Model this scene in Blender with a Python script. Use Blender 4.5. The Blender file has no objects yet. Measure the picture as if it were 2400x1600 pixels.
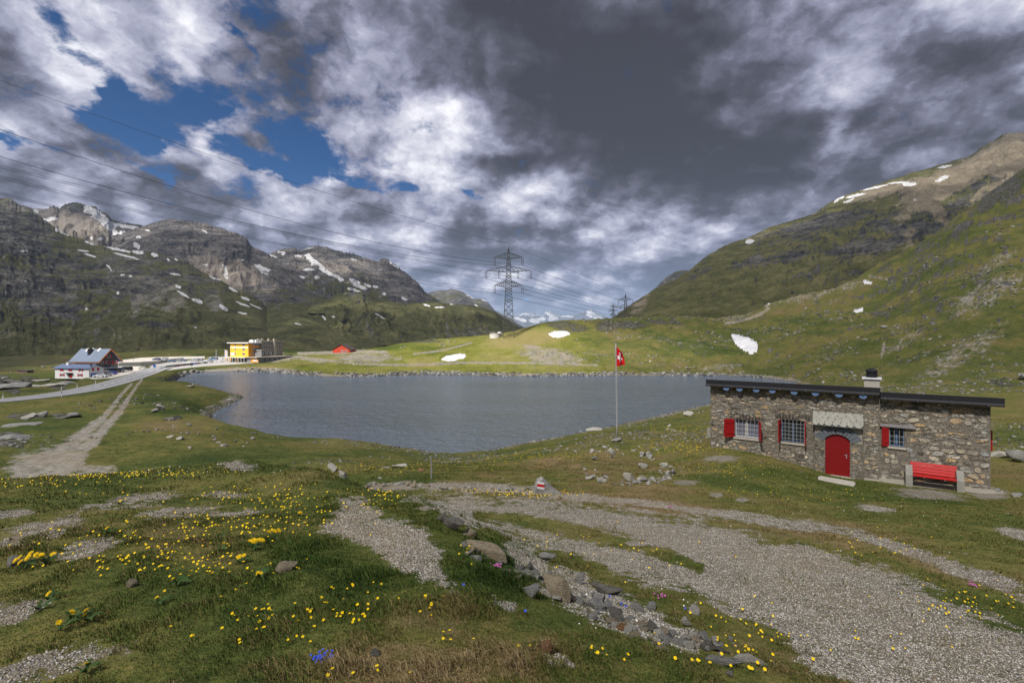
import bpy, bmesh, math, random
import numpy as np
from mathutils import Vector, Matrix
random.seed(7); RNG = np.random.default_rng(11)
R = math.radians
sc = bpy.context.scene
C = sc.collection
F = 1133.0; HZ = 790.0; CX = 1200.0; H = 16.0      # focal and horizon in photo pixels; eye height over the lake

def P(px, py, Y):
    return Vector(((px-CX)/F*Y, Y, H-(py-HZ)/F*Y))
def lakeY(py): return H*F/(py-HZ)

# ---------------------------------------------------------------- noise
_perm = np.random.default_rng(3).permutation(256); _perm = np.concatenate([_perm, _perm, _perm])
_ang = np.random.default_rng(5).random(256)*2*np.pi
_gx = np.cos(_ang); _gy = np.sin(_ang)
def perlin(x, y):
    xi = np.floor(x).astype(np.int64); yi = np.floor(y).astype(np.int64)
    xf = x-xi; yf = y-yi; xi &= 255; yi &= 255
    u = xf*xf*xf*(xf*(xf*6-15)+10); v = yf*yf*yf*(yf*(yf*6-15)+10)
    def g(ix, iy, dx, dy):
        h = _perm[_perm[ix]+iy] & 255
        return _gx[h]*dx+_gy[h]*dy
    a = g(xi, yi, xf, yf); b = g(xi+1, yi, xf-1, yf); c = g(xi, yi+1, xf, yf-1); d = g(xi+1, yi+1, xf-1, yf-1)
    return ((a*(1-u)+b*u)*(1-v)+(c*(1-u)+d*u)*v)*1.45
def fbm(x, y, octv=4, gain=.5, lac=2.03):
    s = 0; a = 1.; t = 0
    for i in range(octv):
        s = s+a*perlin(x+i*17.3, y-i*9.1); t += a; a *= gain; x = x*lac; y = y*lac
    return s/t
def ridged(x, y, octv=5, gain=.5, lac=2.07):
    s = 0; a = 1.; t = 0; w = 1.
    for i in range(octv):
        n = 1-np.abs(perlin(x+i*31.7, y+i*11.9)); n = n*n*w
        w = np.clip(n*1.6, 0, 1)
        s = s+a*n; t += a; a *= gain; x = x*lac; y = y*lac
    return s/t
def sstep(a, b, x):
    t = np.clip((x-a)/(b-a), 0, 1); return t*t*(3-2*t)

# ---------------------------------------------------------------- object helpers
def tag(o, label=None, cat=None, group=None, kind=None):
    if label: o['label'] = label
    if cat: o['category'] = cat
    if group: o['group'] = group
    if kind: o['kind'] = kind
    return o
def empty(name, loc=(0,0,0), rz=0, label=None, cat=None, group=None):
    o = bpy.data.objects.new(name, None); C.objects.link(o); o.location = loc; o.rotation_euler = (0,0,rz)
    o.empty_display_size = .3
    return tag(o, label, cat, group)
def link(name, me, parent=None, loc=None):
    o = bpy.data.objects.new(name, me); C.objects.link(o)
    if parent: o.parent = parent
    if loc is not None: o.location = loc
    return o
def copy_tree(o, parent=None):
    c = o.copy(); C.objects.link(c); c.parent = parent
    for ch in list(o.children): copy_tree(ch, c)
    return c
def np_mesh(name, verts, faces, mat=None, smooth=True, attrs=None):
    """verts (N,3); faces (M,k) array of one polygon size"""
    me = bpy.data.meshes.new(name)
    verts = np.ascontiguousarray(verts, dtype=np.float32); faces = np.ascontiguousarray(faces, dtype=np.int32)
    n = len(verts); m, k = faces.shape
    me.vertices.add(n); me.vertices.foreach_set('co', verts.ravel())
    me.loops.add(m*k); me.loops.foreach_set('vertex_index', faces.ravel())
    me.polygons.add(m); me.polygons.foreach_set('loop_start', np.arange(0, m*k, k, dtype=np.int32))
    me.update(calc_edges=True)
    if smooth: me.polygons.foreach_set('use_smooth', np.ones(m, dtype=bool))
    if attrs:
        for an, av in attrs.items():
            av = np.asarray(av, dtype=np.float32)
            if av.ndim == 1:
                at = me.attributes.new(an, 'FLOAT', 'POINT'); at.data.foreach_set('value', av)
            else:
                at = me.attributes.new(an, 'FLOAT_COLOR', 'POINT')
                if av.shape[1] == 3: av = np.concatenate([av, np.ones((len(av),1),np.float32)],1)
                at.data.foreach_set('color', np.ascontiguousarray(av).ravel())
    if mat: me.materials.append(mat)
    return me
class MB:
    """collects simple solids and links them as one mesh"""
    def __init__(s): s.v = []; s.f = []
    def add(s, vs, fs):
        b = len(s.v); s.v += [tuple(v) for v in vs]; s.f += [tuple(b+i for i in f) for f in fs]; return s
    def box(s, x0, x1, y0, y1, z0, z1):
        return s.add([(x0,y0,z0),(x1,y0,z0),(x1,y1,z0),(x0,y1,z0),(x0,y0,z1),(x1,y0,z1),(x1,y1,z1),(x0,y1,z1)],
                     [(0,3,2,1),(4,5,6,7),(0,1,5,4),(1,2,6,5),(2,3,7,6),(3,0,4,7)])
    def hexa(s, p):   # eight corners in box order
        return s.add(p, [(0,3,2,1),(4,5,6,7),(0,1,5,4),(1,2,6,5),(2,3,7,6),(3,0,4,7)])
    def bar(s, a, b, w=.05, n=4, w2=None):
        a = Vector(a); b = Vector(b); d = (b-a)
        if d.length < 1e-6: return s
        d.normalize(); w2 = w if w2 is None else w2
        up = Vector((0,0,1)) if abs(d.z) < .95 else Vector((1,0,0))
        u = d.cross(up).normalized(); v = d.cross(u)
        vs = []
        for c, ww in ((a,w),(b,w2)):
            for i in range(n):
                t = 2*math.pi*(i+.5)/n; vs.append(c+u*math.cos(t)*ww+v*math.sin(t)*ww)
        fs = [tuple(range(n-1,-1,-1)), tuple(range(n,2*n))]
        for i in range(n): j = (i+1) % n; fs.append((i,j,n+j,n+i))
        return s.add(vs, fs)
    def tube(s, pts, w=.02, n=6):
        vs = []; N = len(pts); pts = [Vector(p) for p in pts]
        for k, p in enumerate(pts):
            d = (pts[min(k+1,N-1)]-pts[max(k-1,0)]).normalized()
            up = Vector((0,0,1)) if abs(d.z) < .95 else Vector((1,0,0))
            u = d.cross(up).normalized(); v = d.cross(u); ww = w[k] if hasattr(w,'__len__') else w
            for i in range(n): t = 2*math.pi*i/n; vs.append(p+u*math.cos(t)*ww+v*math.sin(t)*ww)
        fs = [tuple(range(n-1,-1,-1)), tuple(range((N-1)*n,N*n))]
        for k in range(N-1):
            for i in range(n): j = (i+1) % n; fs.append((k*n+i,k*n+j,(k+1)*n+j,(k+1)*n+i))
        return s.add(vs, fs)
    def prism(s, poly, axis, a, b):
        """poly of 2-D points extruded along axis ('x','y','z') from a to b"""
        n = len(poly)
        def mk(p, t): return {'x':(t,p[0],p[1]), 'y':(p[0],t,p[1]), 'z':(p[0],p[1],t)}[axis]
        vs = [mk(p,a) for p in poly]+[mk(p,b) for p in poly]
        fs = [tuple(range(n-1,-1,-1)), tuple(range(n,2*n))]+[(i,(i+1)%n,n+(i+1)%n,n+i) for i in range(n)]
        return s.add(vs, fs)
    def lathe(s, prof, c=(0,0,0), n=16):
        vs = []; m = len(prof)
        for r, z in prof:
            for i in range(n): t = 2*math.pi*i/n; vs.append((c[0]+r*math.cos(t), c[1]+r*math.sin(t), c[2]+z))
        fs = [tuple(range(n-1,-1,-1)), tuple(range((m-1)*n,m*n))]
        for k in range(m-1):
            for i in range(n): j = (i+1) % n; fs.append((k*n+i,k*n+j,(k+1)*n+j,(k+1)*n+i))
        return s.add(vs, fs)
    def mesh(s, name, mat, bevel=0, smooth=False):
        me = bpy.data.meshes.new(name); me.from_pydata(s.v, [], s.f)
        bm = bmesh.new(); bm.from_mesh(me); bmesh.ops.recalc_face_normals(bm, faces=bm.faces)
        if bevel: bmesh.ops.bevel(bm, geom=list(bm.edges), offset=bevel, segments=2, affect='EDGES', profile=.6)
        bm.to_mesh(me); bm.free()
        if smooth:
            for p in me.polygons: p.use_smooth = True
        me.materials.append(mat); return me
    def build(s, name, mat, parent=None, bevel=0, smooth=False, loc=None):
        return link(name, s.mesh(name, mat, bevel, smooth), parent, loc)

# ---------------------------------------------------------------- node helper
class NT:
    def __init__(s, tree): s.t = tree; s.n = tree.nodes; s.l = tree.links
    def node(s, typ, ins=None, **kw):
        nd = s.n.new(typ)
        for k, v in kw.items(): setattr(nd, k, v)
        if ins:
            for k, v in ins.items(): s.set(nd.inputs[k], v)
        return nd
    def set(s, sock, v):
        if isinstance(v, bpy.types.NodeSocket): s.l.new(v, sock)
        elif hasattr(v, '__len__') and sock.type == 'RGBA' and len(v) == 3: sock.default_value = (*v, 1)
        else: sock.default_value = v
    def m(s, op, a, b=None, c=None, clamp=False):
        nd = s.n.new('ShaderNodeMath'); nd.operation = op; nd.use_clamp = clamp; s.set(nd.inputs[0], a)
        if b is not None: s.set(nd.inputs[1], b)
        if c is not None: s.set(nd.inputs[2], c)
        return nd.outputs[0]
    def vm(s, op, a, b=None, out=0):
        nd = s.n.new('ShaderNodeVectorMath'); nd.operation = op; s.set(nd.inputs[0], a)
        if b is not None:
            s.set(nd.inputs[3 if op == 'SCALE' else 1], b)
        return nd.outputs[out]
    def ss(s, x, a, b, lo=0., hi=1.):
        nd = s.n.new('ShaderNodeMapRange'); nd.interpolation_type = 'SMOOTHSTEP'
        for i, v in enumerate((x, a, b, lo, hi)): s.set(nd.inputs[i], v)
        return nd.outputs[0]
    def noise(s, vec, scale, detail=4, rough=.55, dist=0., out='Fac', lac=2.):
        nd = s.n.new('ShaderNodeTexNoise'); s.set(nd.inputs['Vector'], vec)
        for k, v in (('Scale',scale),('Detail',detail),('Roughness',rough),('Distortion',dist),('Lacunarity',lac)): s.set(nd.inputs[k], v)
        return nd.outputs[out]
    def vor(s, vec, scale, out='Distance', feature='F1', rnd=1.):
        nd = s.n.new('ShaderNodeTexVoronoi'); nd.feature = feature; s.set(nd.inputs['Vector'], vec); s.set(nd.inputs['Scale'], scale); nd.inputs['Randomness'].default_value = rnd
        return nd.outputs[out]
    def mix(s, f, a, b, typ='RGBA', blend='MIX'):
        nd = s.n.new('ShaderNodeMix'); nd.data_type = typ; nd.blend_type = blend
        ids = {'RGBA':(0,6,7,2),'FLOAT':(0,2,3,0)}[typ]
        s.set(nd.inputs[ids[0]], f); s.set(nd.inputs[ids[1]], a); s.set(nd.inputs[ids[2]], b)
        return nd.outputs[ids[3]]
    def ramp(s, f, stops):
        nd = s.n.new('ShaderNodeValToRGB'); s.set(nd.inputs[0], f); e = nd.color_ramp.elements
        while len(e) < len(stops): e.new(.5)
        for i, (p, c) in enumerate(stops): e[i].position = p; e[i].color = (*c, 1)
        return nd.outputs[0]
    def attr(s, name, out='Fac'):
        nd = s.n.new('ShaderNodeAttribute'); nd.attribute_name = name; return nd.outputs[out]
    def mapping(s, vec, scale=(1,1,1), rot=(0,0,0), loc=(0,0,0)):
        nd = s.n.new('ShaderNodeMapping'); s.set(nd.inputs[0], vec); nd.inputs[1].default_value = loc; nd.inputs[2].default_value = rot; nd.inputs[3].default_value = scale
        return nd.outputs[0]
    def bump(s, h, strength=.5, dist=.05, normal=None):
        nd = s.n.new('ShaderNodeBump'); s.set(nd.inputs['Height'], h); nd.inputs['Strength'].default_value = strength; s.set(nd.inputs['Distance'], dist)
        if normal: s.set(nd.inputs['Normal'], normal)
        return nd.outputs[0]
def new_mat(name, rough=.8, spec=.3):
    m = bpy.data.materials.new(name); m.use_nodes = True; t = NT(m.node_tree)
    b = m.node_tree.nodes['Principled BSDF']; b.inputs['Roughness'].default_value = rough; b.inputs['Specular IOR Level'].default_value = spec
    tc = t.node('ShaderNodeTexCoord')
    return m, t, b, tc.outputs['Object']
def simple(name, col, rough=.7, spec=.3, var=.25, scale=6., metal=0., bump=0.):
    """plain painted/weathered surface: colour broken by two noises"""
    m, t, b, co = new_mat(name, rough, spec)
    n1 = t.noise(co, scale, 5, .65); n2 = t.noise(co, scale*7, 3, .6)
    f = t.m('MULTIPLY_ADD', t.m('ADD', n1, t.m('MULTIPLY', n2, .5)), 2*var, 1-1.5*var)
    c = t.vm('SCALE', (*col,), f); t.set(b.inputs['Base Color'], c); b.inputs['Metallic'].default_value = metal
    t.set(b.inputs['Roughness'], t.m('MULTIPLY_ADD', n2, .25, rough-.12, clamp=True))
    if bump: t.set(b.inputs['Normal'], t.bump(n2, .6, bump))
    return m
def glass_mat(name, col=(.02,.025,.03)):
    m, t, b, co = new_mat(name, .08, .6)
    n = t.noise(co, 1.3, 2); t.set(b.inputs['Base Color'], t.vm('SCALE', col, t.m('MULTIPLY_ADD', n, 1.2, .4)))
    return m
# ================================================================ TERRAIN
def seg_dist(x, y, pts, closed=False):
    """distance to polyline and interpolated index along it"""
    best = np.full(x.shape, 1e9); par = np.zeros(x.shape)
    n = len(pts)
    for i in range(n if closed else n-1):
        ax, ay = pts[i][0], pts[i][1]; bx, by = pts[(i+1) % n][0], pts[(i+1) % n][1]
        dx, dy = bx-ax, by-ay; L2 = dx*dx+dy*dy+1e-12
        t = np.clip(((x-ax)*dx+(y-ay)*dy)/L2, 0, 1)
        d = np.hypot(x-ax-t*dx, y-ay-t*dy)
        k = d < best; best = np.where(k, d, best); par = np.where(k, i+t, par)
    return best, par
def inside(x, y, poly):
    r = np.zeros(x.shape, bool); n = len(poly); j = n-1
    for i in range(n):
        xi, yi = poly[i][0], poly[i][1]; xj, yj = poly[j][0], poly[j][1]
        c = ((yi > y) != (yj > y)) & (x < (xj-xi)*(y-yi)/(yj-yi+1e-12)+xi)
        r ^= c; j = i
    return r
# shoreline in photo pixels, unprojected onto the water plane
SHORE = [(375,890),(423,906),(476,907),(521,915),(571,930),(545,945),(503,964),(492,982),(521,1000),(565,1015),(625,1031),
         (720,1030),(800,1029),(880,1040),(960,1053),(1045,1067),(1120,1062),(1200,1045),(1300,1026),(1400,1006),(1520,980),(1640,952),(1720,935),
         (1800,918),(1880,905),(1860,893),(1760,883),(1700,881),(1560,880),(1430,880),(1300,881),(1180,881),(1100,879),(1000,878),(900,881),(830,883),(760,882),(700,877),(640,872),(600,871),(540,870),(490,871),(440,876)]
SHOREW = [((px-CX)/F*lakeY(py), lakeY(py)) for px, py in SHORE]

CP = []   # control points (X, Y, z)
def cp(px, py, Y): p = P(px, py, Y); CP.append((p.x, p.y, p.z))
def cz(px, z, Y): CP.append(((px-CX)/F*Y, Y, z))
for a in [ # foreground mound
 (0,1600,2.5),(400,1600,2.45),(800,1600,2.4),(1200,1600,2.4),(1600,1600,2.65),(2000,1600,3.05),(2400,1600,3.4),
 (-300,1400,3.6),(0,1400,3.6),(0,1250,5.4),(0,1150,8.5),(0,1120,10.5),(300,1400,3.6),(300,1250,5.4),(300,1150,8.6),(300,1108,11.5),
 (600,1400,3.5),(600,1250,5.4),(600,1150,8.8),(600,1088,13),(-300,1150,8.5),
 (850,1400,3.5),(880,1250,5.3),(800,1150,8.3),(740,1098,11.3),(1000,1190,6.9),(900,1165,8.0),(1130,1290,5.1),(1300,1450,3.65),(1000,1400,3.5),(1150,1500,2.95),(1480,1540,3.0),
 # track side
 (950,1168,13.6),(1100,1180,12.2),(1200,1180,12.2),(1270,1155,14.5),(1300,1240,9.3),(1500,1300,7.4),(1700,1400,5.3),(1900,1500,4.1),(2100,1560,3.6),
 (1500,1210,10.8),(1800,1270,8.6),(2100,1340,6.9),(2400,1450,5.0),(2400,1300,8.0),(2100,1240,10.2),(2700,1350,6.8),(1180,1225,9.6),(1250,1275,7.9),(1420,1370,5.6),
 (1700,1200,12.2),(1900,1180,14.6),(1500,1160,15.2),(2200,1190,14.),
 # around the hut
 (1640,1045,26.5),(1665,1047,25.9),(1800,1068,24.4),(1905,1100,23.0),(1962,1116,22.6),(2040,1124,21.9),(2130,1136,21.1),(2260,1150,20.0),(2325,1157,19.5),
 (2360,1120,21.5),(2400,1160,18.5),(2360,1050,30),(1500,1110,20),(1700,1110,19.5),(1448,1032,33),(1350,1080,25.5),(1450,1090,23.5),(1550,1080,25.5),(1600,1020,40),
 # meadow behind the mound
 (1011,1122,19),(850,1120,20),(1150,1130,18),(1260,1140,16.5),(900,1090,30),(1100,1090,30),(1200,1070,38),(900,1062,45),(1000,1075,48),(1250,1050,52),(1448,1015,55),(1448,1003,76),(1300,1040,62),
 (1640,1000,55),(1640,975,85),(1560,1000,62),(800,1032,66),(700,1034,66),(650,1052,46),(770,1085,27),(940,1052,62),
 # left meadow
 (0,1103,34),(100,1090,36),(200,1092,35),(0,1050,44),(0,1000,60),(0,960,82),(200,1000,62),(200,1050,44),(300,1050,44),(300,1000,60),(400,1050,43),(500,1060,39),(500,1020,55),
 (300,950,88),(400,950,88),(450,990,65),(150,945,86),(400,910,128),(520,935,108),(300,910,125),(340,890,150),(-200,960,82),
 (0,937,95),(143,922,95),(250,902,128),(300,886,158),(351,872,195),(380,860,225),(440,853,245),
 (60,915,112),(120,900,130),(165,885,172),(230,876,190),(60,885,160),(0,885,150),(-200,890,150),(420,868,212),(530,860,240),
 (590,850,262),(520,848,268),(430,842,300),(330,838,330),(640,838,300),(700,826,320),(0,860,300),(100,850,330),(200,845,350),
 (0,824,520),(200,822,520),(400,820,520),(600,818,520),(-400,826,500),
 # far bank and the central hill
 (600,863,228),(640,852,240),(700,866,213),(720,852,238),(720,840,262),(805,826,300),(760,862,217),(870,858,222),(870,840,250),(900,825,275),(960,850,232),(1060,853,228),(1060,838,248),
 (1000,820,268),(1000,801,292),(1060,797,296),(1100,802,292),(1140,795,292),(1195,785,300),(1260,762,312),(1330,749,318),(1310,783,285),(1200,820,254),(1200,850,228),(1300,855,222),(1300,820,252),
 (1400,820,252),(1400,790,282),(1400,753,325),(1450,749,335),(1450,865,214),(1450,840,235),(1500,780,290),(1600,870,212),(1600,800,270),(1600,746,345),(1700,750,355),(1745,805,262),(1700,860,216),
 # right slope
 (1800,870,205),(1750,745,362),(1830,705,380),(1900,690,385),(2050,632,385),(2200,548,365),(2310,472,350),(2400,400,350),(2550,330,340),(2050,700,320),(1900,740,320),(1900,800,235),(1900,860,185),(2000,885,150),
 (2100,875,140),(2100,800,200),(2100,740,250),(2200,850,140),(2200,750,205),(2200,650,275),(2400,1050,30),(2400,980,48),(2400,950,60),(2400,880,98),(2400,800,145),(2400,700,195),(2400,600,245),(2400,500,300),
 (2200,920,85),(2050,930,80),(1900,945,80),(1800,955,75),(2200,980,48),(2000,1000,42),(2700,1000,30),(2700,800,130),(2700,600,230),
 ]: cp(*a)
for a in [ # hidden ground: behind the mound, under the lake, behind the ridges
 (0,9.3,17),(300,9.5,18),(600,9.7,19),(0,7.6,25),(300,7.8,26),(600,8.2,27),(-300,9.,18),(-300,7.,34),(740,10.2,16),
 (-1200,14.2,3),(3400,13.6,3),(600,14.4,1.5),(1800,14.3,1.5),(1200,14.5,.6),(3400,11,12),(-1200,8,15),(3400,10,35),(-1200,5,60),(-1200,3,150),(3400,40,120),
 (1000,9,370),(1200,8,400),(1330,15,400),(1600,20,450),(2000,45,500),(2400,120,450),(2700,120,450),(1800,30,470),(1450,14,440),(800,4,400),
 (800,-3,110),(1000,-3,160),(1300,-3,150),(700,-3,160),(1500,-3,130),(1600,-3,170)]: cz(*a)
CP = np.array(CP)
def _wc(X, Y):
    r = np.hypot(X, Y); return np.arctan2(X, np.maximum(Y, 1e-4))*2.2, np.log(r+.6)
def _phi(r2): return r2*np.log(r2+1e-9)
_a, _t = _wc(CP[:,0], CP[:,1]); _n = len(CP)
_K = _phi((_a[:,None]-_a[None])**2+(_t[:,None]-_t[None])**2)+np.eye(_n)*2e-3
_w = 1/(.25+.02*CP[:,1])
_Pm = np.stack([np.ones(_n), _a, _t], 1)
_zz = (H-CP[:,2])/(CP[:,1]+2.)      # interpolate the angular drop, so near and far weigh alike
_M = np.zeros((_n+3, _n+3)); _M[:_n,:_n] = _K; _M[:_n,_n:] = _Pm; _M[_n:,:_n] = _Pm.T
_sol = np.linalg.solve(_M, np.concatenate([_zz, np.zeros(3)]))
def base_z(X, Y):
    X = np.asarray(X, float); Y = np.asarray(Y, float); sh = X.shape; X = X.ravel(); Y = Y.ravel()
    a, t = _wc(X, Y); out = _sol[_n]+_sol[_n+1]*a+_sol[_n+2]*t
    for i in range(_n): out += _sol[i]*_phi((a-_a[i])**2+(t-_t[i])**2)
    return (H-out*(np.maximum(Y,1e-4)+2.)).reshape(sh)
# coarse table of the smooth part, looked up bilinearly (fast)
TA = np.concatenate([np.linspace(-1.75,-.86,40)[:-1], np.linspace(-.86,.86,520), np.linspace(.86,1.75,40)[1:]])
TT = np.linspace(math.log(.45), math.log(620), 620)
_A, _T = np.meshgrid(TA, TT); _rr = np.exp(_T)
TZ = base_z(np.sin(_A)*_rr, np.maximum(np.cos(_A), .05)*_rr)

ROADC = [(-420,955,7.),(-200,948,7.),(0,938,7.),(143,922,7.),(215,909,7.),(280,893,7.),(335,876,7.5),(362,866,8),(395,857,9),(440,851,10)]   # centre line px,py,width m; surface height below
ROADZ = [5.4,5.0,4.4,4.0,3.6,3.1,2.5,2.1,1.85,1.75]
ROADW = [((px-CX)/F*((H-z)*F/(py-HZ)), (H-z)*F/(py-HZ), w, z) for (px,py,w), z in zip(ROADC, ROADZ)]
def catmull(pts, k=10):
    pts = [np.array(p, float) for p in pts]; out = []
    q = [2*pts[0]-pts[1]]+pts+[2*pts[-1]-pts[-2]]
    for i in range(1, len(q)-2):
        for j in range(k):
            t = j/k; out.append(.5*((2*q[i])+(-q[i-1]+q[i+1])*t+(2*q[i-1]-5*q[i]+4*q[i+1]-q[i+2])*t*t+(-q[i-1]+3*q[i]-3*q[i+1]+q[i+2])*t**3))
    out.append(pts[-1]); return np.array(out)
ROAD = catmull(ROADW, 8)
# flat yards (photo px polygons at given z): car park + hotel forecourt, chalet yard, upper car park
def ground_poly(pts, z): return [((px-CX)/F*((H-z)*F/(py-HZ)), (H-z)*F/(py-HZ)) for px, py in pts]
YARDS = [(ground_poly([(364,871.5),(416,864.5),(478,858),(545,854),(600,850),(676,838),(640,834),(520,835),(440,838),(385,846),(350,858)],1.7), 1.7),
         (ground_poly([(205,884),(222,889),(245,890),(300,877),(345,862),(330,858),(285,858),(225,866)],2.0), 2.0),
         (ground_poly([(276,852),(350,850),(400,843),(480,839),(480,834.5),(400,835.5),(330,838),(276,845)],2.5), 2.5)]
BLD = []  # building pads: (cx, cy, radius, z)
HL = Vector((10.63,25.9)); HE = Vector((.8125,-.583)); HN = Vector((-.583,-.8125))   # hut: left front corner, wall direction, outward normal
def hut_sz(px, py, off=0.):
    k = (px-CX)/F; L = HL+HN*off
    s = (k*L.y-L.x)/(HE.x-HE.y*k); Y = L.y+HE.y*s
    return s, H-(py-HZ)/F*Y
def smooth_z(X, Y):
    r = np.hypot(X, Y); a = np.arctan2(X, Y); t = np.log(np.maximum(r, .46))
    fi = np.interp(a, TA, np.arange(len(TA))); fj = np.clip((t-TT[0])/(TT[1]-TT[0]), 0, len(TT)-1.001)
    i = np.clip(fi.astype(int), 0, len(TA)-2); j = fj.astype(int); u = fi-i; v = fj-j
    return (TZ[j,i]*(1-u)+TZ[j,i+1]*u)*(1-v)+(TZ[j+1,i]*(1-u)+TZ[j+1,i+1]*u)*v
def terrain_z(X, Y):
    X = np.asarray(X, float); Y = np.asarray(Y, float)
    z = smooth_z(X, Y); r = np.hypot(X, Y)
    # relief noise, growing with distance
    hutd = np.maximum(np.abs((X-HL.x)*HE.x+(Y-HL.y)*HE.y-5.4)-5.4, 0)+np.maximum(np.abs(-((X-HL.x)*HN.x+(Y-HL.y)*HN.y)-2.)-2.4, 0)
    hk = sstep(.5, 5, hutd)
    n = fbm(X/60, Y/60, 4)*3.2*sstep(60, 260, r)*sstep(800,380,Y)
    slope_r = sstep(20, 120, X)*sstep(60,160,Y)
    n += fbm(X/14+5, Y/14, 4)*sstep(25, 120, r)*(.55+1.4*slope_r)
    rd = ridged(X/26+3, Y/26+9, 4)
    n += (rd-.45)*3.6*slope_r; n += (ridged(X/8+31, Y/8+2, 4)-.45)*1.0*slope_r
    n += fbm(X/4.5+2, Y/4.5+7, 3)*.22*sstep(8, 30, r)*hk
    n += fbm(X/1.3+2, Y/1.3+7, 3)*.07*sstep(1.5, 5, r)*hk
    n += fbm(X/.3, Y/.3, 3)*.022*hk*sstep(90,40,r)
    n += np.abs(fbm(X/6.5, Y/6.5+40, 3))*.6*sstep(28,60,r)*sstep(140,90,r)*hk
    # far bank: scarped, lumpy
    n += (ridged(X/9, Y/9+3, 3)-.4)*.9*sstep(190,215,Y)*sstep(300,240,Y)*sstep(-130,-95,X)
    z = z+n
    # shoreline
    m = (Y > 56) & (Y < 245) & (X > -165) & (X < 125)
    if m.any():
        xi, yi = X[m], Y[m]
        d, _ = seg_dist(xi, yi, SHOREW, True); ins = inside(xi, yi, SHOREW)
        d = np.where(ins, -d, d)+fbm(xi/5, yi/5, 3)*1.3*sstep(60,200,yi)+fbm(xi/1.6, yi/1.6, 3)*.5
        zo = np.maximum(z[m], .04+.03*np.minimum(d,6))
        k = sstep(0, 7, d); out = zo*k+(.02+np.minimum(d, 5)*.22)*(1-k)
        out = np.where(d < 0, np.maximum(d*.16, -2.6), out)
        z = z.copy(); z[m] = out
    # road and yards flatten the ground
    near = (Y > 55) & (X < -20)
    if near.any():
        xi, yi = X[near], Y[near]; zi = z[near]
        d, par = seg_dist(xi, yi, ROAD)
        rz = np.interp(par, np.arange(len(ROAD)), ROAD[:,3]); rw = np.interp(par, np.arange(len(ROAD)), ROAD[:,2])
        k = 1-sstep(.5, 1., (d-rw/2)/(rw*1.1)); zi = zi*(1-k)+(rz-.12)*k
        for poly, pz in YARDS:
            dd, _ = seg_dist(xi, yi, poly, True); ins = inside(xi, yi, poly)
            k = np.where(ins, 1., 1-sstep(.3, 3.5, dd)); zi = zi*(1-k)+(pz-.10)*k
        z = z.copy(); z[near] = zi
    return z
def tz(x, y): return float(terrain_z(np.array([x]), np.array([y]))[0])
def on_ground(px, py, y0=1.5, y1=560., n=1400):
    """first hit of the photo ray with the terrain"""
    Y = np.exp(np.linspace(math.log(y0), math.log(y1), n)); X = (px-CX)/F*Y
    zr = H-(py-HZ)/F*Y; zt = terrain_z(X, Y); h = np.where(zt >= zr)[0]
    if len(h) == 0: return Vector((X[-1], Y[-1], zt[-1]))
    i = h[0]
    return Vector((X[i], Y[i], zt[i]))

# ---- mesh grid
NA, NR = 1250, 1150
ANG = np.concatenate([np.linspace(-1.72,-.85,90)[:-1], np.linspace(-.85,.85,NA), np.linspace(.85,1.72,90)[1:]])
RAD = np.exp(np.linspace(math.log(.5), math.log(610), NR))
GA, GR = np.meshgrid(ANG, RAD); GX = np.sin(GA)*GR; GY = np.cos(GA)*GR
GZ = terrain_z(GX, GY)
PXg = CX+F*GX/np.maximum(GY, .05); PYg = HZ+F*(H-GZ)/np.maximum(GY, .05)
na, nr = len(ANG), len(RAD)
idx = np.arange(na*nr).reshape(nr, na)
GF = np.stack([idx[:-1,:-1], idx[:-1,1:], idx[1:,1:], idx[1:,:-1]], -1).reshape(-1, 4)

def _win(x0, x1, y0, y1):
    """grid rows/columns whose photo position can fall in the window"""
    cx0 = math.atan2(x0-CX, F); cx1 = math.atan2(x1-CX, F)
    i0 = max(int(np.searchsorted(ANG, cx0))-2, 0); i1 = min(int(np.searchsorted(ANG, cx1))+2, len(ANG))
    return slice(0, GX.shape[0]), slice(i0, i1)
def pxpath(pts, k=8):
    """soft band along a line with half width; 1 inside, fading out to twice the width"""
    c = catmull(pts, k); w_ = c[:,2].max()*2.4
    o = np.zeros(GX.shape); sl = _win(c[:,0].min()-w_, c[:,0].max()+w_, 0, 0); a, b = PXg[sl], PYg[sl]
    m = (b > c[:,1].min()-w_) & (b < c[:,1].max()+w_) & (a > c[:,0].min()-w_) & (a < c[:,0].max()+w_)
    d, par = seg_dist(a[m], b[m], c[:,:2]); w = np.interp(par, np.arange(len(c)), c[:,2])
    v = o[sl]; v[m] = np.clip(1.35-.62*d/w, 0, 1.); o[sl] = v; return o
def pxblob(x, y, rx, ry, ang=0, soft=.9):
    o = np.zeros(GX.shape); q = max(rx, ry)*(1+soft); sl = _win(x-q, x+q, 0, 0)
    a = R(ang); dx = PXg[sl]-x; dy = PYg[sl]-y; u = (dx*math.cos(a)+dy*math.sin(a))/rx; v = (-dx*math.sin(a)+dy*math.cos(a))/ry
    o[sl] = np.clip((1+soft*.6-np.hypot(u, v))/soft, 0, 1); return o
def pxpoly(poly, soft=10):
    xs = [p[0] for p in poly]; ys = [p[1] for p in poly]; o = np.zeros(GX.shape); sl = _win(min(xs)-soft, max(xs)+soft, 0, 0)
    a, b = PXg[sl], PYg[sl]; m = (b > min(ys)-soft*2) & (b < max(ys)+soft*2) & (GR[sl] < 30)
    d, _ = seg_dist(a[m], b[m], poly, True); ins = inside(a[m], b[m], poly)
    v = o[sl]; v[m] = np.clip(np.where(ins, d, -d)/soft*.32+.5, 0, 1); o[sl] = v; return o
grav = np.zeros(GX.shape)
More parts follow.
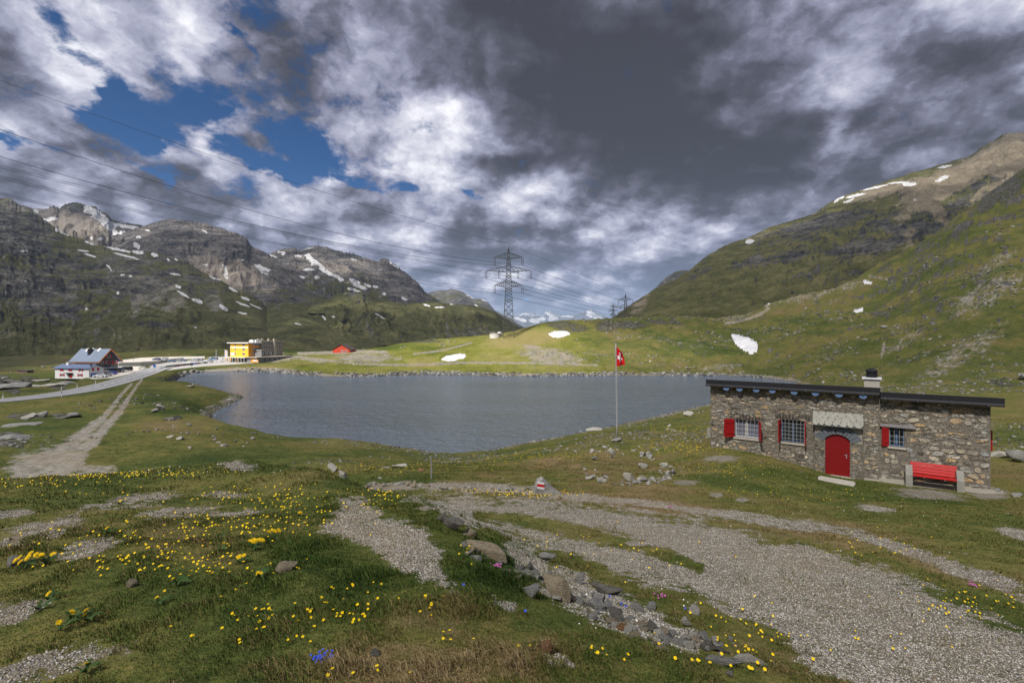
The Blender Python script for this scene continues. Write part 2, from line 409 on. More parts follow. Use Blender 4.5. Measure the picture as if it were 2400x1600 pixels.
def addg(f, k=1., rng=None):
    global grav
    f = f*k
    if rng: f = f*((GY > rng[0]) & (GY < rng[1]))
    grav = np.maximum(grav, f)
NEARG = (1.,18.)
# main gravel track (foreground right)
addg(pxpoly([(955,1168),(1060,1164),(1200,1168),(1350,1178),(1500,1200),(1650,1228),(1780,1262),(1930,1290),(2060,1330),(2200,1390),(2300,1440),(2420,1510),(2500,1700),(2300,1640),(2060,1620),(1900,1560),(1850,1510),(1800,1450),(1650,1400),(1480,1350),(1390,1310),(1300,1282),(1180,1245),(1080,1222),(1040,1200)], 22), 1, NEARG)
# grass strip between the ruts
gs = pxpath([(1120,1206,7),(1250,1222,12),(1380,1250,14),(1520,1285,11),(1640,1330,8)])*sstep(.3,.6,.5+fbm(GX/.9,GY/.9,3)+.35)
grav = grav*(1-.85*gs*(GY < 18))
addg(pxpath([(1290,1160,6),(1400,1170,7),(1560,1185,6),(1700,1205,8),(1830,1225,9),(1960,1240,9),(2080,1275,9),(2180,1310,10),(2300,1350,12),(2420,1400,14)]), .8, NEARG)
addg(pxpath([(870,1140,7),(1000,1138,8),(1150,1142,8),(1260,1148,8)]), .85, (8,25))
# patch on the mound
addg(pxpoly([(795,1172),(840,1165),(870,1185),(920,1215),(990,1240),(1030,1275),(1055,1345),(1060,1385),(1010,1370),(950,1345),(900,1310),(850,1270),(790,1248),(750,1240),(775,1215)], 14), 1, (1,12))
for b in [(560,1092,45,12,0),(340,1170,75,17,-6),(420,1200,110,12,-6),(100,1230,110,17,-12),(60,1260,120,14,-12),(190,1290,90,18,-18),(40,1430,70,28,-15),(120,1560,170,40,-14),(260,1530,60,20,-20),(560,1200,70,10,0),(230,1190,90,9,-5),(20,1205,60,10,-6),
          (520,1160,60,8,0),(1050,1370,40,20,40),(1310,1550,50,20,20),(1180,1410,40,16,30),(1850,1360,60,18,10)]:
    addg(pxblob(*b), .60, (1,14))
addg(pxpath([(1200,1290,18),(1290,1350,26),(1380,1410,32),(1500,1460,30),(1620,1500,22)]), .8, (2,10))
for b in [(2180,1158,80,12,5),(2320,1155,50,14,8),(1690,1075,40,8,0),(1680,1160,16,6,0),(1740,1170,16,5,0),(2050,1190,40,8,8),(2390,1250,50,12,14),(2300,1330,90,22,14),(1610,1130,30,6,0)]: addg(pxblob(*b), .8, (8,30))
# lower left track and its ruts
trk = [(60,1100,66),(120,1085,62),(190,1045,44),(235,1010,30),(270,980,24),(292,950,19),(310,925,14)]
FT = (20,190)
addg(pxpath([(60,1105,34),(110,1080,24),(165,1045,15),(205,1010,9),(240,980,6),(262,955,4.5),(284,925,3),(308,900,2.2)]), .9, FT)
addg(pxpath([(150,1105,24),(185,1065,14),(222,1030,9),(252,995,7),(280,965,6),(300,935,3.5),(320,905,2.6),(332,890,2.4)]), .9, FT)
addg(pxpath([(100,1103,14),(200,1102,8),(270,1098,5)]), .7, FT)
addg(pxblob(330,1060,20,8,30)+0, .0)
# far bank tracks, scars
FB = (195,420)
addg(pxpath([(700,828,2.5),(780,826,3),(850,824,3),(905,826,3)]), .9, FB)
addg(pxpath([(715,838,3),(770,845,2.6),(840,852,2.4),(960,855,2.2),(1100,850,2),(1250,851,2),(1400,856,2)]), .8, FB)
addg(pxpath([(970,830,1.8),(1040,820,1.7),(1090,807,1.6),(1105,803,1.4)]), .85, FB)
for b in [(860,838,72,10,0),(1290,835,68,18,8),(640,868,60,6,0),(560,866,40,5,0),(1250,815,30,6,10)]: addg(pxblob(*b), .75, FB)
addg(pxpath([(0,0,1),(1,1,1)]), 0)
addg(pxpath([(640,845,4),(700,838,4),(760,850,3)]), .7, FB)
# right slope: scree fans, paths
for b in [(1745,720,50,22,-35),(1880,690,95,18,-10),(1960,672,80,14,-8),(2310,690,110,30,-30),(2250,830,120,26,-32),(2120,800,60,12,-30),(1690,860,60,10,0),(2330,620,60,16,-35)]: addg(pxblob(*b), .47, (100,500))
addg(pxpath([(1700,758,2),(1760,745,2.5),(1800,722,3),(1770,705,2)]), .9, (150,500))
addg(pxpath([(2035,646,1.6),(2080,654,1.6),(2095,662,1.6),(2080,670,1.4)]), .9, (150,500))
addg(pxpath([(2072,805,2),(2070,820,3),(2065,838,2)]), .8, (100,400))
# pebbly strand
dsh = np.full(GX.shape, 1e3); _m = (GZ < .9) & (GY > 55) & (GY < 260); dsh[_m] = seg_dist(GX[_m], GY[_m], SHOREW, True)[0]
shoremask = ((GZ < .9) & (dsh < 3.2) & (GY > 55) & (GY < 260)).astype(float)
strand = shoremask*(.55+.45*sstep(150,200,GY))
addg(strand, .8)
addg(pxpath([(440,873,2),(520,868,3),(600,868,5),(640,870,4)]), .95, (180,300))
# broken, ragged edges: the bare ground gives way to turf in tufts
_g = grav > .01; _n = fbm(GX[_g]*1.1+4, GY[_g]*1.1, 4, .6)*.75+fbm(GX[_g]*5.5, GY[_g]*5.5, 3, .6)*.55*(GR[_g] < 40)+fbm(GX[_g]*.22, GY[_g]*.22+3, 4)*.6*(GR[_g] > 40)
grav[_g] = np.clip(grav[_g]+_n*sstep(.02,.3,grav[_g])*(1-.15*sstep(.85,1.,grav[_g])), 0, 1.2)
# rock outcrops
rock = np.zeros(GX.shape)
for b in [(20,905,38,20,20),(70,888,30,8,10),(130,905,30,8,10),(0,885,30,10,0),(60,975,60,10,0),(20,1030,60,24,0),(150,975,40,9,0),(1000,800,50,4,0),(1330,765,60,14,8),(1420,765,30,16,0),(1470,762,60,10,0),(2360,440,50,36,-45),(2320,470,30,20,-45),(2060,735,20,8,0),
          (1690,712,35,12,-20),(1560,755,60,7,3),(2250,540,40,10,-35),(2350,900,40,8,10)]:
    rock = np.maximum(rock, pxblob(*b)*.62)
# dryness: brown/orange heath against green
dry = .5+fbm(GX/40, GY/40+3, 4)*.55+fbm(GX/3., GY/3.+13, 4)*.45*sstep(70,20,GR)+.25*fbm(GX/8,GY/8,3)
dryb = np.zeros(GX.shape)
for b in [(1080,1450,160,60,10,.8),(1000,1560,240,60,0,.8),(450,1290,120,40,10,.5),(1230,1500,100,40,20,.6),(1200,800,60,18,0,.9),(1240,790,60,16,0,.9),(1000,850,40,12,0,.6),(1150,840,60,14,0,.6),(600,865,60,6,0,.8),(1500,730,80,14,0,.3),(760,1045,90,14,0,.5),(1000,1052,60,8,0,.4),
          (1500,1135,150,20,5,.3),(1450,1175,200,16,5,.7),(1950,1260,150,16,10,.5),(2200,1330,120,14,18,.5),(420,1000,90,20,0,.35),(1400,1095,160,20,0,.35),(1850,700,200,30,-15,.35)]:
    dryb = np.maximum(dryb, pxblob(*b[:5])*b[5])
lush = .22*sstep(20,90,GX)*sstep(60,120,GY)*sstep(-.25,.25,fbm(GX/22,GY/22+8,4))
for b in [(400,950,70,25,10,.8),(600,1095,80,12,0,.3),(900,1130,130,14,0,.7),(1850,1130,200,30,5,.8),(2150,1200,220,40,8,.8),(100,1020,140,30,0,.6),(60,890,140,9,0,.5),(450,868,60,5,0,.9),(650,1360,200,80,0,.3),(1150,1330,80,70,30,.4),(300,1340,250,80,0,.4),(250,1130,120,20,0,.4),(700,820,80,6,0,.9),(950,815,80,8,0,.7),(1000,830,60,6,0,.5)]:
    lush = np.maximum(lush, pxblob(*b[:5])*b[5])
dry = np.clip(dry+dryb*.6-lush*.5, 0, 1)
sunny = sstep(170,215,GY)*sstep(-160,-60,GX)*sstep(60,20,GX)     # hill behind the lake: yellower pasture, also brightened in colour to look sunlit
# ================================================================ GROUND MATERIAL
def ground_material():
    m, t, b, co = new_mat('alpine_turf_and_gravel', .92, .12)
    geo = t.node('ShaderNodeNewGeometry'); pos = geo.outputs['Position']
    dist = t.vm('LENGTH', pos, out=1)
    near = t.ss(dist, 9, 45, 1, 0); mid = t.ss(dist, 60, 240, 1, 0)
    n200 = t.noise(pos, .018, 4); n8 = t.noise(pos, .16, 5, .6); n1 = t.noise(pos, 1.3, 5, .62); n01 = t.noise(pos, 9, 4, .65); n001 = t.noise(pos, 60, 3, .7)
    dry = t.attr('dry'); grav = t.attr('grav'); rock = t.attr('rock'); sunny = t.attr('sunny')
    # turf
    f = t.m('ADD', dry, t.m('MULTIPLY', t.m('SUBTRACT', n1, .5), 1.1)); f = t.m('ADD', f, t.m('MULTIPLY', t.m('SUBTRACT', n01, .5), t.m('MULTIPLY_ADD', near, .9, .2)))
    f = t.m('ADD', f, t.m('MULTIPLY', t.m('SUBTRACT', n8, .5), 1.0))
    turf = t.ramp(f, [(0.,(.038,.056,.014)),(.26,(.066,.084,.021)),(.48,(.100,.108,.030)),(.66,(.140,.128,.040)),(.84,(.140,.118,.052)),(1.,(.195,.145,.075))])
    past = t.ramp(f, [(0.,(.060,.090,.014)),(.35,(.135,.150,.024)),(.65,(.19,.19,.05)),(1.,(.23,.20,.085))])  # pasture ramp, with the hill's sunlight partly put into its tones
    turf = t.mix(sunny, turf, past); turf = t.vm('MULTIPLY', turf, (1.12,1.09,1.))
    shade = t.m('ADD', t.m('MULTIPLY', n001, .9), t.m('MULTIPLY', n01, .8)); turf = t.vm('SCALE', turf, t.m('MULTIPLY_ADD', shade, 1.15, .05))
    # pebbles
    v = t.node('ShaderNodeTexVoronoi', {'Vector': pos, 'Scale': 38.}); v2 = t.node('ShaderNodeTexVoronoi', {'Vector': pos, 'Scale': 95.})
    sep = t.node('ShaderNodeSeparateColor', {0: v.outputs['Color']}); sep2 = t.node('ShaderNodeSeparateColor', {0: v2.outputs['Color']})
    mixv = t.m('MULTIPLY_ADD', sep.outputs[0], .5, t.m('MULTIPLY', sep2.outputs[0], .5))
    g = t.ramp(mixv, [(0.,(.10,.10,.10)),(.3,(.20,.195,.18)),(.5,(.30,.285,.25)),(.62,(.25,.215,.16)),(.8,(.36,.35,.325)),(1.,(.50,.49,.46))])
    edge = t.m('MULTIPLY', t.ss(v.outputs['Distance'], .02, .62, 1.1, .55), t.ss(v2.outputs['Distance'], .0, .7, 1.1, .7)); g = t.vm('SCALE', g, edge)
    gfar = t.ramp(t.noise(pos, 2.2, 6, .75), [(.30,(.12,.115,.095)),(.5,(.25,.24,.215)),(.68,(.38,.365,.34))])
    g = t.vm('MULTIPLY', g, (1.38,1.34,1.26)); g = t.mix(t.ss(dist, 14, 40), g, gfar)
    g = t.mix(t.m('MULTIPLY', t.ss(n8, .42, .62), .35), g, (.30,.23,.14)); g = t.mix(t.m('MULTIPLY', t.ss(n1, .56, .66), .35), g, (.12,.11,.05)); g = t.vm('MULTIPLY', g, (1.12,1.08,1.0))
    # threshold the gravel field with fine noise
    gn = t.m('ADD', t.m('MULTIPLY', t.m('SUBTRACT', n01, .5), 1.5), t.m('MULTIPLY', t.m('SUBTRACT', n001, .5), 1.0))
    gm = t.ss(t.m('ADD', grav, gn), .42, .62)
    gm = t.m('MULTIPLY', gm, t.ss(grav, .02, .12))
    # stray stones and bare specks in the turf
    spk = t.node('ShaderNodeTexVoronoi', {'Vector': pos, 'Scale': .55}); spk2 = t.node('ShaderNodeTexVoronoi', {'Vector': pos, 'Scale': 1.7})
    wob = t.m('MULTIPLY', t.noise(pos, 5, 2), .25)
    clump = t.ss(t.noise(pos, .05, 4, .65), .50, .64)
    s1 = t.ss(t.m('ADD', spk.outputs['Distance'], wob), .25, .20); s2 = t.ss(t.m('ADD', spk2.outputs['Distance'], wob), .33, .25)
    st = t.m('MULTIPLY', t.m('MAXIMUM', s1, t.m('MULTIPLY', s2, clump)), t.ss(dist, 90, 170, 0., .7))
    spc = t.vm('SCALE', (.30,.30,.27), t.m('MULTIPLY_ADD', t.noise(pos, 3, 3), 1.0, .35))
    # rock
    rkco = t.mapping(pos, (.5,.5,1.7), (0.2,.15,0)); rn = t.noise(rkco, .9, 8, .7); rv = t.vor(rkco, .8, 'Distance', 'DISTANCE_TO_EDGE')
    rk = t.ramp(rn, [(.3,(.05,.05,.052)),(.45,(.13,.125,.12)),(.58,(.23,.22,.20)),(.72,(.35,.34,.31))]); rk = t.vm('SCALE', rk, t.ss(rv, 0, .08, .45, 1.))
    nz = t.node('ShaderNodeSeparateXYZ', {0: geo.outputs['True Normal']}).outputs[2]
    steep = t.ss(t.m('ADD', nz, t.m('MULTIPLY', t.m('SUBTRACT', n1, .5), .25)), .80, .66)
    steep = t.m('MULTIPLY', steep, t.ss(dist, 30, 70))
    rm = t.ss(t.m('ADD', t.m('MAXIMUM', rock, t.m('MULTIPLY', steep, .75)), t.m('MULTIPLY', t.m('SUBTRACT', t.noise(pos, .7, 6, .7), .5), 1.5)), .5, .66)
    rm = t.m('MULTIPLY', rm, t.ss(t.m('MAXIMUM', rock, steep), .05, .2))
    c = t.mix(gm, turf, g); c = t.mix(t.m('MULTIPLY', st, t.m('SUBTRACT', 1., gm)), c, spc); c = t.mix(rm, c, rk)
    # wet dark rim and lake bed
    z = t.node('ShaderNodeSeparateXYZ', {0: pos}).outputs[2]
    wet = t.m('MULTIPLY', t.ss(t.m('ADD', z, t.m('MULTIPLY', n1, .2)), .30, .12), t.ss(dist, 50, 56)); c = t.mix(t.m('MULTIPLY', wet, .55), c, (.05,.042,.03))
    t.set(b.inputs['Base Color'], c)
    hgt = t.m('ADD', t.m('MULTIPLY', n01, .35), t.m('MULTIPLY', n001, .3)); hg = t.m('SUBTRACT', 1, t.m('MULTIPLY_ADD', v.outputs['Distance'], .6, t.m('MULTIPLY', v2.outputs['Distance'], .3)))
    hh = t.mix(gm, hgt, hg, 'FLOAT')
    bn = t.bump(hh, .9, t.mix(near, .01, .035, 'FLOAT'))
    bn = t.bump(t.m('ADD', t.m('ADD', n1, t.m('MULTIPLY', st, .5)), t.m('MULTIPLY', rn, t.m('MULTIPLY', rm, 2.))), .85, t.mix(mid, 1.6, .14, 'FLOAT'), bn)
    t.set(b.inputs['Normal'], bn)
    return m
GROUND = ground_material()
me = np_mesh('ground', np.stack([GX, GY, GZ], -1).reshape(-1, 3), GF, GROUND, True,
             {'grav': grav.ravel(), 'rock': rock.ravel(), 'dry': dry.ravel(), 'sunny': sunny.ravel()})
tag(link('ground', me), kind='structure')

# ================================================================ WATER
def water_material():
    m, t, b, co = new_mat('lake_water', .06, .5)
    geo = t.node('ShaderNodeNewGeometry'); pos = geo.outputs['Position']
    b.inputs['Base Color'].default_value = (.135,.175,.235,1); b.inputs['IOR'].default_value = 1.5; b.inputs['Roughness'].default_value = .16
    p = t.mapping(pos, (1.,.85,1.), (0,0,.35)); w1 = t.noise(p, 1.1, 4, .6, .3); w2 = t.noise(p, 3.6, 3, .6, .2); w3 = t.noise(p, .42, 3, .5)
    calm = t.ss(t.noise(t.mapping(pos, (.014,.04,.02)), 1., 4), .35, .65, .55, 1.)
    h = t.m('MULTIPLY', t.m('ADD', t.m('ADD', w1, t.m('MULTIPLY', w2, .5)), t.m('MULTIPLY', w3, 1.6)), calm)
    t.set(b.inputs['Normal'], t.bump(h, 1., 1.5)); return m
wxy = [(-150,55),(260,50),(260,260),(-220,260)]
mb = MB(); mb.add([(x,y,0) for x,y in wxy]+[(x,y,-3.2) for x,y in wxy], [(0,1,2,3),(7,6,5,4),(0,4,5,1),(1,5,6,2),(2,6,7,3),(3,7,4,0)])
tag(mb.build('lake', water_material()), kind='structure')

# ================================================================ MOUNTAINS
def interp_ridge(pts, xs): pts = sorted(pts); return np.interp(xs, [p[0] for p in pts], [p[1] for p in pts])
def mountain(name, ridge, x0, x1, yf, zf, yr, p=1.25, seed=0, nx=600, ny=230, rough=.07, cell=160., back=.35, snow=(), screes=(), greens=(), rocks=(), gully=.6, dark=0., tint=None, jag=0.):
    """a real relief sheet: the crest has the photo's outline, its flank runs down toward the valley, a back slope closes it"""
    px = np.linspace(x0, x1, nx); pyr = interp_ridge(ridge, px)
    Yf = np.interp(px, *zip(*yf)) if hasattr(yf, '__len__') else np.full(nx, float(yf))
    Yr = np.interp(px, *zip(*yr)) if hasattr(yr, '__len__') else np.full(nx, float(yr))
    Zf = np.interp(px, *zip(*zf)) if hasattr(zf, '__len__') else np.full(nx, float(zf))
    zr = H+(HZ-pyr)/F*Yr
    t = np.concatenate([np.linspace(0, 1, ny), 1+np.linspace(0, back, 24)[1:]])
    T, _ = np.meshgrid(t, px, indexing='ij'); PXm = np.broadcast_to(px, T.shape)
    Y = Yf+(Yr-Yf)*T; X = (PXm-CX)/F*Y
    tt = np.clip(T, 0, 1); hgt = (zr-Zf)
    # undulating profile: benches and steps
    bench = fbm(X/(cell*2.2)+seed, Y/(cell*2.2)-seed, 3)
    pr = tt**(p*(1+.25*bench))
    Z = Zf+hgt*pr
    Z = np.maximum(Z-np.where(T > 1, (T-1)*(Yr-Yf)*.55, 0), Zf-15)
    env = np.sin(np.pi*np.clip(tt, 0, 1)**.9)**.8*.9+.1*(tt > .02)
    rg = ridged(X/cell+seed*3.1, Y/(cell*1.5)+seed, 6, .52)-.45
    gl = ridged((PXm/40.+fbm(X/cell, Y/cell, 3)*1.3)+seed, tt*1.6+seed*2, 5, .55)-.5      # gullies running down the flank
    fine = fbm(X/(cell*.12)+seed, Y/(cell*.12), 5, .6)
    amp = rough*np.abs(hgt)
    Z = Z+amp*env*(rg*2.2+gully*gl*1.5)+amp*.22*fine*(.25+env)
    if jag: Z = Z+jag*Yr/F*(ridged(PXm/9.+seed*7, tt*2+seed, 4, .6)-.5)*sstep(.86,1.,tt)*(T <= 1.001)
    Z = Z+amp*.10*ridged(X/(cell*.22)+seed, Y/(cell*.22)+2, 4)*sstep(.6,1.,tt)
    PYm = HZ+F*(H-Z)/Y
    wpx = fbm(PXm/9., PYm/9., 3)*9+fbm(PXm/30., PYm/22.+7, 3)*14; wpy = fbm(PXm/9.+50, PYm/9., 3)*6+fbm(PXm/30.+50, PYm/22., 3)*7
    def blob(x, y, rx, ry, ang=0, soft=.8):
        kw = min(1., .25+ry/12.); a = R(ang); dx = PXm+wpx*kw-x; dy = PYm+wpy*kw*.7-y; u = (dx*math.cos(a)+dy*math.sin(a))/rx; v = (-dx*math.sin(a)+dy*math.cos(a))/ry
        return np.clip((1+soft-np.hypot(u, v))/soft, 0, 1)
    def field(lst, base=0., sc1=1.):
        f = np.full(T.shape, base)
        for q in lst: f = np.maximum(f, blob(q[0], q[1], q[2]*sc1, q[3]*sc1, *q[4:5])*(q[5] if len(q) > 5 else 1.))
        return f
    at = {'snow': field(snow, 0., .70), 'scree': field(screes), 'green': field(greens), 'crag': field(rocks), 'hrel': tt}
    n2 = len(t); ii = np.arange(nx*n2).reshape(n2, nx)
    Fq = np.stack([ii[:-1,:-1], ii[:-1,1:], ii[1:,1:], ii[1:,:-1]], -1).reshape(-1, 4)
    me = np_mesh(name, np.stack([X, Y, Z], -1).reshape(-1, 3), Fq, tint or MOUNT, True, {k: v.ravel() for k, v in at.items()})
    o = link(name, me); tag(o, kind='structure'); return o
def mountain_material(name, k=1., grass=((.040,.046,.018),(.075,.080,.030),(.14,.13,.052)), rockc=((.022,.023,.026),(.065,.065,.066),(.13,.125,.115),(.21,.195,.17)), screec=((.13,.115,.095),(.23,.205,.17)), gbase=.5, snowline=2.):
    m, t, b, co = new_mat(name, .95, .08)
    geo = t.node('ShaderNodeNewGeometry'); pos = geo.outputs['Position']
    s = 1./k
    n1 = t.noise(pos, .006*s, 5, .6); n2 = t.noise(pos, .03*s, 6, .65); n3 = t.noise(pos, .16*s, 5, .7)
    nz = t.node('ShaderNodeSeparateXYZ', {0: geo.outputs['Normal']}).outputs[2]
    gm = t.m('ADD', t.m('ADD', t.m('MULTIPLY', t.m('SUBTRACT', nz, .80), 3.0), gbase), t.m('MULTIPLY', t.m('SUBTRACT', n2, .5), 2.4))
    gm = t.m('ADD', gm, t.m('MULTIPLY', t.m('SUBTRACT', n1, .5), 2.0)); gm = t.m('ADD', gm, t.m('MULTIPLY', t.attr('green'), .9)); gm = t.m('SUBTRACT', gm, t.m('MULTIPLY', t.attr('crag'), .85))
    gm = t.m('ADD', gm, t.m('MULTIPLY', t.m('SUBTRACT', n3, .5), 1.1))
    gm = t.ss(gm, .3, .75)
    gr = t.ramp(t.m('ADD', t.m('MULTIPLY', n2, .6), t.m('MULTIPLY', n3, .4)), [(.38,grass[0]),(.5,grass[1]),(.62,grass[2])])
    strata = t.noise(t.mapping(pos, (.35,.35,1.6), (.25,.12,0)), .05*s, 8, .72)
    rk = t.ramp(t.m('ADD', t.m('MULTIPLY', strata, .65), t.m('MULTIPLY', n3, .35)), [(.40,rockc[0]),(.47,rockc[1]),(.54,rockc[2]),(.63,rockc[3])])
    cr = t.vor(t.mapping(pos, (.6,.6,1.), (.3,0,0)), .06*s, 'Distance', 'DISTANCE_TO_EDGE'); rk = t.vm('SCALE', rk, t.ss(cr, 0, .10, .62, 1.))
    scr = t.mix(t.ss(n2, .35, .65), screec[0], screec[1]); scr = t.vm('SCALE', scr, t.m('MULTIPLY_ADD', n3, .9, .55))
    sm = t.ss(t.m('ADD', t.attr('scree'), t.m('MULTIPLY', t.m('SUBTRACT', n2, .5), 1.3)), .45, .75)
    c = t.mix(gm, rk, gr); c = t.mix(sm, c, scr)
    # scattered pale boulders
    sp = t.ss(t.m('ADD', t.vor(pos, .16*s), t.m('MULTIPLY', n3, .3)), .36, .28); c = t.mix(t.m('MULTIPLY', sp, .5), c, (.24,.235,.21))
    sn = t.attr('snow'); sf = t.m('ADD', sn, t.m('MULTIPLY', t.m('SUBTRACT', n2, .5), .9)); sf = t.m('ADD', sf, t.m('MULTIPLY', t.m('SUBTRACT', n3, .5), .35))
    sf = t.m('ADD', sf, t.m('MULTIPLY', t.ss(t.attr('hrel'), snowline-.3, snowline), t.m('MULTIPLY', t.ss(t.noise(pos, .02*s, 5, .7), .5, .58), .9)))
    sf = t.m('MULTIPLY', t.ss(sf, .5, .56), t.ss(t.m('ADD', sn, t.ss(t.attr('hrel'), snowline-.3, snowline)), .05, .2))
    c = t.mix(sf, c, t.ramp(n3, [(.35,(.52,.50,.46)),(.5,(.74,.745,.76)),(.6,(.80,.81,.83))])); t.set(b.inputs['Base Color'], c)
    h = t.m('ADD', t.m('MULTIPLY', n2, 1.0), t.m('MULTIPLY', strata, 1.2)); bn = t.bump(h, .95, 17.*k)
    bn = t.bump(t.m('ADD', n3, t.m('MULTIPLY', sp, .4)), .95, 5.5*k, bn)
    n4 = t.noise(pos, .7*s, 4, .75); bn = t.bump(n4, .9, 1.8*k, bn)
    t.set(b.inputs['Normal'], bn); return m
MOUNT = mountain_material('mountain_flank', gbase=.88, grass=((.048,.054,.022),(.098,.100,.042),(.175,.165,.075)), rockc=((.030,.031,.034),(.085,.084,.082),(.17,.163,.148),(.32,.30,.26)), screec=((.15,.14,.12),(.26,.245,.21)))
M_PEAK = mountain_material('bare_peak', 1.6, gbase=.12, rockc=((.045,.045,.052),(.12,.118,.122),(.22,.20,.185),(.34,.30,.26)), screec=((.24,.205,.175),(.34,.30,.26)))
M_RIGHT = mountain_material('right_flank', 1., gbase=.95, grass=((.058,.066,.022),(.115,.115,.042),(.195,.175,.078)), screec=((.20,.165,.115),(.30,.255,.18)))
M_FAR = mountain_material('far_range', 9., gbase=-.3, rockc=((.05,.05,.06),(.10,.10,.11),(.17,.165,.165),(.26,.25,.24)), snowline=1.05)

ZF = -2
mountain('left_mountain', [(-500,400),(-200,440),(0,464),(24,467),(44,479),(68,487),(92,508),(133,535),(153,549),(190,559),(224,574),(272,581),(340,589),(374,596),(408,603),(442,617),(476,640),(517,657),(558,681),(578,688),(609,705),(626,722),(700,726),(751,746),(827,767),(904,785),(955,800),(993,808),(1100,818)],
  -500, 1100, [(-500,400),(0,430),(700,480),(1100,650)], -16, [(-500,1100),(0,1300),(300,1150),(600,950),(900,860),(1100,850)], 1.3, 1, nx=900, ny=330, rough=.042, gully=.3, jag=4., cell=110,
  snow=[(150,545,14,4,30),(133,538,8,3,40),(212,569,14,4,12),(275,584,32,3.2,12),(322,591,16,5,12),(296,600,34,2.5,14),(196,588,14,2,8),(210,598,16,2.5,14),(362,597,8,7,50),(394,609,6,3,30),(413,608,5,2.5,20),(255,628,12,2.2,50),(287,644,6,2,0),(305,647,5,3,0),(410,643,12,2.5,8),(416,672,9,3,25),(432,690,22,2.5,30),(462,706,13,5,28),(526,722,14,5,30),
        (505,652,16,2.5,20),(545,678,14,3,22),(575,700,12,3,20),(570,713,20,2,20),(600,718,18,2,22),(566,733,12,2.5,14),(278,686,4,4,0),(56,588,8,2,0),(480,632,7,2,30),(460,768,4,2,0),(697,760,8,1.6,20),(60,659,3,1.5,0),(202,724,4,2,0)],
  rocks=[(60,520,60,30,25),(90,690,70,40,20,1.),(40,560,60,25,20),(200,640,90,40,10,.8),(300,640,80,50,20,.9),(420,640,90,40,25,.8),(250,780,60,10,5,1.),(370,765,40,8,5,1.),(610,790,60,12,5,1.),(220,800,40,6,0,1.)],
  screes=[(20,790,40,30,30,.45),(370,690,60,30,20,.55),(320,720,10,30,10,.7),(500,710,20,16,40,.6),(110,740,120,20,-15,.35)],
  greens=[(120,800,300,30,0,.6),(400,800,300,20,0,.6)])
mountain('rocky_peak', [(-100,470),(78,489),(102,492),(126,484),(139,489),(153,479),(180,475),(197,479),(224,484),(235,494),(255,504),(260,515),(279,522),(306,526),(337,529),(357,525),(450,560)],
  -100, 480, 1100, 150, 2000, 1.2, 2, nx=420, ny=200, jag=4., rough=.07, cell=260, tint=M_PEAK,
  snow=[(205,490,16,10,40),(228,505,22,11,38),(250,525,16,7,30),(262,533,9,9,60),(118,514,22,5,-8),(290,530,24,4,14),(236,560,12,4,-10),(215,557,9,3,-40),(270,545,7,6,0),(312,531,14,3,5),(250,515,30,5,35),(85,494,8,4,40),(285,545,8,5,0)],
  screes=[(190,540,60,30,20,.9),(150,530,50,24,20,.7),(120,500,40,14,0,.8)])
mountain('flat_topped_mountain', [(250,560),(300,545),(337,531),(357,525),(384,517),(410,516),(442,518),(493,528),(527,538),(565,549),(578,559),(588,576),(612,588),(629,596),(700,640),(760,680)],
  260, 760, 900, 60, [(260,1750),(760,1500)], 1.1, 3, nx=420, ny=230, jag=5., gully=.45, rough=.06, cell=190, tint=M_PEAK,
  snow=[(525,635,5,20,-25),(531,648,8,8,0),(345,540,8,2,10),(480,543,8,2,30),(570,610,6,2,0),(480,620,8,2,0),(320,575,14,6,30),(325,556,8,4,10),(613,628,22,6,18),(620,640,10,3,20)],
  screes=[(510,640,50,26,25,1.),(560,640,50,24,15,.9),(590,660,60,30,20,.5)], rocks=[(420,570,120,36,0,1.),(560,590,70,20,0,1.)])
mountain('craggy_ridge', [(560,640),(629,598),(646,588),(680,582),(690,581),(707,586),(731,576),(745,577),(758,579),(782,587),(817,592),(853,604),(884,614),(896,607),(909,609),(930,624),(960,647),(981,665),(996,683),(1006,691),(1040,712),(1100,735),(1160,765),(1200,780),(1240,790)],
  560, 1240, [(560,800),(1240,900)], 10, [(560,1800),(900,1750),(1240,1500)], 1.5, 4, nx=620, ny=280, jag=4.5, gully=.6, rough=.06, cell=200, tint=M_PEAK,
  snow=[(728,610,6,18,-35),(745,618,20,4,35),(660,590,3,12,-20),(640,600,10,2,20),(770,640,30,3.5,25),(795,650,14,6,40),(830,660,16,6,30),(845,672,20,4,20),(830,680,18,4,15),(725,632,14,3,0),(700,600,8,3,0),(922,620,16,2.2,38),(700,648,14,3,10),(650,632,16,4,15),(615,628,18,5,18),(862,668,10,4,20),(880,672,8,3,10),(742,650,8,4,0),(705,693,5,2,0),(808,690,7,3,0),(822,700,3,4,0),(900,688,4,3,0),(948,700,8,4,20),(910,725,16,2,50),(893,740,5,2,0),(830,608,9,2,15),(720,583,14,2,-10),(785,735,7,5,0),(914,718,8,2,10),(930,800,20,3,20)],
  screes=[(800,640,50,14,30,.6),(700,720,60,12,20,.5),(860,760,60,14,20,.4),(840,715,40,12,0,.5)], rocks=[(760,600,90,24,10,1.),(930,650,50,30,40,1.),(880,740,60,14,20,.8),(740,600,60,20,0,1.)], greens=[(960,740,160,26,15,.8),(740,680,100,20,0,.6),(1050,780,120,20,0,.7)])
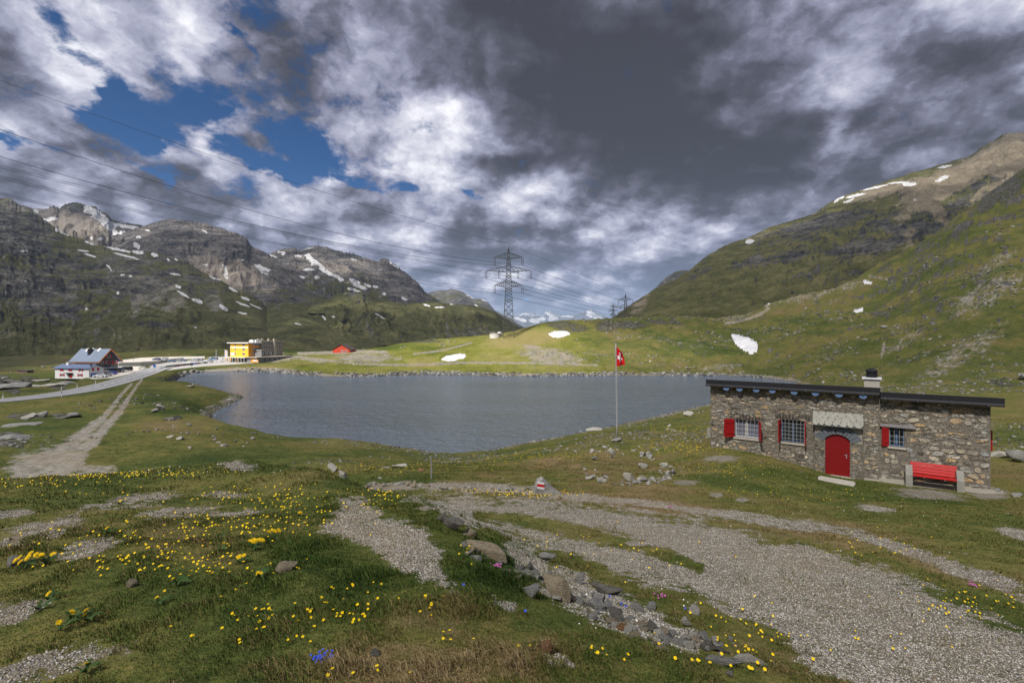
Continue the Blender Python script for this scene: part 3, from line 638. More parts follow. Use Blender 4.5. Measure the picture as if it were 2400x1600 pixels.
mountain('middle_hills', [(680,732),(740,712),(800,690),(850,684),(880,700),(950,712),(1000,706),(1050,712),(1110,716),(1160,730),(1180,744),(1205,760),(1240,785),(1290,800)],
  680, 1290, [(680,700),(1290,800)], 4, [(680,1000),(1290,1150)], 1.15, 6, nx=520, ny=220, rough=.12, cell=130,
  snow=[(722,759,3,3,0),(715,795,3,8,-20),(890,740,14,2,30),(760,745,12,2,50),(1000,715,8,2.4,20),(1030,720,12,2,0),(1060,712,6,3,0),(1115,712,4,4,30),(780,742,5,2,20)],
  rocks=[(850,700,30,12,30,.9),(850,740,40,20,50,.7),(1000,750,50,20,20,.5),(1120,780,60,16,20,.9)], greens=[(960,740,160,30,0,1.),(1050,740,80,20,0,1.),(760,760,90,30,0,.5)])
mountain('blue_mountain', [(940,720),(1005,686),(1032,680),(1045,681),(1057,677),(1083,683),(1098,693),(1113,700),(1128,700),(1144,708),(1159,726),(1180,738),(1200,748),(1210,756),(1236,772),(1260,790)],
  940, 1260, 2200, 60, 3600, 1.2, 7, nx=260, ny=110, rough=.08, cell=420, tint=M_PEAK,
  snow=[(1105,694,12,3,20),(1140,705,10,2,20),(1010,700,6,2,0),(1117,717,4,3,40),(1072,678,10,1.5,0)])
mountain('snowy_range', [(1100,745),(1150,738),(1182,735),(1195,734),(1210,739),(1219,739),(1226,734),(1236,733),(1245,735),(1253,732),(1261,737),(1273,739),(1280,730),(1289,728),(1297,732),(1307,737),(1333,739),(1347,736),(1364,732),(1375,728),(1386,723),(1394,730),(1406,735),(1423,740),(1430,745),(1500,750)],
  1100, 1500, 9000, -100, 14000, 1.0, 8, nx=400, ny=120, rough=.13, cell=900, tint=M_FAR,
  snow=[(1225,750,12,5,20),(1250,752,14,6,0),(1290,742,6,10,-30),(1300,745,10,4,20),(1385,738,12,8,30),(1400,742,12,3,10),(1330,742,14,2,0),(1270,748,12,4,0),(1212,746,8,4,0)])
mountain('far_spur', [(1450,760),(1480,712),(1520,688),(1540,671),(1561,650),(1583,637),(1595,635),(1608,634),(1640,640),(1700,660)],
  1450, 1700, 1700, 60, 2600, 1.1, 9, nx=160, ny=90, rough=.06, cell=260, tint=M_PEAK)
mountain('right_mountain', [(1380,790),(1434,745),(1485,709),(1536,677),(1583,655),(1613,636),(1655,602),(1698,576),(1732,564),(1761,555),(1804,534),(1846,521),(1910,500),(1940,479),(1974,462),(2016,447),(2080,425),(2144,404),(2187,391),(2229,381),(2272,366),(2314,340),(2348,317),(2374,312),(2400,312),(2500,300),(2900,290)],
  1380, 2900, [(1380,600),(1600,470),(2900,480)], [(1380,8),(1800,15),(2300,60),(2900,90)], [(1380,720),(1500,900),(1700,1150),(2100,1300),(2900,1300)], 1.1, 10, nx=900, ny=330, jag=3., gully=.35, rough=.045, cell=150, tint=M_RIGHT,
  snow=[(1757,566,11,5,-12),(2005,458,26,3.2,-14),(2050,440,34,2.4,-12),(1965,468,14,5,-30),(2130,432,18,6,-5),(2208,419,18,5,-24),(2105,428,26,2,-5),(2216,391,18,2.5,-10),(2144,469,5,3,0),(1990,470,16,3,-20)],
  screes=[(2300,385,160,20,-32,1.),(2220,425,90,24,-25,.95),(2380,360,60,40,-30,1.),(2080,445,80,12,-15,.8),(2150,470,40,18,30,.8),(2200,500,40,14,50,.7),(2340,440,60,20,-30,.6),(2120,520,16,50,-10,.6),(1500,715,14,30,30,.6),(1880,540,40,10,-10,.4),(1780,555,40,6,-20,.5)],
  rocks=[(1880,540,120,16,-18,.8),(1820,600,60,14,-10,.7),(1760,620,60,10,-14,.8),(1650,620,50,20,-30,.5),(2010,590,50,14,-10,.7),(2150,540,50,12,-10,.8),(1960,510,60,10,-15,.8),(2250,480,60,8,-20,.8)])
# ================================================================ SKY, SUN, CAMERA
SUN = Vector((-.38,-.56,.735)).normalized()
PUFF, RELK = .85, 1.45
HM = .30
def sky():
    w = bpy.data.worlds.new("World"); sc.world = w; w.use_nodes = True; t = NT(w.node_tree)
    for n in list(w.node_tree.nodes): w.node_tree.nodes.remove(n)
    out = t.node('ShaderNodeOutputWorld')
    tc = t.node('ShaderNodeTexCoord'); d = tc.outputs['Generated']
    x, y, z = t.node('ShaderNodeSeparateXYZ', {0: d}).outputs
    nish = t.node('ShaderNodeTexSky', sky_type='NISHITA', sun_disc=False, sun_elevation=math.asin(SUN.z), sun_rotation=math.atan2(SUN.x, SUN.y) % (2*math.pi), altitude=2300, air_density=.8, dust_density=.0, ozone_density=5.)
    bg1 = t.node('ShaderNodeBackground', {'Color': t.node('ShaderNodeHueSaturation', {'Color': nish.outputs[0], 'Saturation': 1.25}).outputs[0], 'Strength': .062})
    az = t.m('ARCTAN2', x, y); el = t.m('ARCSINE', z)
    # cloud-deck coordinates: flattened toward the horizon
    dz = t.m('ADD', t.m('MAXIMUM', z, -.05), .42); q = t.node('ShaderNodeCombineXYZ', {0: t.m('DIVIDE', x, dz), 1: t.m('DIVIDE', y, dz), 2: t.m('MULTIPLY', z, 1.3)}).outputs[0]
    wv = t.vm('SCALE', t.vm('SUBTRACT', t.noise(q, 3.2, 5, .66, out='Color'), (.5,.5,.5)), .24)
    azw = t.m('ADD', az, t.node('ShaderNodeSeparateXYZ', {0: wv}).outputs[0]); elw = t.m('ADD', el, t.m('MULTIPLY', t.node('ShaderNodeSeparateXYZ', {0: wv}).outputs[1], .6))
    def dirof(px, py):
        v = Vector(((px-CX)/F, 1, (HZ-py)/F)).normalized(); return math.atan2(v.x, v.y), math.asin(v.z)
    V = t.node('ShaderNodeCombineXYZ', {0: azw, 1: elw, 2: 1.}).outputs[0]
    def blob(px, py, rx, ry, ang=0., k=1.):
        a0, e0 = dirof(px, py); a = R(-ang); q_ = 1/F*math.cos(a0)*.95
        A = (math.cos(a)/(rx*q_), math.sin(a)/(rx*q_)); B = (-math.sin(a)/(ry*q_), math.cos(a)/(ry*q_))
        u = t.vm('DOT_PRODUCT', V, (A[0], A[1], -A[0]*a0-A[1]*e0), out=1); v = t.vm('DOT_PRODUCT', V, (B[0], B[1], -B[0]*a0-B[1]*e0), out=1)
        r2 = t.m('MULTIPLY_ADD', u, u, t.m('MULTIPLY', v, v))
        return t.m('MULTIPLY', t.m('POWER', .3679, r2), k)
    def acc(lst):
        s = None
        for q_ in lst: b_ = blob(*q_); s = b_ if s is None else t.m('ADD', s, b_)
        return s
    def n2d(vec, scale, det, rough, out='Fac'):
        nd = t.n.new('ShaderNodeTexNoise'); nd.noise_dimensions = '2D'; t.set(nd.inputs['Vector'], vec)
        for k, v in (('Scale',scale),('Detail',det),('Roughness',rough)): nd.inputs[k].default_value = v
        return nd.outputs[out]
    def puffs(vec):
        nd = t.n.new('ShaderNodeTexVoronoi'); nd.voronoi_dimensions = '2D'; nd.feature = 'SMOOTH_F1'; nd.normalize = True; t.set(nd.inputs['Vector'], vec)
        for k, v in (('Scale',2.9),('Detail',4.),('Roughness',.55),('Lacunarity',2.4),('Smoothness',.35)): nd.inputs[k].default_value = v
        return nd.outputs['Distance']
    def ridge(vec, scale, det, rough):
        nd = t.n.new('ShaderNodeTexNoise'); nd.noise_type = 'RIDGED_MULTIFRACTAL'; nd.normalize = True; t.set(nd.inputs['Vector'], vec)
        for k, v in (('Scale',scale),('Detail',det),('Roughness',rough),('Offset',.9),('Gain',1.4),('Distortion',.25)): nd.inputs[k].default_value = v
        return nd.outputs['Fac']
    fw = n2d(q, 9., 6, .62, 'Color'); qd = t.vm('ADD', q, t.vm('SCALE', t.vm('SUBTRACT', fw, (.5,.5,.5)), .09)); off = (-.040, -.055, 0.)
    big = n2d(q, 2.2, 4, .5); bigo = n2d(t.vm('ADD', q, off), 2.2, 4, .5)
    h0 = t.m('SUBTRACT', big, t.m('MULTIPLY', puffs(qd), PUFF)); h1 = t.m('SUBTRACT', bigo, t.m('MULTIPLY', puffs(t.vm('ADD', qd, off)), PUFF))
    mixc = q; n0 = big
    # where the blue shows
    gap = acc([(270,215,80,35,50,.55),(420,235,70,60,30,.9),(330,300,45,60,-25,.6),(240,250,40,60,-20,.6),(100,20,60,25,40,.5),(150,110,40,16,20,.4),(370,45,20,30,-30,.6),(560,118,26,10,20,.45),(690,322,110,24,12,.9),(560,345,90,18,20,.6),(30,322,60,18,0,.6),(310,402,50,12,15,.5),(800,398,80,12,12,.5),(950,428,50,14,8,.75),(1100,445,70,10,12,.5),(720,400,30,16,0,.5),(640,370,60,12,30,.6),
               (1215,715,40,22,0,.7),(1440,745,60,16,0,.5),(2395,60,30,50,0,.3)])
    edge = n2d(q, 7., 8, .66)
    dens = t.m('SUBTRACT', t.m('MULTIPLY_ADD', t.m('SUBTRACT', h0, HM), .9, .62), t.m('MULTIPLY', gap, 1.18))
    dens = t.m('MULTIPLY_ADD', t.m('SUBTRACT', edge, .5), 2.3, dens); dens_raw = dens
    # brightness of the cloud body
    drk = acc([(1400,160,430,200,18,1.05),(1600,330,330,110,18,.85),(1150,60,260,90,0,.55),(1900,120,240,160,0,.5),(1680,430,150,50,20,.45),(1800,520,200,40,-10,.25),(1300,615,330,46,5,.62),(1080,590,200,34,0,.40),(1500,640,160,26,0,.30),(620,560,160,30,10,.32),(250,430,140,30,12,.25),(120,260,140,60,0,.18),(830,470,110,26,15,.30),(910,490,70,26,10,.25),(750,500,160,30,10,.2),(2250,300,260,120,-20,.30),(2350,160,160,120,0,.25),(40,500,160,30,0,.2)])
    lit = acc([(900,170,190,140,30,.26),(690,130,160,60,20,.0),(420,340,110,40,20,.40),(620,420,180,36,18,.38),(90,370,110,30,10,.35),(1080,410,200,34,10,.45),(1330,500,200,40,10,.5),(1560,560,120,50,-20,.42),(1960,300,40,110,15,.55),(2040,160,70,60,0,.35),(1910,440,70,30,-20,.30),(480,120,160,60,0,.2),(130,60,120,60,0,.15),(1000,480,120,30,10,.3),(1010,580,50,12,5,.35),(1250,660,90,22,0,.42),(1420,660,60,20,0,.35),(2380,190,60,60,0,.3),(650,470,120,20,20,.2)])
    cover = t.ss(t.m('ADD', t.m('ADD', dens, t.m('MULTIPLY', lit, .35)), t.m('ADD', t.m('MULTIPLY', drk, .5), t.ss(el, .34, .06, 0., .55))), .0, .55)
    rel = t.m('MULTIPLY', t.m('SUBTRACT', h0, h1), RELK)
    soft = t.ss(drk, .1, 1., 1., .72)       # heavy rain cloud: flatter relief
    body = t.m('MULTIPLY_ADD', t.m('SUBTRACT', h0, HM), t.m('MULTIPLY', soft, .60), t.m('MULTIPLY_ADD', rel, soft, .49))
    body = t.m('ADD', body, t.m('MULTIPLY', lit, .56)); body = t.m('SUBTRACT', body, t.m('MULTIPLY', drk, .34))
    body = t.m('MULTIPLY_ADD', t.m('SUBTRACT', edge, .5), t.m("MULTIPLY", soft, .55), body)
    cl = t.ramp(body, [(0.,(.034,.034,.043)),(.18,(.056,.057,.074)),(.33,(.112,.114,.156)),(.48,(.215,.222,.300)),(.64,(.345,.352,.44)),(.82,(.57,.57,.63)),(1.,(.80,.80,.84))])
    # low clouds keep a colder, bluer cast; thin ones let the blue through
    cl = t.mix(t.m('MULTIPLY', t.ss(el, .24, .02), t.m('MULTIPLY', t.ss(body, .75, .3), .6)), cl, (.085,.125,.225), blend='MIX')
    bg2 = t.node('ShaderNodeBackground', {'Color': cl, 'Strength': 1.0})
    mx = t.node('ShaderNodeMixShader', {0: cover, 1: bg1.outputs[0], 2: bg2.outputs[0]})
    t.l.new(mx.outputs[0], out.inputs[0])
    w.cycles.sampling_method = 'NONE'
sky()
sl = bpy.data.lights.new('sun', 'SUN'); sl.energy = 5.0; sl.angle = R(.6); sl.color = (1,.95,.87)
so = bpy.data.objects.new('sun', sl); C.objects.link(so); so.rotation_euler = (-SUN).to_track_quat('-Z', 'Y').to_euler()
cam = bpy.data.cameras.new('camera'); co_ = bpy.data.objects.new('camera', cam); C.objects.link(co_)
cam.sensor_width = 36; cam.lens = F/2400*36; cam.clip_start = .05; cam.clip_end = 60000
cam.shift_y = -10/2400; co_.location = (0,0,H); co_.rotation_euler = (R(90),0,0); sc.camera = co_
sc.view_settings.view_transform = 'Standard'; sc.view_settings.look = 'None'; sc.view_settings.exposure = .56; sc.view_settings.gamma = 1

# ================================================================ ADDED CLOUD DECK (unseen, behind the camera): shades the ground, holes shaped for sun patches
def shade_cloud_deck():
    zc = 3200.
    def proj(px, py, Y):
        p = P(px, py, Y); k = (zc-p.z)/SUN.z; return p.x+SUN.x*k, p.y+SUN.y*k
    gx = np.linspace(-4300, 1400, 380); gy = np.linspace(-3000, 900, 300); X, Y = np.meshgrid(gx, gy)
    wx = X+fbm(X/260, Y/260, 4)*70+fbm(X/60,Y/60,3)*10; wy = Y+fbm(X/260+9, Y/260+4, 4)*70+fbm(X/60+5,Y/60,3)*10
    d = .80+.25*fbm(X/500, Y/500, 4)
    # holes: (px,py,Y, rx, ry metres, depth)
    holes = [(1050,830,270,130,75,1.),(620,840,280,120,60,1.),(400,846,260,100,60,1.),(180,860,190,60,40,.9),(1250,790,290,60,50,.9),(1500,850,235,30,20,.2),
             (2300,440,1150,260,160,1.),(2150,420,1200,330,110,1.),(2380,500,900,120,150,.9),(1850,520,1150,160,60,.5),
             (120,510,1600,300,260,.9),(60,470,1250,130,60,.9),(420,520,1600,250,150,.6),(740,600,1600,200,160,.7),(540,640,1100,60,60,.8),(960,745,1000,150,70,.9),(1050,750,1050,120,60,.8),(740,700,950,60,40,.8),(1100,700,3400,500,300,.8),
             (700,740,800,60,30,.5),(300,720,700,60,30,.4)]
    for px, py, Yh, rx, ry, k in holes:
        cx_, cy_ = proj(px, py, Yh); e = np.hypot((wx-cx_)/rx, (wy-cy_)/ry)
        d = d-1.3*k*(1-sstep(.72, 1.12, e))
    d = d*sstep(0, 300, X+4300)*sstep(1400, 1100, X)*sstep(0, 300, Y+3000)*sstep(900, 600, Y)
    d = np.clip(d, 0, 1)
    top = zc+8+50*d*(.6+.5*fbm(X/180, Y/180, 4)); bot = zc-20*d*(.5+fbm(X/200,Y/200+7,3)*.4)
    n = X.size; ii = np.arange(n).reshape(X.shape)
    q = lambda a: np.stack([a[:-1,:-1], a[:-1,1:], a[1:,1:], a[1:,:-1]], -1).reshape(-1, 4)
    f = np.concatenate([q(ii)[:, ::-1], q(ii)+n])
    ring = np.concatenate([ii[0,:], ii[1:,-1], ii[-1,-2::-1], ii[-2:0:-1,0]]); nx_ = np.roll(ring, -1)
    f = np.concatenate([f, np.stack([ring, nx_, nx_+n, ring+n], -1)])
    v = np.concatenate([np.stack([X, Y, bot], -1).reshape(-1, 3), np.stack([X, Y, top], -1).reshape(-1, 3)])
    m = bpy.data.materials.new('shade_cloud_vapour'); m.use_nodes = True; t = NT(m.node_tree); m.node_tree.nodes.clear()
    o = t.node('ShaderNodeOutputMaterial'); a = t.attr('vapour')
    dif = t.node('ShaderNodeBsdfDiffuse', {'Color': (.8,.81,.83)}); trl = t.node('ShaderNodeBsdfTranslucent', {'Color': (.8,.81,.83)})
    ds = t.node('ShaderNodeMixShader', {0: .6, 1: dif.outputs[0], 2: trl.outputs[0]})
    tr = t.node('ShaderNodeBsdfTransparent'); mx = t.node('ShaderNodeMixShader', {0: t.m('MULTIPLY', a, SHADE_CLOUD_OPAC), 1: tr.outputs[0], 2: ds.outputs[0]})
    t.l.new(mx.outputs[0], o.inputs[0])
    me = np_mesh('shade_clouds', v, f, m, True, {'vapour': np.concatenate([d.ravel(), d.ravel()])})
    tag(link('shade_clouds', me), kind='stuff')  # added out of view to cast shade on the terrain
SHADE_CLOUD_OPAC = .38
shade_cloud_deck()
# ================================================================ STONE HUT
def masonry(name, ochre=.5, sc_=1., flat=2.3):
    m, t, b, co = new_mat(name, .93, .12)
    w = t.vm('SCALE', t.vm('SUBTRACT', t.noise(co, 3.4, 4, .65, out='Color'), (.5,.5,.5)), .42)
    p = t.mapping(t.vm('ADD', co, w), (1., 1., flat))
    v = t.node('ShaderNodeTexVoronoi', {'Vector': p, 'Scale': 5.2*sc_}); e = t.vor(p, 5.2*sc_, 'Distance', 'DISTANCE_TO_EDGE')
    v2 = t.node('ShaderNodeTexVoronoi', {'Vector': p, 'Scale': 12.*sc_}); e2 = t.vor(p, 12.*sc_, 'Distance', 'DISTANCE_TO_EDGE')
    pick = t.ss(t.noise(co, 1.1, 3), .46, .54)          # some parts laid in small stones
    r = t.mix(pick, v.outputs['Color'], v2.outputs['Color']); ed = t.mix(pick, e, t.m('MULTIPLY', e2, 2.), 'FLOAT')
    sr = t.node('ShaderNodeSeparateColor', {0: r})
    col = t.ramp(sr.outputs[0], [(0.,(.050,.046,.042)),(.15,(.11,.10,.088)),(.32,(.20,.175,.145)),(.5,(.155,.16,.165)),(.62,(.24,.21,.165)),(.76,(.29,.20,.11) if ochre else (.19,.185,.175)),(.85,(.16,.155,.145)),(1.,(.34,.31,.265))])
    col = t.vm('SCALE', col, t.m('MULTIPLY_ADD', t.noise(co, 14, 6, .75), 1.7, .12))
    col = t.mix(t.m('MULTIPLY', t.ss(t.noise(co, 5, 5, .7), .56, .68), .5), col, (.30,.19,.09) if ochre else (.25,.25,.23))
    mort = t.ramp(t.noise(co, 9, 5, .7), [(.3,(.17,.155,.125)),(.55,(.33,.295,.24)),(.75,(.44,.40,.33))])
    mm = t.ss(t.m('ADD', ed, t.m('MULTIPLY', t.m('SUBTRACT', t.noise(co, 11, 4, .7), .5), .12)), .045, .012)
    gap = t.ss(t.noise(co, 2.6, 3), .40, .54); dark = t.m('MULTIPLY', mm, t.m('SUBTRACT', 1., gap))
    c = t.mix(t.m('MULTIPLY', mm, gap), col, mort); c = t.mix(t.m('MULTIPLY', dark, .6), c, (.045,.04,.034))
    tone = t.attr('tone'); isst = t.m('GREATER_THAN', tone, -.5)
    sc1 = t.ramp(tone, [(0.,(.060,.055,.050)),(.12,(.13,.12,.105)),(.3,(.235,.21,.175)),(.45,(.19,.195,.195)),(.56,(.29,.26,.21)),(.68,(.33,.24,.135) if ochre else (.24,.23,.21)),(.76,(.17,.165,.16)),(.88,(.38,.35,.29)),(1.,(.22,.24,.26))])
    sc1 = t.vm('SCALE', sc1, t.m('MULTIPLY_ADD', t.noise(co, 16, 6, .75), 2.6, .10)); sc1 = t.vm('MULTIPLY', sc1, (1.30,1.24,1.14)); sc1 = t.mix(t.m('MULTIPLY', t.ss(t.noise(co, 7, 5, .7), .55, .66), .4), sc1, mort)
    c = t.mix(t.m('MULTIPLY', t.m('SUBTRACT', 1., isst), .55), c, mort); c = t.mix(isst, c, sc1)
    t.set(b.inputs['Base Color'], c)
    h = t.m('ADD', t.m('MULTIPLY', t.ss(ed, 0, .12), 1.), t.m('MULTIPLY', t.noise(co, 22, 5, .7), .55)); h = t.m('ADD', h, t.m('MULTIPLY', sr.outputs[1], .5))
    t.set(b.inputs['Normal'], t.bump(h, 1., .045)); return m
M_WALL = masonry('rubble_masonry', .5); M_PORCH = masonry('coursed_masonry', .4, 1.2, 3.4)
M_MORTAR = simple('old_mortar', (.30,.275,.23), .95, .1, .35, 5, bump=.01)
M_RED = simple('red_paint', (.30,.007,.009), .45, .4, .12, 3)
M_REDD = simple('red_door_paint', (.20,.004,.006), .5, .35, .10, 2)
M_REDB = simple('bench_red_paint', (.46,.010,.010), .45, .4, .10, 3)
M_CONC = simple('grey_concrete', (.27,.26,.23), .95, .1, .3, 5, bump=.008)
M_CONCL = simple('pale_concrete', (.42,.39,.33), .95, .1, .22, 4, bump=.006)
M_BLACK = simple('black_sheet_metal', (.012,.012,.015), .45, .5, .2, 2)
M_GUT = simple('grey_gutter_metal', (.09,.09,.10), .5, .5, .3, 3, metal=.3)
M_BLUEP = simple('pale_blue_paint', (.11,.18,.33), .7, .3, .2, 9)
M_GREYW = simple('weathered_grey_wood', (.25,.235,.24), .9, .1, .35, 9, bump=.006)
M_WHITE = simple('white_paint', (.66,.66,.68), .6, .3, .12, 4)
M_IRON = simple('grey_ironwork', (.30,.31,.33), .6, .4, .2, 9)
M_GLASS = glass_mat('dark_glass')
M_CURT = simple('drawn_curtain', (.17,.18,.23), .9, .1, .2, 12)
M_SLATE = simple('pale_stone_slate', (.31,.305,.265), .9, .15, .4, 4, bump=.01)
M_DSTONE = simple('dark_dressed_stone', (.13,.145,.165), .9, .2, .45, 7, bump=.012)
HYAW = math.atan2(HE.y, HE.x)
hut = empty('stone_hut', (HL.x, HL.y, 10.0), HYAW, 'low rubble stone hut with flat black roof edge, red arched door and red shutters', 'hut')
ZB = 10.0      # local z = world - 10; local x runs along the front wall, local y points into the hut
def hs(px, py, off=0.): s, z = hut_sz(px, py, off); return s, z-ZB
SJ = hs(2061, 920)[0]; SR = hs(2322, 1000, -.18)[0]
ZE1 = hs(1850, 914)[1]; ZE2 = hs(2200, 943, -.18)[1]
print('hut', SJ, SR, ZE1, ZE2)
def rect(px0, py0, px1, py1, off=0.):
    a = hs(px0, py0, off); b_ = hs(px1, py1, off); c_ = hs(px0, py1, off); d_ = hs(px1, py0, off)
    return a[0], b_[0], (b_[1]+c_[1])/2, (a[1]+d_[1])/2      # s0,s1,z0,z1
W1 = rect(1722, 983, 1778, 1026); W2 = rect(1831, 984, 1886, 1037); W3 = rect(2084, 998, 2120, 1047, -.18)
DR = rect(1934, 1017, 1992, 1115, .12)
DZ0 = DR[2]+.02; DZ1 = DR[3]
def wall_panels(mb, x0, x1, z0, z1, y, th, holes):
    """solid wall slab with rectangular openings: strips between the openings"""
    xs = sorted(holes, key=lambda h: h[0]); cur = x0
    for h in xs:
        if h[0] > cur: mb.box(cur, h[0], y, y+th, z0, z1)
        mb.box(h[0], h[1], y, y+th, z0, h[2]); mb.box(h[0], h[1], y, y+th, h[3], z1); cur = h[1]
    mb.box(cur, x1, y, y+th, z0, z1)
D = 5.2
def stone_face(mb, x0, x1, zlo, zhi, y, holes, rh, rw, depth, seed, gapk=.03):
    """individually shaped stones standing proud of the mortar; returns the tone of every vertex added"""
    rg = random.Random(seed); tones = []; z = zlo
    while z < zhi-.05:
        h = rg.uniform(*rh); x = x0+rg.uniform(-.1,0)
        while x < x1:
            w = rg.uniform(*rw); a, b_ = max(x, x0)+gapk*.4, min(x+w, x1)-gapk*.4; c, d = z+gapk*.4+rg.uniform(-.02,.02), min(z+h, zhi)-gapk*.4
            x += w
            if b_-a < .06 or d-c < .035: continue
            if any(a < q[1]+.03 and b_ > q[0]-.03 and c < q[3]+.03 and d > q[2]-.03 for q in holes) or rg.random() < .16: continue
            n = 9; cx, cz = (a+b_)/2, (c+d)/2; sl_ = rg.uniform(-.22,.22); base = []; top = []; th = rg.uniform(*depth); e = rg.uniform(2.4,4.5)
            for k in range(n):
                t_ = 2*math.pi*(k+rg.uniform(-.28,.28))/n; r_ = (abs(math.cos(t_))**e+abs(math.sin(t_))**e)**(-1/e)*rg.uniform(.88,1.02)
                px_ = (b_-a)/2*r_*math.cos(t_); pz_ = (d-c)/2*r_*math.sin(t_); wz = .07*math.sin(cx*1.7+seed)+.05*math.sin(cx*4.1+cz*2.3)+.03*math.sin(cx*9.+cz*5); base.append((cx+px_, y+.01, cz+pz_+px_*sl_+wz)); top.append((cx+px_*.86, y-th*rg.uniform(.7,1.), cz+pz_*.84+px_*sl_+wz))
            mb.add(base+top, [tuple(range(n,2*n))]+[(i,(i+1)%n,n+(i+1)%n,n+i) for i in range(n)]); tones += [rg.random()]*(2*n)
        z += h
    return tones
def wall_mesh(mb, n0, tones, name, mat):
    me = bpy.data.meshes.new(name); me.from_pydata(mb.v, [], mb.f); at = me.attributes.new('tone', 'FLOAT', 'POINT'); at.data.foreach_set('value', [-1.]*n0+tones)
    me.materials.append(mat); bm = bmesh.new(); bm.from_mesh(me); bmesh.ops.recalc_face_normals(bm, faces=bm.faces); bm.to_mesh(me); bm.free(); return link(name, me, hut)
mb = MB(); wall_panels(mb, 0, SJ, -.9, ZE1, 0, .45, [W1, W2, (DR[0]-.02, DR[1]+.02, DR[2]-.1, DZ1)])
mb.box(0, .45, .45, D, -.9, ZE1-.35); mb.box(SJ-.3, SJ, .45, D, -.9, ZE1-.35); mb.box(0, SJ, D, D+.4, -.9, ZE1-.8)
n0 = len(mb.v); tn = stone_face(mb, .02, SJ-.02, -.9, ZE1+.08, 0, [(q[0]-.02,q[1]+.02,q[2]-.10,q[3]+.02) for q in (W1, W2)]+[(rect(1909,994,2021.5,1123,.12)[0], rect(1909,994,2021.5,1123,.12)[1], -2, hs(1960,966,.12)[1])], (.07,.21), (.12,.46), (.012,.04), 3)
wall_mesh(mb, n0, tn, 'wall', M_WALL)
mb = MB(); wall_panels(mb, SJ, SR, -.9, ZE2, .18, .45, [W3])
mb.box(SR-.45, SR, .63, D, -.9, ZE2-.35); mb.box(SJ, SR, D, D+.4, -.9, ZE2-.8)
n0 = len(mb.v); tn = stone_face(mb, SJ+.02, SR-.01, -.9, ZE2+.08, .18, [(W3[0]-.35,W3[1]+.02,W3[2]-.10,W3[3]+.03)], (.08,.26), (.14,.52), (.015,.05), 4)
wall_mesh(mb, n0, tn, 'wall', M_WALL)
def roof(x0, x1, y0, ze, nm):
    mb = MB(); a = .10
    mb.hexa([(x0,y0,ze+.10),(x1,y0,ze+.10),(x1,D+.7,ze-.75),(x0,D+.7,ze-.75),(x0,y0,ze+.36),(x1,y0,ze+.36),(x1,D+.7,ze-.45),(x0,D+.7,ze-.45)])
    r = mb.build('roof', M_BLACK, hut, .01)
    g = MB(); n = 7; yc = y0-.075; zc = ze+.115                         # half-round gutter along the eave
    pr = [(yc+.085*math.cos(math.pi+math.pi*i/n), zc+.115*math.sin(math.pi+math.pi*i/n)) for i in range(n+1)]
    pr += [(yc+.072*math.cos(2*math.pi-math.pi*i/n), zc+.10*math.sin(2*math.pi-math.pi*i/n)) for i in range(n+1)]
    g.prism(pr, 'x', x0+.02, x1-.02)
    for k in range(int((x1-x0)/1.1)+1): g.box(x0+.15+k*1.1, x0+.19+k*1.1, y0-.165, y0, ze+.01, ze+.13)
    g.build('gutter', M_GUT, r)
    return r
rf = roof(-.16, SJ+.02, -.30, ZE1, 'a'); rf2 = roof(SJ+.03, SR+.36, -.12, ZE2, 'b')
for i, px in enumerate((1702,1733,1772,1810,1861,1911,1966,2023)):
    s = hs(px, 925, .37)[0]; mb = MB(); n = 14
    mb.prism([(s+.15*math.cos(2*math.pi*k/n), ZE1-.045+.13*math.sin(2*math.pi*k/n)) for k in range(n)], 'y', -.37, .05); mb.build('beam_end', M_BLUEP, hut, .01)
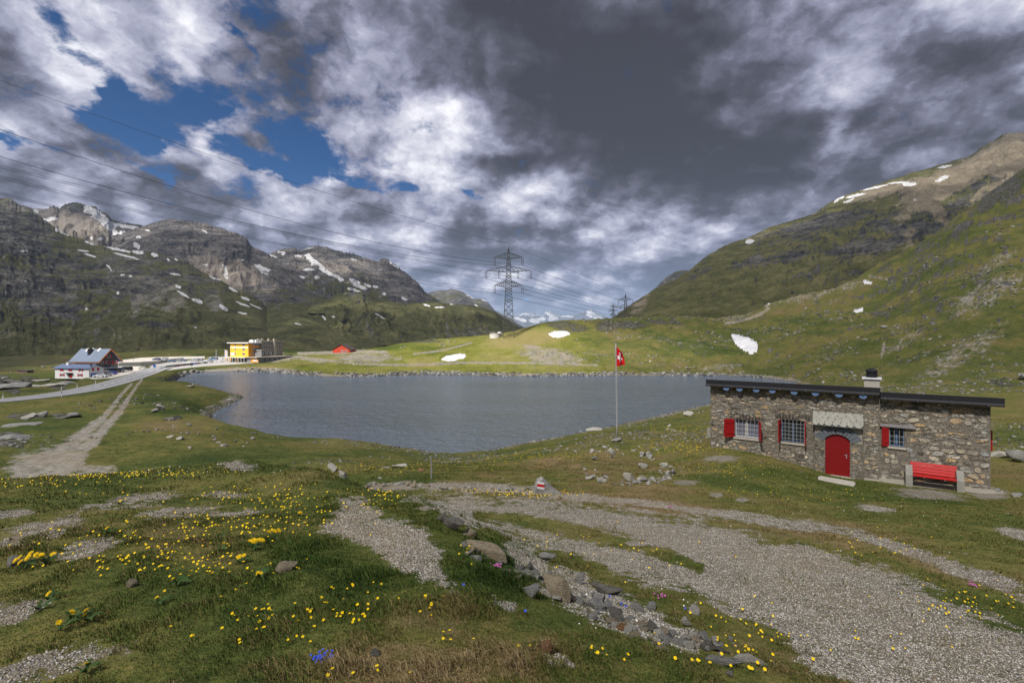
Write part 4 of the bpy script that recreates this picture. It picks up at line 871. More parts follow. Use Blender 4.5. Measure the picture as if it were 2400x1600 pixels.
# window builder
def window(W, y, cols, rows, label, shutters, curtain=False, red_jamb=False):
    s0, s1, z0, z1 = W; w = s1-s0; h = z1-z0
    mb = MB(); f = .05; yy = y+.20
    mb.box(s0+.002, s0+f, yy, yy+.07, z0, z1); mb.box(s1-f, s1-.002, yy, yy+.07, z0, z1); mb.box(s0+f, s1-f, yy, yy+.07, z0, z0+f); mb.box(s0+f, s1-f, yy, yy+.07, z1-f, z1-.002)
    mb.box((s0+s1)/2-.035, (s0+s1)/2+.035, yy-.004, yy+.066, z0+f, z1-f)
    fr = mb.build('window', M_WHITE if curtain else M_BLUEP, hut, .004); fr['label'] = label
    mb = MB(); mb.box(s0+f, s1-f, yy+.03, yy+.04, z0+f, z1-f); mb.build('pane', M_GLASS if not curtain else M_CURT, fr)
    if curtain:
        mb = MB(); mb.box((s0+s1)/2-.09, (s0+s1)/2-.0, yy-.012, yy-.005, z0+f, z1-f); mb.build('curtain', simple('cream_curtain', (.50,.47,.38), .9, .1), fr)
    mb = MB()
    for k in range(1, cols): x = s0+w*k/cols; mb.bar((x, y+.03, z0+.01), (x, y+.03, z1-.01), .011)
    for k in range(1, rows): z = z0+h*k/rows; mb.bar((s0+.01, y+.052, z), (s1-.01, y+.052, z), .011)
    for q in ((s0+.02,), (s1-.02,)): mb.bar((q[0], y+.04, z0), (q[0], y+.04, z1), .012)
    mb.build('grille', M_IRON, fr)
    mb = MB(); mb.box(s0-.06, s1+.06, y-.07, y+.19, z0-.09, z0-.003); mb.build('sill', M_CONCL, fr, .01)
    def leaf(hx, ang, side):
        """plank shutter hinged at hx; ang measured from lying flat on the wall"""
        lw = w/2*.98; q = MB(); n = 4
        for k in range(n): q.box(k*lw/n+.004, (k+1)*lw/n-.004, -.02, .015, z0, z1)
        for zz in (z0+h*.18, z0+h*.78): q.box(.02, lw-.02, .0152, .04, zz, zz+.09)
        o = q.build('shutter', M_RED, hut, .003); a = math.pi*(side < 0)
        o.location = (hx, y-.035, 0); o.rotation_euler = (0, 0, (math.pi+ang) if side < 0 else -ang)
        return o
    for hx, ang, side in shutters: leaf(hx, ang, side)
window(W1, 0, 6, 4, 'barred window with white frame and closed curtain', [(s0, R(a), d) for s0, a, d in ((W1[0]-.01, 38, -1), (W1[1]+.01, 72, 1))], True)
window(W2, 0, 6, 6, 'barred window with dark panes', [(W2[0]-.01, R(84), -1), (W2[1]+.01, R(84), 1)])
window(W3, .18, 3, 4, 'small barred window under a grey plank lintel', [(W3[0]-.01, R(12), -1)])
a = hs(2062, 991, -.12); b_ = hs(2147, 996, -.12)
mb = MB(); mb.box(a[0], b_[0], .05, .179, a[1]-.14, a[1]-.02); mb.build('lintel', M_GREYW, hut, .012)
# soldier-course lintels over the two left windows (thin stones set upright, 2 cm proud)
for W in (W1, W2):
    mb = MB(); n = 11
    for k in range(n):
        x = W[0]-.25+(W[1]-W[0]+.5)*k/n; hh = random.uniform(.20,.30)
        mb.box(x+.015, x+(W[1]-W[0]+.5)/n-.02, -.022, .02, W[3]+.04, W[3]+.04+hh)
    mb.build('stone_lintel', M_PORCH, hut, .012)
# porch surround with arch
PS = rect(1909, 994, 2021.5, 1123, .12); S0, S1 = PS[0], PS[1]; ZT = hs(1960, 998, .12)[1]
ac = (DR[0]+DR[1])/2; aw = (DR[1]-DR[0])/2; rise = .24; zs = DZ1-rise
def arch_pts(r_extra=0., n=12):
    # segmental arch
    Rr = (aw*aw+rise*rise)/(2*rise); zc = DZ1-Rr; a0 = math.asin(aw/Rr)
    return [(ac+(Rr+r_extra)*math.sin(-a0+2*a0*i/n), zc+(Rr+r_extra)*math.cos(-a0+2*a0*i/n)) for i in range(n+1)]
mb = MB(); mb.box(S0, DR[0], -.12, -.002, -.9, ZT); mb.box(DR[1], S1, -.12, -.002, -.9, ZT)
ap = arch_pts()
for i in range(len(ap)-1):
    (xa, za), (xb, zb) = ap[i], ap[i+1]
    mb.hexa([(xa,-.12,za),(xb,-.12,zb),(xb,-.002,zb),(xa,-.002,za),(xa,-.12,ZT),(xb,-.12,ZT),(xb,-.002,ZT),(xa,-.002,ZT)])
n0 = len(mb.v); tn = stone_face(mb, S0+.01, DR[0]-.03, -.8, zs-.14, -.12, [], (.06,.13), (.16,.45), (.012,.03), 5, .02)+stone_face(mb, DR[1]+.03, S1-.01, -.8, zs-.14, -.12, [], (.06,.13), (.16,.45), (.012,.03), 6, .02)
po = wall_mesh(mb, n0, tn, 'porch', M_PORCH)
mb = MB(); Rr = (aw*aw+rise*rise)/(2*rise); zc = DZ1-Rr; a0 = math.asin(aw/Rr)*1.25; n = 11
for k in range(n):     # dark voussoirs with pale joints
    t0 = -a0+2*a0*(k+.07)/n; t1 = -a0+2*a0*(k+.93)/n; ro = Rr+random.uniform(.36,.46); q = []
    for yy in (-.165, -.130):
        q.append([(ac+Rr*1.004*math.sin(t0), yy, zc+Rr*1.004*math.cos(t0)), (ac+Rr*1.004*math.sin(t1), yy, zc+Rr*1.004*math.cos(t1)), (ac+ro*math.sin(t1), yy, zc+ro*math.cos(t1)), (ac+ro*math.sin(t0), yy, zc+ro*math.cos(t0))])
    mb.add(q[0]+q[1], [(0,1,2,3),(7,6,5,4),(0,4,5,1),(1,5,6,2),(2,6,7,3),(3,7,4,0)])
mb.build('arch_stones', M_DSTONE, po)
mb = MB(); mb.box(S0+.01, DR[0]-.01, -.136, -.119, zs-.12, ZT-.02); mb.box(DR[1]+.01, S1-.01, -.136, -.119, zs-.12, ZT-.02); mb.box(DR[0]-.01, DR[1]+.01, -.128, -.119, DZ1+.1, ZT-.02); mb.build('spandrel', M_MORTAR, po)
# door leaf
mb = MB(); poly = [(DR[0]+.002, DZ0), (DR[1]-.002, DZ0)]+[(x, z-.002) for x, z in reversed(arch_pts())]
mb.prism(poly, 'y', -.055, -.0); dr = mb.build('door', M_REDD, hut, .004)
mb = MB(); hx = DR[1]-.13; mb.box(hx-.015, hx+.015, -.068, -.055, DZ0+.85, DZ0+1.02); mb.bar((hx,-.075,DZ0+.98),(hx-.09,-.085,DZ0+.98), .011, 6); mb.build('handle', M_IRON, dr)
mb = MB(); mb.box(DR[0]-.05, DR[1]+.05, -.16, -.056, DZ0-.10, DZ0-.004); mb.build('threshold', M_CONCL, hut, .008)
# stone slate canopy
cz0 = hs(1960, 998, .25)[1]; cz1 = hs(1960, 968, .02)[1]; mb = MB(); rows = 6; rg = random.Random(4)
x0c, x1c = S0-.06, S1+.04
for r_ in range(rows):
    f0 = r_/rows; f1 = (r_+1.35)/rows; y0 = -.46+.42*f0; z0 = cz0+(cz1-cz0)*f0; x = x0c-(.12 if r_ % 2 else 0)
    while x < x1c-.03:
        wd = rg.uniform(.22,.34); xa = max(x, x0c); xb = min(x+wd-.012, x1c)
        if xb-xa > .06:
            y1 = -.46+.42*min(f1, 1.); z1 = cz0+(cz1-cz0)*min(f1,1.); th = rg.uniform(.022,.035); dzz = rg.uniform(0,.012); ins = (xb-xa)*rg.uniform(.18,.3)
            pts = [(xa+ins, y0), (xb-ins, y0-.01), (xb, y0+.06), (xb, y1), (xa, y1), (xa, y0+.05)]
            zf = lambda yy: cz0+(cz1-cz0)*((yy+.46)/.42)+dzz+.035
            v = [(a_, b2, zf(b2)-th) for a_, b2 in pts]+[(a_, b2, zf(b2)) for a_, b2 in pts]; m_ = len(pts)
            mb.add(v, [tuple(range(m_-1,-1,-1)), tuple(range(m_,2*m_))]+[(i,(i+1)%m_,m_+(i+1)%m_,m_+i) for i in range(m_)])
        x += wd
cn = mb.build('canopy', M_SLATE, hut)
mb = MB(); mb.hexa([(x0c+.02,-.40,cz0-.02),(x1c-.02,-.40,cz0-.02),(x1c-.02,-.002,cz0-.02),(x0c+.02,-.002,cz0-.02),(x0c+.02,-.40,cz0+.01),(x1c-.02,-.40,cz0+.01),(x1c-.02,-.002,cz1-.0),(x0c+.02,-.002,cz1-.0)]); mb.build('canopy_base', M_DSTONE, cn)
# chimney
cs = hs(2043, 905, -1.6)[0]; cy = 1.6; zt = hs(2043, 888, -1.6)[1]
mb = MB(); mb.box(cs-.30, cs+.30, cy-.28, cy+.28, ZE1-.4, zt); ch = mb.build('chimney', M_CONCL, hut, .01)
mb = MB(); mb.box(cs-.38, cs+.38, cy-.36, cy+.36, zt+.002, zt+.08); mb.build('chimney_cap', M_WHITE, ch, .01)
mb = MB(); mb.lathe([(.20,.08),(.22,.12),(.22,.16),(.25,.17),(.25,.22),(.20,.23),(.22,.33),(.25,.40),(.17,.46),(.10,.50),(.10,.52)], (cs, cy, zt), 18); mb.build('cowl', M_BLACK, ch, smooth=False)
# open shutter on the side wall, wall box at the left end
zz0 = hs(2322, 1056, -1.2)[1]; zz1 = hs(2322, 1008, -1.2)[1]
mb = MB(); mb.box(SR+.01, SR+.22, 1.2, 1.24, zz0, zz1); mb.build('shutter', M_RED, hut, .004)
bz = hs(1662, 1025)[1]; mb = MB(); mb.box(-.20, -.005, .1, .45, bz-.02, bz+.48); mb.build('meter_box', M_CONC, hut, .01)
# footing strip of mortar
mb = MB(); pa = hs(2040,1126)[0]; mb.hexa([(S1+.05,-.45,-1.),(SR+.35,-.45,-1.),(SR+.35,.17,-1.),(S1+.05,.17,-1.),(S1+.05,-.42,hs(2040,1128)[1]),(SR+.35,-.42,hs(2320,1158)[1]),(SR+.35,.17,hs(2320,1150)[1]+.04),(S1+.05,.17,hs(2040,1120)[1]+.03)]); mb.build('footing', M_MORTAR, hut)
# doorstep slab (lies on the ground in front: its own thing)
sp = on_ground(1960, 1131); 
mb = MB(); mb.prism([(-.62,-.32),(.60,-.36),(.66,.1),(.60,.34),(-.58,.36),(-.66,0)], 'z', -.10, .07)
st = mb.build('doorstep', M_CONCL, None, .015); st.location = (sp.x, sp.y, tz(sp.x, sp.y)+.03); st.rotation_euler = (0,R(2),HYAW); tag(st, 'pale concrete slab doorstep in front of the red arched door', 'doorstep')
# bench
bl = hs(2130, 1132, .35); br = hs(2250, 1146, .35); BW = br[0]-bl[0]
bz0 = (bl[1]+br[1])/2
bo = Vector((HL.x+HE.x*bl[0]+HN.x*.32, HL.y+HE.y*bl[0]+HN.y*.32))
bench = empty('bench', (bo.x, bo.y, ZB+bl[1]), HYAW, 'bright red slatted bench between two concrete blocks against the stone hut', 'bench')
tl = (br[1]-bl[1])*.0
for k, x in enumerate((0, BW)):
    mb = MB(); mb.prism([(-.26,-.5),(.22,-.5),(.26,.40),(.12,.74),(.04,.80),(-.06,.76),(-.24,.42)][:], 'x', x-.12, x+.12)
    mb.v = [(p[0], p[1], p[2]) for p in mb.v]; mb.build('end_block', M_CONC, bench, .02)
mb = MB()
for k in range(4): mb.box(.125, BW-.125, -.32+k*.105, -.23+k*.105, .40, .435)
mb.build('seat', M_REDB, bench, .008)
mb = MB()
for k in range(4):
    z = .46+k*.115; y = .10+k*.035; mb.hexa([(.06,y,z),(BW-.06,y,z),(BW-.06,y+.03,z+.005),(.06,y+.03,z+.005),(.06,y+.03,z+.095),(BW-.06,y+.03,z+.095),(BW-.06,y+.06,z+.10),(.06,y+.06,z+.10)])
mb.build('backrest', M_REDB, bench, .006)
for x in (BW*.3, BW*.7): mb = MB(); mb.box(x-.02, x+.02, -.3, .14, .36, .398); mb.build('seat_support', M_IRON, bench)

# ================================================================ FLAGPOLE AND FLAG
fb = on_ground(1446, 1030); fb.z = tz(fb.x, fb.y)
ft = P(1443, 803, fb.y)
pole = empty('flagpole', fb, 0, 'tall slim grey flagpole standing on a stone mound between hut and lake', 'flagpole')
PH = ft.z-fb.z; lean = ft.x-fb.x
mb = MB(); mb.tube([(lean*k/8, 0, PH*k/8) for k in range(9)], [.045-.018*k/8 for k in range(9)], 10); mb.build('pole', simple('grey_pole_metal', (.36,.36,.37), .5, .5, .15, 2), pole, smooth=True)
mb = MB(); mb.lathe([(.03,0),(.055,.02),(.055,.05),(.0,.08)], (lean,0,PH), 10); mb.build('pole_cap', M_GUT, pole)
mb = MB(); mb.bar((.05*1, -.03, .9), (lean+.03, -.03, PH-.1), .006); mb.build('halyard', M_WHITE, pole)
def flag():
    n, m = 36, 40; Wf, Hf = .62, 1.42; v = []; uv = []
    for j in range(m+1):
        for i in range(n+1):
            u = i/n; w = j/m
            x = u*Wf*(1-.10*math.sin(w*3.1))*(.62+.38*math.sin(min(w*1.9,1.)*1.57)); y = .13*math.sin(u*9+w*2.2)*u**.6+.05*math.sin(u*17-w*3)*u
            z = -w*Hf-.34*u*(1-w)**1.0*1.1-.10*u*math.sin(w*5)+.05*u*w
            v.append((x, y, z)); uv.append((u, w))
    f = [(j*(n+1)+i, j*(n+1)+i+1, (j+1)*(n+1)+i+1, (j+1)*(n+1)+i) for j in range(m) for i in range(n)]
    nb = len(v); v2 = [(a, b-.006, c) for a, b, c in v]; f2 = [tuple(nb+k for k in reversed(q)) for q in f]
    me = bpy.data.meshes.new('flag'); me.from_pydata(v+v2, [], f+f2); at = me.attributes.new('uu', 'FLOAT_COLOR', 'POINT')
    for k, (a, b) in enumerate(uv+uv): at.data[k].color = (a, b, 0, 1)
    for p in me.polygons: p.use_smooth = True
    mt, t, b, co = new_mat('red_flag_with_white_cross', .85, .1)
    u, w, _ = t.node('ShaderNodeSeparateXYZ', {0: t.attr('uu', 'Vector')}).outputs
    du = t.m('ABSOLUTE', t.m('SUBTRACT', u, .5)); dw = t.m('ABSOLUTE', t.m('SUBTRACT', w, .5))
    cr = t.m('MAXIMUM', t.m('MULTIPLY', t.m('LESS_THAN', du, .105), t.m('LESS_THAN', dw, .32)), t.m('MULTIPLY', t.m('LESS_THAN', du, .32), t.m('LESS_THAN', dw, .105)))
    t.set(b.inputs['Base Color'], t.mix(cr, (.55,.012,.015), (.78,.78,.78))); b.inputs['Subsurface Weight'].default_value = .0
    me.materials.append(mt); o = link('flag', me, None, (ft.x+.04, ft.y-.02, P(1443, 812, fb.y).z)); o.rotation_euler = (0,0,R(4))
    tag(o, 'red flag with white cross hanging half folded from the flagpole', 'flag')
flag()
# ================================================================ ROCKS
def rock_material(name, a, b_, c_, lich=(.34,.33,.26)):
    m, t, b, co = new_mat(name, .93, .12)
    n = t.noise(t.mapping(co, (1,1,2.2), (.3,.2,0)), 3.2, 8, .72); n2 = t.noise(co, 11, 5, .7)
    c = t.ramp(n, [(.3,a),(.5,b_),(.68,c_)]); c = t.mix(t.m('MULTIPLY', t.ss(n2, .54, .66), .7), c, lich); c = t.vm('SCALE', c, t.m('MULTIPLY_ADD', t.noise(co, 30, 4, .7), 1.3, .38))
    t.set(b.inputs['Base Color'], c); h = t.m('ADD', n, t.m('MULTIPLY', n2, .35)); t.set(b.inputs['Normal'], t.bump(h, .9, .06)); return m
MR = {'grey': rock_material('grey_rock', (.12,.12,.12),(.25,.245,.23),(.38,.37,.335)),
      'pale': rock_material('pale_rock', (.22,.21,.185),(.37,.355,.31),(.50,.48,.42), (.52,.49,.40)),
      'ochre': rock_material('ochre_rock', (.13,.11,.08),(.26,.22,.155),(.36,.31,.23), (.40,.28,.13)),
      'dark': rock_material('dark_rock', (.055,.055,.058),(.13,.125,.115),(.22,.205,.18), (.22,.17,.10)),
      'rust': rock_material('rusty_rock', (.12,.07,.045),(.24,.13,.07),(.32,.2,.12), (.38,.22,.10))}
def rock_np(seed, sub=3, chop=11, rough=.07):
    """angular boulder: a sphere cut by random planes, then roughened; unit size"""
    bm = bmesh.new(); bmesh.ops.create_icosphere(bm, subdivisions=sub, radius=1.)
    v = np.array([p.co[:] for p in bm.verts]); f = np.array([[q.index for q in p.verts] for p in bm.faces]); bm.free()
    rg = np.random.default_rng(seed)
    for k in range(chop):
        n = rg.normal(size=3); n /= np.linalg.norm(n); d = rg.uniform(.28,.62); s = v@n; ex = np.maximum(s-d, 0); v = v-ex[:,None]*n*.985
    n_ = fbm(v[:,0]*1.3+seed, v[:,1]*1.3+v[:,2]*1.7, 4, .55)*rough*2+fbm(v[:,2]*5+seed, v[:,0]*5-v[:,1]*4, 3)*rough*.4
    v = v*(1+n_[:,None]); v /= np.abs(v).max(0); return v, f
ROCKM = {}
def rock_mesh(seed, mat, sub=3):
    sub = max(sub, 3)
    k = (seed, mat, sub)
    if k not in ROCKM: v, f = rock_np(seed, sub); ROCKM[k] = np_mesh('rock', v, f, MR[mat], False)
    return ROCKM[k]
def put_rock(name, px, py, w, h, dratio=.8, mat='grey', seed=0, yaw=0., tilt=0., sink=.3, label=None, cat='rock', group=None, y0=1.5, sub=3, kind=None):
    """w,h: size in photo pixels; (px,py) = middle of its foot"""
    g = on_ground(px, py, y0); Y = g.y; k = Y/F
    hw = w*k/2; hh = h*k/2/(1-sink*.5)
    me = rock_mesh(seed, mat, sub); o = link(name, me); o.scale = (hw, max(hw*dratio, .01), hh)
    o.location = (g.x, g.y+hw*dratio*.4, tz(g.x, g.y+hw*dratio*.4)+hh*(1-sink*2)*1.); o.rotation_euler = (R(tilt), R(tilt*.6), R(yaw))
    return tag(o, label, cat, group, kind)
# named boulders and slabs
RK = [
 ('slab',1150,1308,128,44,.38,'ochre',3,-24,0,.2,'long flat ochre slab lying on the rubble at the mound edge','rock slab'),
 ('slab',1062,1245,62,36,.5,'dark',5,-22,0,.2,'dark tilted slab left of the long ochre slab','rock slab'),
 ('slab',1100,1262,50,34,.5,'ochre',6,-30,8,.2,'brownish block between the dark slab and the long ochre slab','rock'),
 ('slab',1030,1222,40,24,.6,'dark',7,-20,0,.3,'low dark stone at the upper end of the rubble edge','rock'),
 ('boulder',1282,1315,48,24,.6,'grey',8,10,0,.25,'humped grey rock right of the long ochre slab','rock'),
 ('boulder',1303,1402,74,58,.6,'ochre',9,-30,0,.25,'large ochre lichened boulder in the middle of the rubble','boulder'),
 ('boulder',1246,1402,42,36,.7,'grey',10,0,0,.25,'round grey boulder left of the large ochre one','boulder'),
 ('boulder',1360,1368,28,44,.7,'grey',11,0,0,.15,'upright knobbly grey rock on the rubble line','rock'),
 ('slab',1430,1392,88,30,.4,'dark',12,-22,6,.2,'dark brown slab leaning over smaller stones','rock slab'),
 ('boulder',1395,1425,50,36,.7,'grey',13,-20,0,.25,'angular grey rock below the dark brown slab','rock'),
 ('boulder',1450,1455,46,34,.7,'dark',14,-20,0,.25,'dark rock low in the rubble, rusty stone beside it','rock'),
 ('boulder',1462,1478,32,24,.7,'rust',15,0,0,.25,'rusty brown stone beside the dark rock','rock'),
 ('boulder',1494,1432,34,26,.8,'grey',16,0,0,.2,'grey speckled stone with blue flowers beside it','rock'),
 ('boulder',1612,1468,32,26,.8,'pale',17,0,0,.2,'whitish block at the grass edge right of the rubble','rock'),
 ('boulder',1633,1440,36,24,.8,'pale',18,0,0,.2,'pale lichened stone near the gravel track','rock'),
 ('boulder',1524,1428,30,20,.8,'grey',19,0,0,.2,'flat grey stone right of the speckled one','rock'),
 ('slab',1705,1562,100,30,.25,'grey',20,-18,0,.2,'long thin grey slab lying in grass at the bottom right','rock slab'),
 ('slab',1762,1556,76,22,.25,'pale',22,-14,0,.2,'pale thin slab lying behind the long grey slab','rock slab'),
 ('boulder',1713,1586,18,20,.8,'grey',23,0,0,.2,'small grey stone below the two thin slabs','rock'),
 ('boulder',667,1340,50,40,.75,'ochre',24,10,0,.22,'lone buff boulder in the flowering turf','boulder'),
 ('boulder',312,1374,36,22,.8,'ochre',25,0,0,.35,'low cream stone half sunk in the turf at left','rock'),
 ('boulder',30,1326,46,26,.8,'grey',26,0,0,.3,'grey stone behind the dandelion clump at the left edge','rock'),
 ('boulder',1283,1530,34,34,.8,'rust',27,0,0,.25,'rusty orange stone in the grass at the bottom','rock'),
 ('boulder',873,1538,34,26,.8,'dark',28,0,0,.4,'dark half-buried stone in the dry grass at the bottom','rock'),
 ('slab',800,1120,30,26,.6,'pale',29,-40,0,.2,'pale slab end showing at the brow of the mound','rock slab'),
 ('slab',778,1104,34,20,.5,'pale',30,-30,0,.2,'pale slab further up the brow of the mound','rock slab'),
 ('boulder',372,962,26,22,.8,'pale',31,0,0,.2,'tall pale boulder on the peninsula pasture','boulder'),
 ('boulder',360,967,26,10,.8,'grey',32,0,0,.3,'low dark stones at the foot of the tall pale boulder','rock'),
 ('boulder',66,982,30,16,.8,'pale',33,0,0,.3,'pale rock in the pasture left of the dirt track','rock'),
 ('boulder',96,978,26,16,.8,'grey',34,0,0,.3,'grey rock beside the pale one left of the dirt track','rock'),
 ('boulder',162,974,28,12,.8,'grey',35,0,0,.3,'grey flat rock close to the dirt track','rock'),
 ('boulder',418,1030,20,9,.8,'pale',36,0,0,.3,'left of two round pale rocks in the hollow','rock'),
 ('boulder',398,1026,18,8,.8,'pale',37,0,0,.3,'pale rock further left in the hollow','rock'),
 ('boulder',524,1046,22,9,.8,'pale',38,0,0,.3,'pale flat rock above the brow near the lake','rock'),
 ('slab',444,908,30,7,.6,'pale',39,0,0,.3,'pale slab at the north tip of the peninsula shore','rock'),
 ('slab',536,938,16,6,.6,'pale',40,0,0,.3,'pale stone on the peninsula tip','rock'),
 ('boulder',1448,1036,26,12,.8,'grey',41,0,0,.3,'grey stone mound carrying the flagpole','rock'),
 ('slab',1392,1010,40,14,.5,'pale',42,8,0,.25,'pale rocks at the lake shore left of the flagpole','rock'),
 ('slab',1610,975,34,14,.6,'pale',43,0,0,.25,'pale rock group near the hut above the shore','rock'),
 ('boulder',1570,1000,14,9,.8,'pale',44,0,0,.25,'white stone in the yellow-flowered meadow','rock'),
 ('boulder',1436,1074,18,22,.6,'grey',45,0,0,.15,'upright blue-grey stone in the stone circle','rock'),
 ('boulder',1420,1052,18,8,.8,'pale',46,0,0,.25,'blue-grey stone at the top of the stone circle','rock'),
 ('boulder',1478,1128,32,24,.7,'pale',47,-20,0,.2,'largest pale rock at the front of the stone circle','boulder'),
 ('boulder',1504,1096,30,18,.7,'pale',48,10,0,.2,'broad mossy rock at the middle of the stone circle','rock'),
 ('boulder',1395,1078,16,12,.8,'grey',49,0,0,.2,'grey block at the left rim of the stone circle','rock'),
 ('boulder',1512,1128,20,16,.7,'grey',50,0,0,.2,'grey block right of the largest pale rock','rock'),
 ('boulder',1565,1120,14,12,.7,'grey',51,0,0,.2,'rounded stone at the right rim of the stone circle','rock'),
 ('slab',2165,1134,34,10,.6,'dark',52,0,0,.2,'dark flat stone under the left half of the bench','rock'),
 ('slab',2222,1143,32,13,.6,'grey',53,0,0,.2,'grey flat stone under the right half of the bench','rock'),
 ('boulder',2345,1155,22,12,.8,'grey',54,0,0,.3,'grey stone in the grass past the right corner of the hut','rock'),
 ('boulder',2394,1164,26,18,.8,'grey',55,0,0,.3,'brown-grey rock cut by the right picture edge','rock'),
 ('slab',2345,1072,50,22,.7,'pale',56,10,0,.2,'pale slab behind the right corner of the hut','rock slab'),
 ('boulder',2385,1082,50,34,.8,'grey',57,0,0,.2,'big grey rock behind the hut at the right edge','boulder'),
 ('boulder',1018,1074,10,6,.8,'dark',58,0,0,.2,'dark stone just behind the wooden post','rock'),
 ('slab',940,1094,50,10,.5,'pale',59,0,0,.3,'pale flat outcrop in the meadow left of the post','rock slab'),
 ('slab',905,1098,36,8,.5,'pale',60,0,0,.3,'second pale outcrop further left in the meadow','rock slab'),
 ('boulder',985,1104,20,8,.8,'rust',61,0,0,.3,'rusty flat stone between outcrop and post','rock'),
 ('boulder',888,1122,14,5,.8,'pale',62,0,0,.3,'small white stone in the green meadow','rock'),
 ('slab',1040,1148,22,8,.6,'ochre',63,0,0,.2,'ochre block in the low stone row by the gravel track','rock'),
 ('slab',1068,1148,24,10,.6,'ochre',64,0,0,.2,'second ochre block in the low stone row','rock'),
 ('slab',2000,1010,1,1,.6,'grey',65,0,0,.2,None,None),
 ('boulder',2075,770,20,8,.8,'grey',66,0,0,.2,'large dark crag block on the right slope','boulder'),
 ('boulder',2405,890,30,16,.8,'grey',67,0,0,.2,'grey block on the right slope at the picture edge','boulder'),
]
for q in RK:
    if q[11] is None: continue
    o = put_rock(*q[:6], mat=q[6], seed=q[7], yaw=q[8], tilt=q[9], sink=q[10], label=q[11], cat=q[12], sub=4 if q[3] > 60 else 3)
# way mark stone: a leaning wedge with the red and white mark on its upper left face
def way_mark():
    g = on_ground(1275, 1158, 8); g.z = tz(g.x, g.y); mb = MB(); rg = random.Random(8)
    prof = [(-.34,-.2),(-.31,.06),(-.25,.30),(-.19,.43),(-.06,.47),(.03,.40),(.14,.30),(.27,.18),(.42,.07),(.52,-.02),(.50,-.2)]; n = len(prof); v = []
    for yy, sc_ in ((-.13,.97),(-.02,1.04),(.14,1.),(.26,.80)):
        v += [(x*sc_+rg.uniform(-.012,.012), yy+(.03*rg.random() if yy > -.1 else 0), z*sc_+rg.uniform(-.01,.01)) for x, z in prof]
    f = [tuple(range(n-1,-1,-1)), tuple(range(3*n,4*n))]+[(k*n+i, k*n+(i+1)%n, (k+1)*n+(i+1)%n, (k+1)*n+i) for k in range(3) for i in range(n)]
    mb.add(v, f); o = mb.build('way_mark_stone', MR['grey'], None, .012, False, g); o.rotation_euler = (0,0,R(6)); tag(o, 'grey wedge-shaped stone with a red and white painted way mark at the track edge', 'way mark stone')
    for z0, z1, m_ in ((.345,.41,M_WHITE),(.265,.342,M_REDB),(.20,.262,M_WHITE)):
        q = MB(); q.hexa([(-.235,-.142,z0+.01),(-.02,-.142,z0-.03),(-.02,-.125,z0-.03),(-.235,-.125,z0+.01),(-.225,-.142,z1+.01),(-.01,-.142,z1-.03),(-.01,-.125,z1-.03),(-.225,-.125,z1+.01)]); q.build('paint_mark', m_, o)
way_mark()

def scatter_rocks(spots, names, label, group, cat='stone'):
    for i, (px, py, w, h, mat) in enumerate(spots):
        put_rock('stone', px, py, w, h, random.uniform(.6,1.), mat, 100+i % 14, random.uniform(0,360), random.uniform(-12,12), random.uniform(.2,.34), label, cat, group, sub=2)
rr = random.Random(21)
def along(pts, n, spread, wr, mats):
    c = catmull([(a, b_, 0) for a, b_ in pts], 8); out = []
    for k in range(n):
        p = c[rr.randrange(len(c))]; w = rr.uniform(*wr)*rr.uniform(.6,1.); out.append((p[0]+rr.gauss(0, spread), p[1]+rr.gauss(0, spread*.45), w, w*rr.uniform(.45,.8), rr.choice(mats)))
    return out
scatter_rocks(along([(1090,1280),(1180,1330),(1260,1370),(1340,1400),(1420,1450),(1520,1490),(1620,1510),(1700,1520)], 130, 22, (14,48), ['grey','grey','pale','ochre','dark']), '', 'small stone in the rubble along the edge between mound and gravel track', 'rubble stones along the mound edge')
scatter_rocks([(a, b_, w, h, m_) for a, b_, w, h, m_ in along([(1380,1070),(1420,1060),(1480,1062),(1530,1075),(1560,1100),(1560,1125),(1520,1132),(1470,1135),(1410,1128),(1385,1118),(1372,1100)], 70, 8, (9,24), ['grey','pale','pale'])], '', 'stone of the tumbled stone circle in the meadow before the hut', 'stones of the tumbled stone circle')
scatter_rocks(along([(860,1142),(950,1138),(1040,1145),(1130,1148),(1220,1150),(1300,1155)], 44, 4, (9,22), ['grey','pale','ochre']), '', 'stone in the low row along the far side of the gravel track', 'stones lining the gravel track')
scatter_rocks(along([(420,1000),(480,1010),(560,1040),(450,1045),(380,985)], 24, 22, (6,16), ['grey','pale']), '', 'stone in the pasture hollow before the lake bay', 'stones in the pasture hollow')

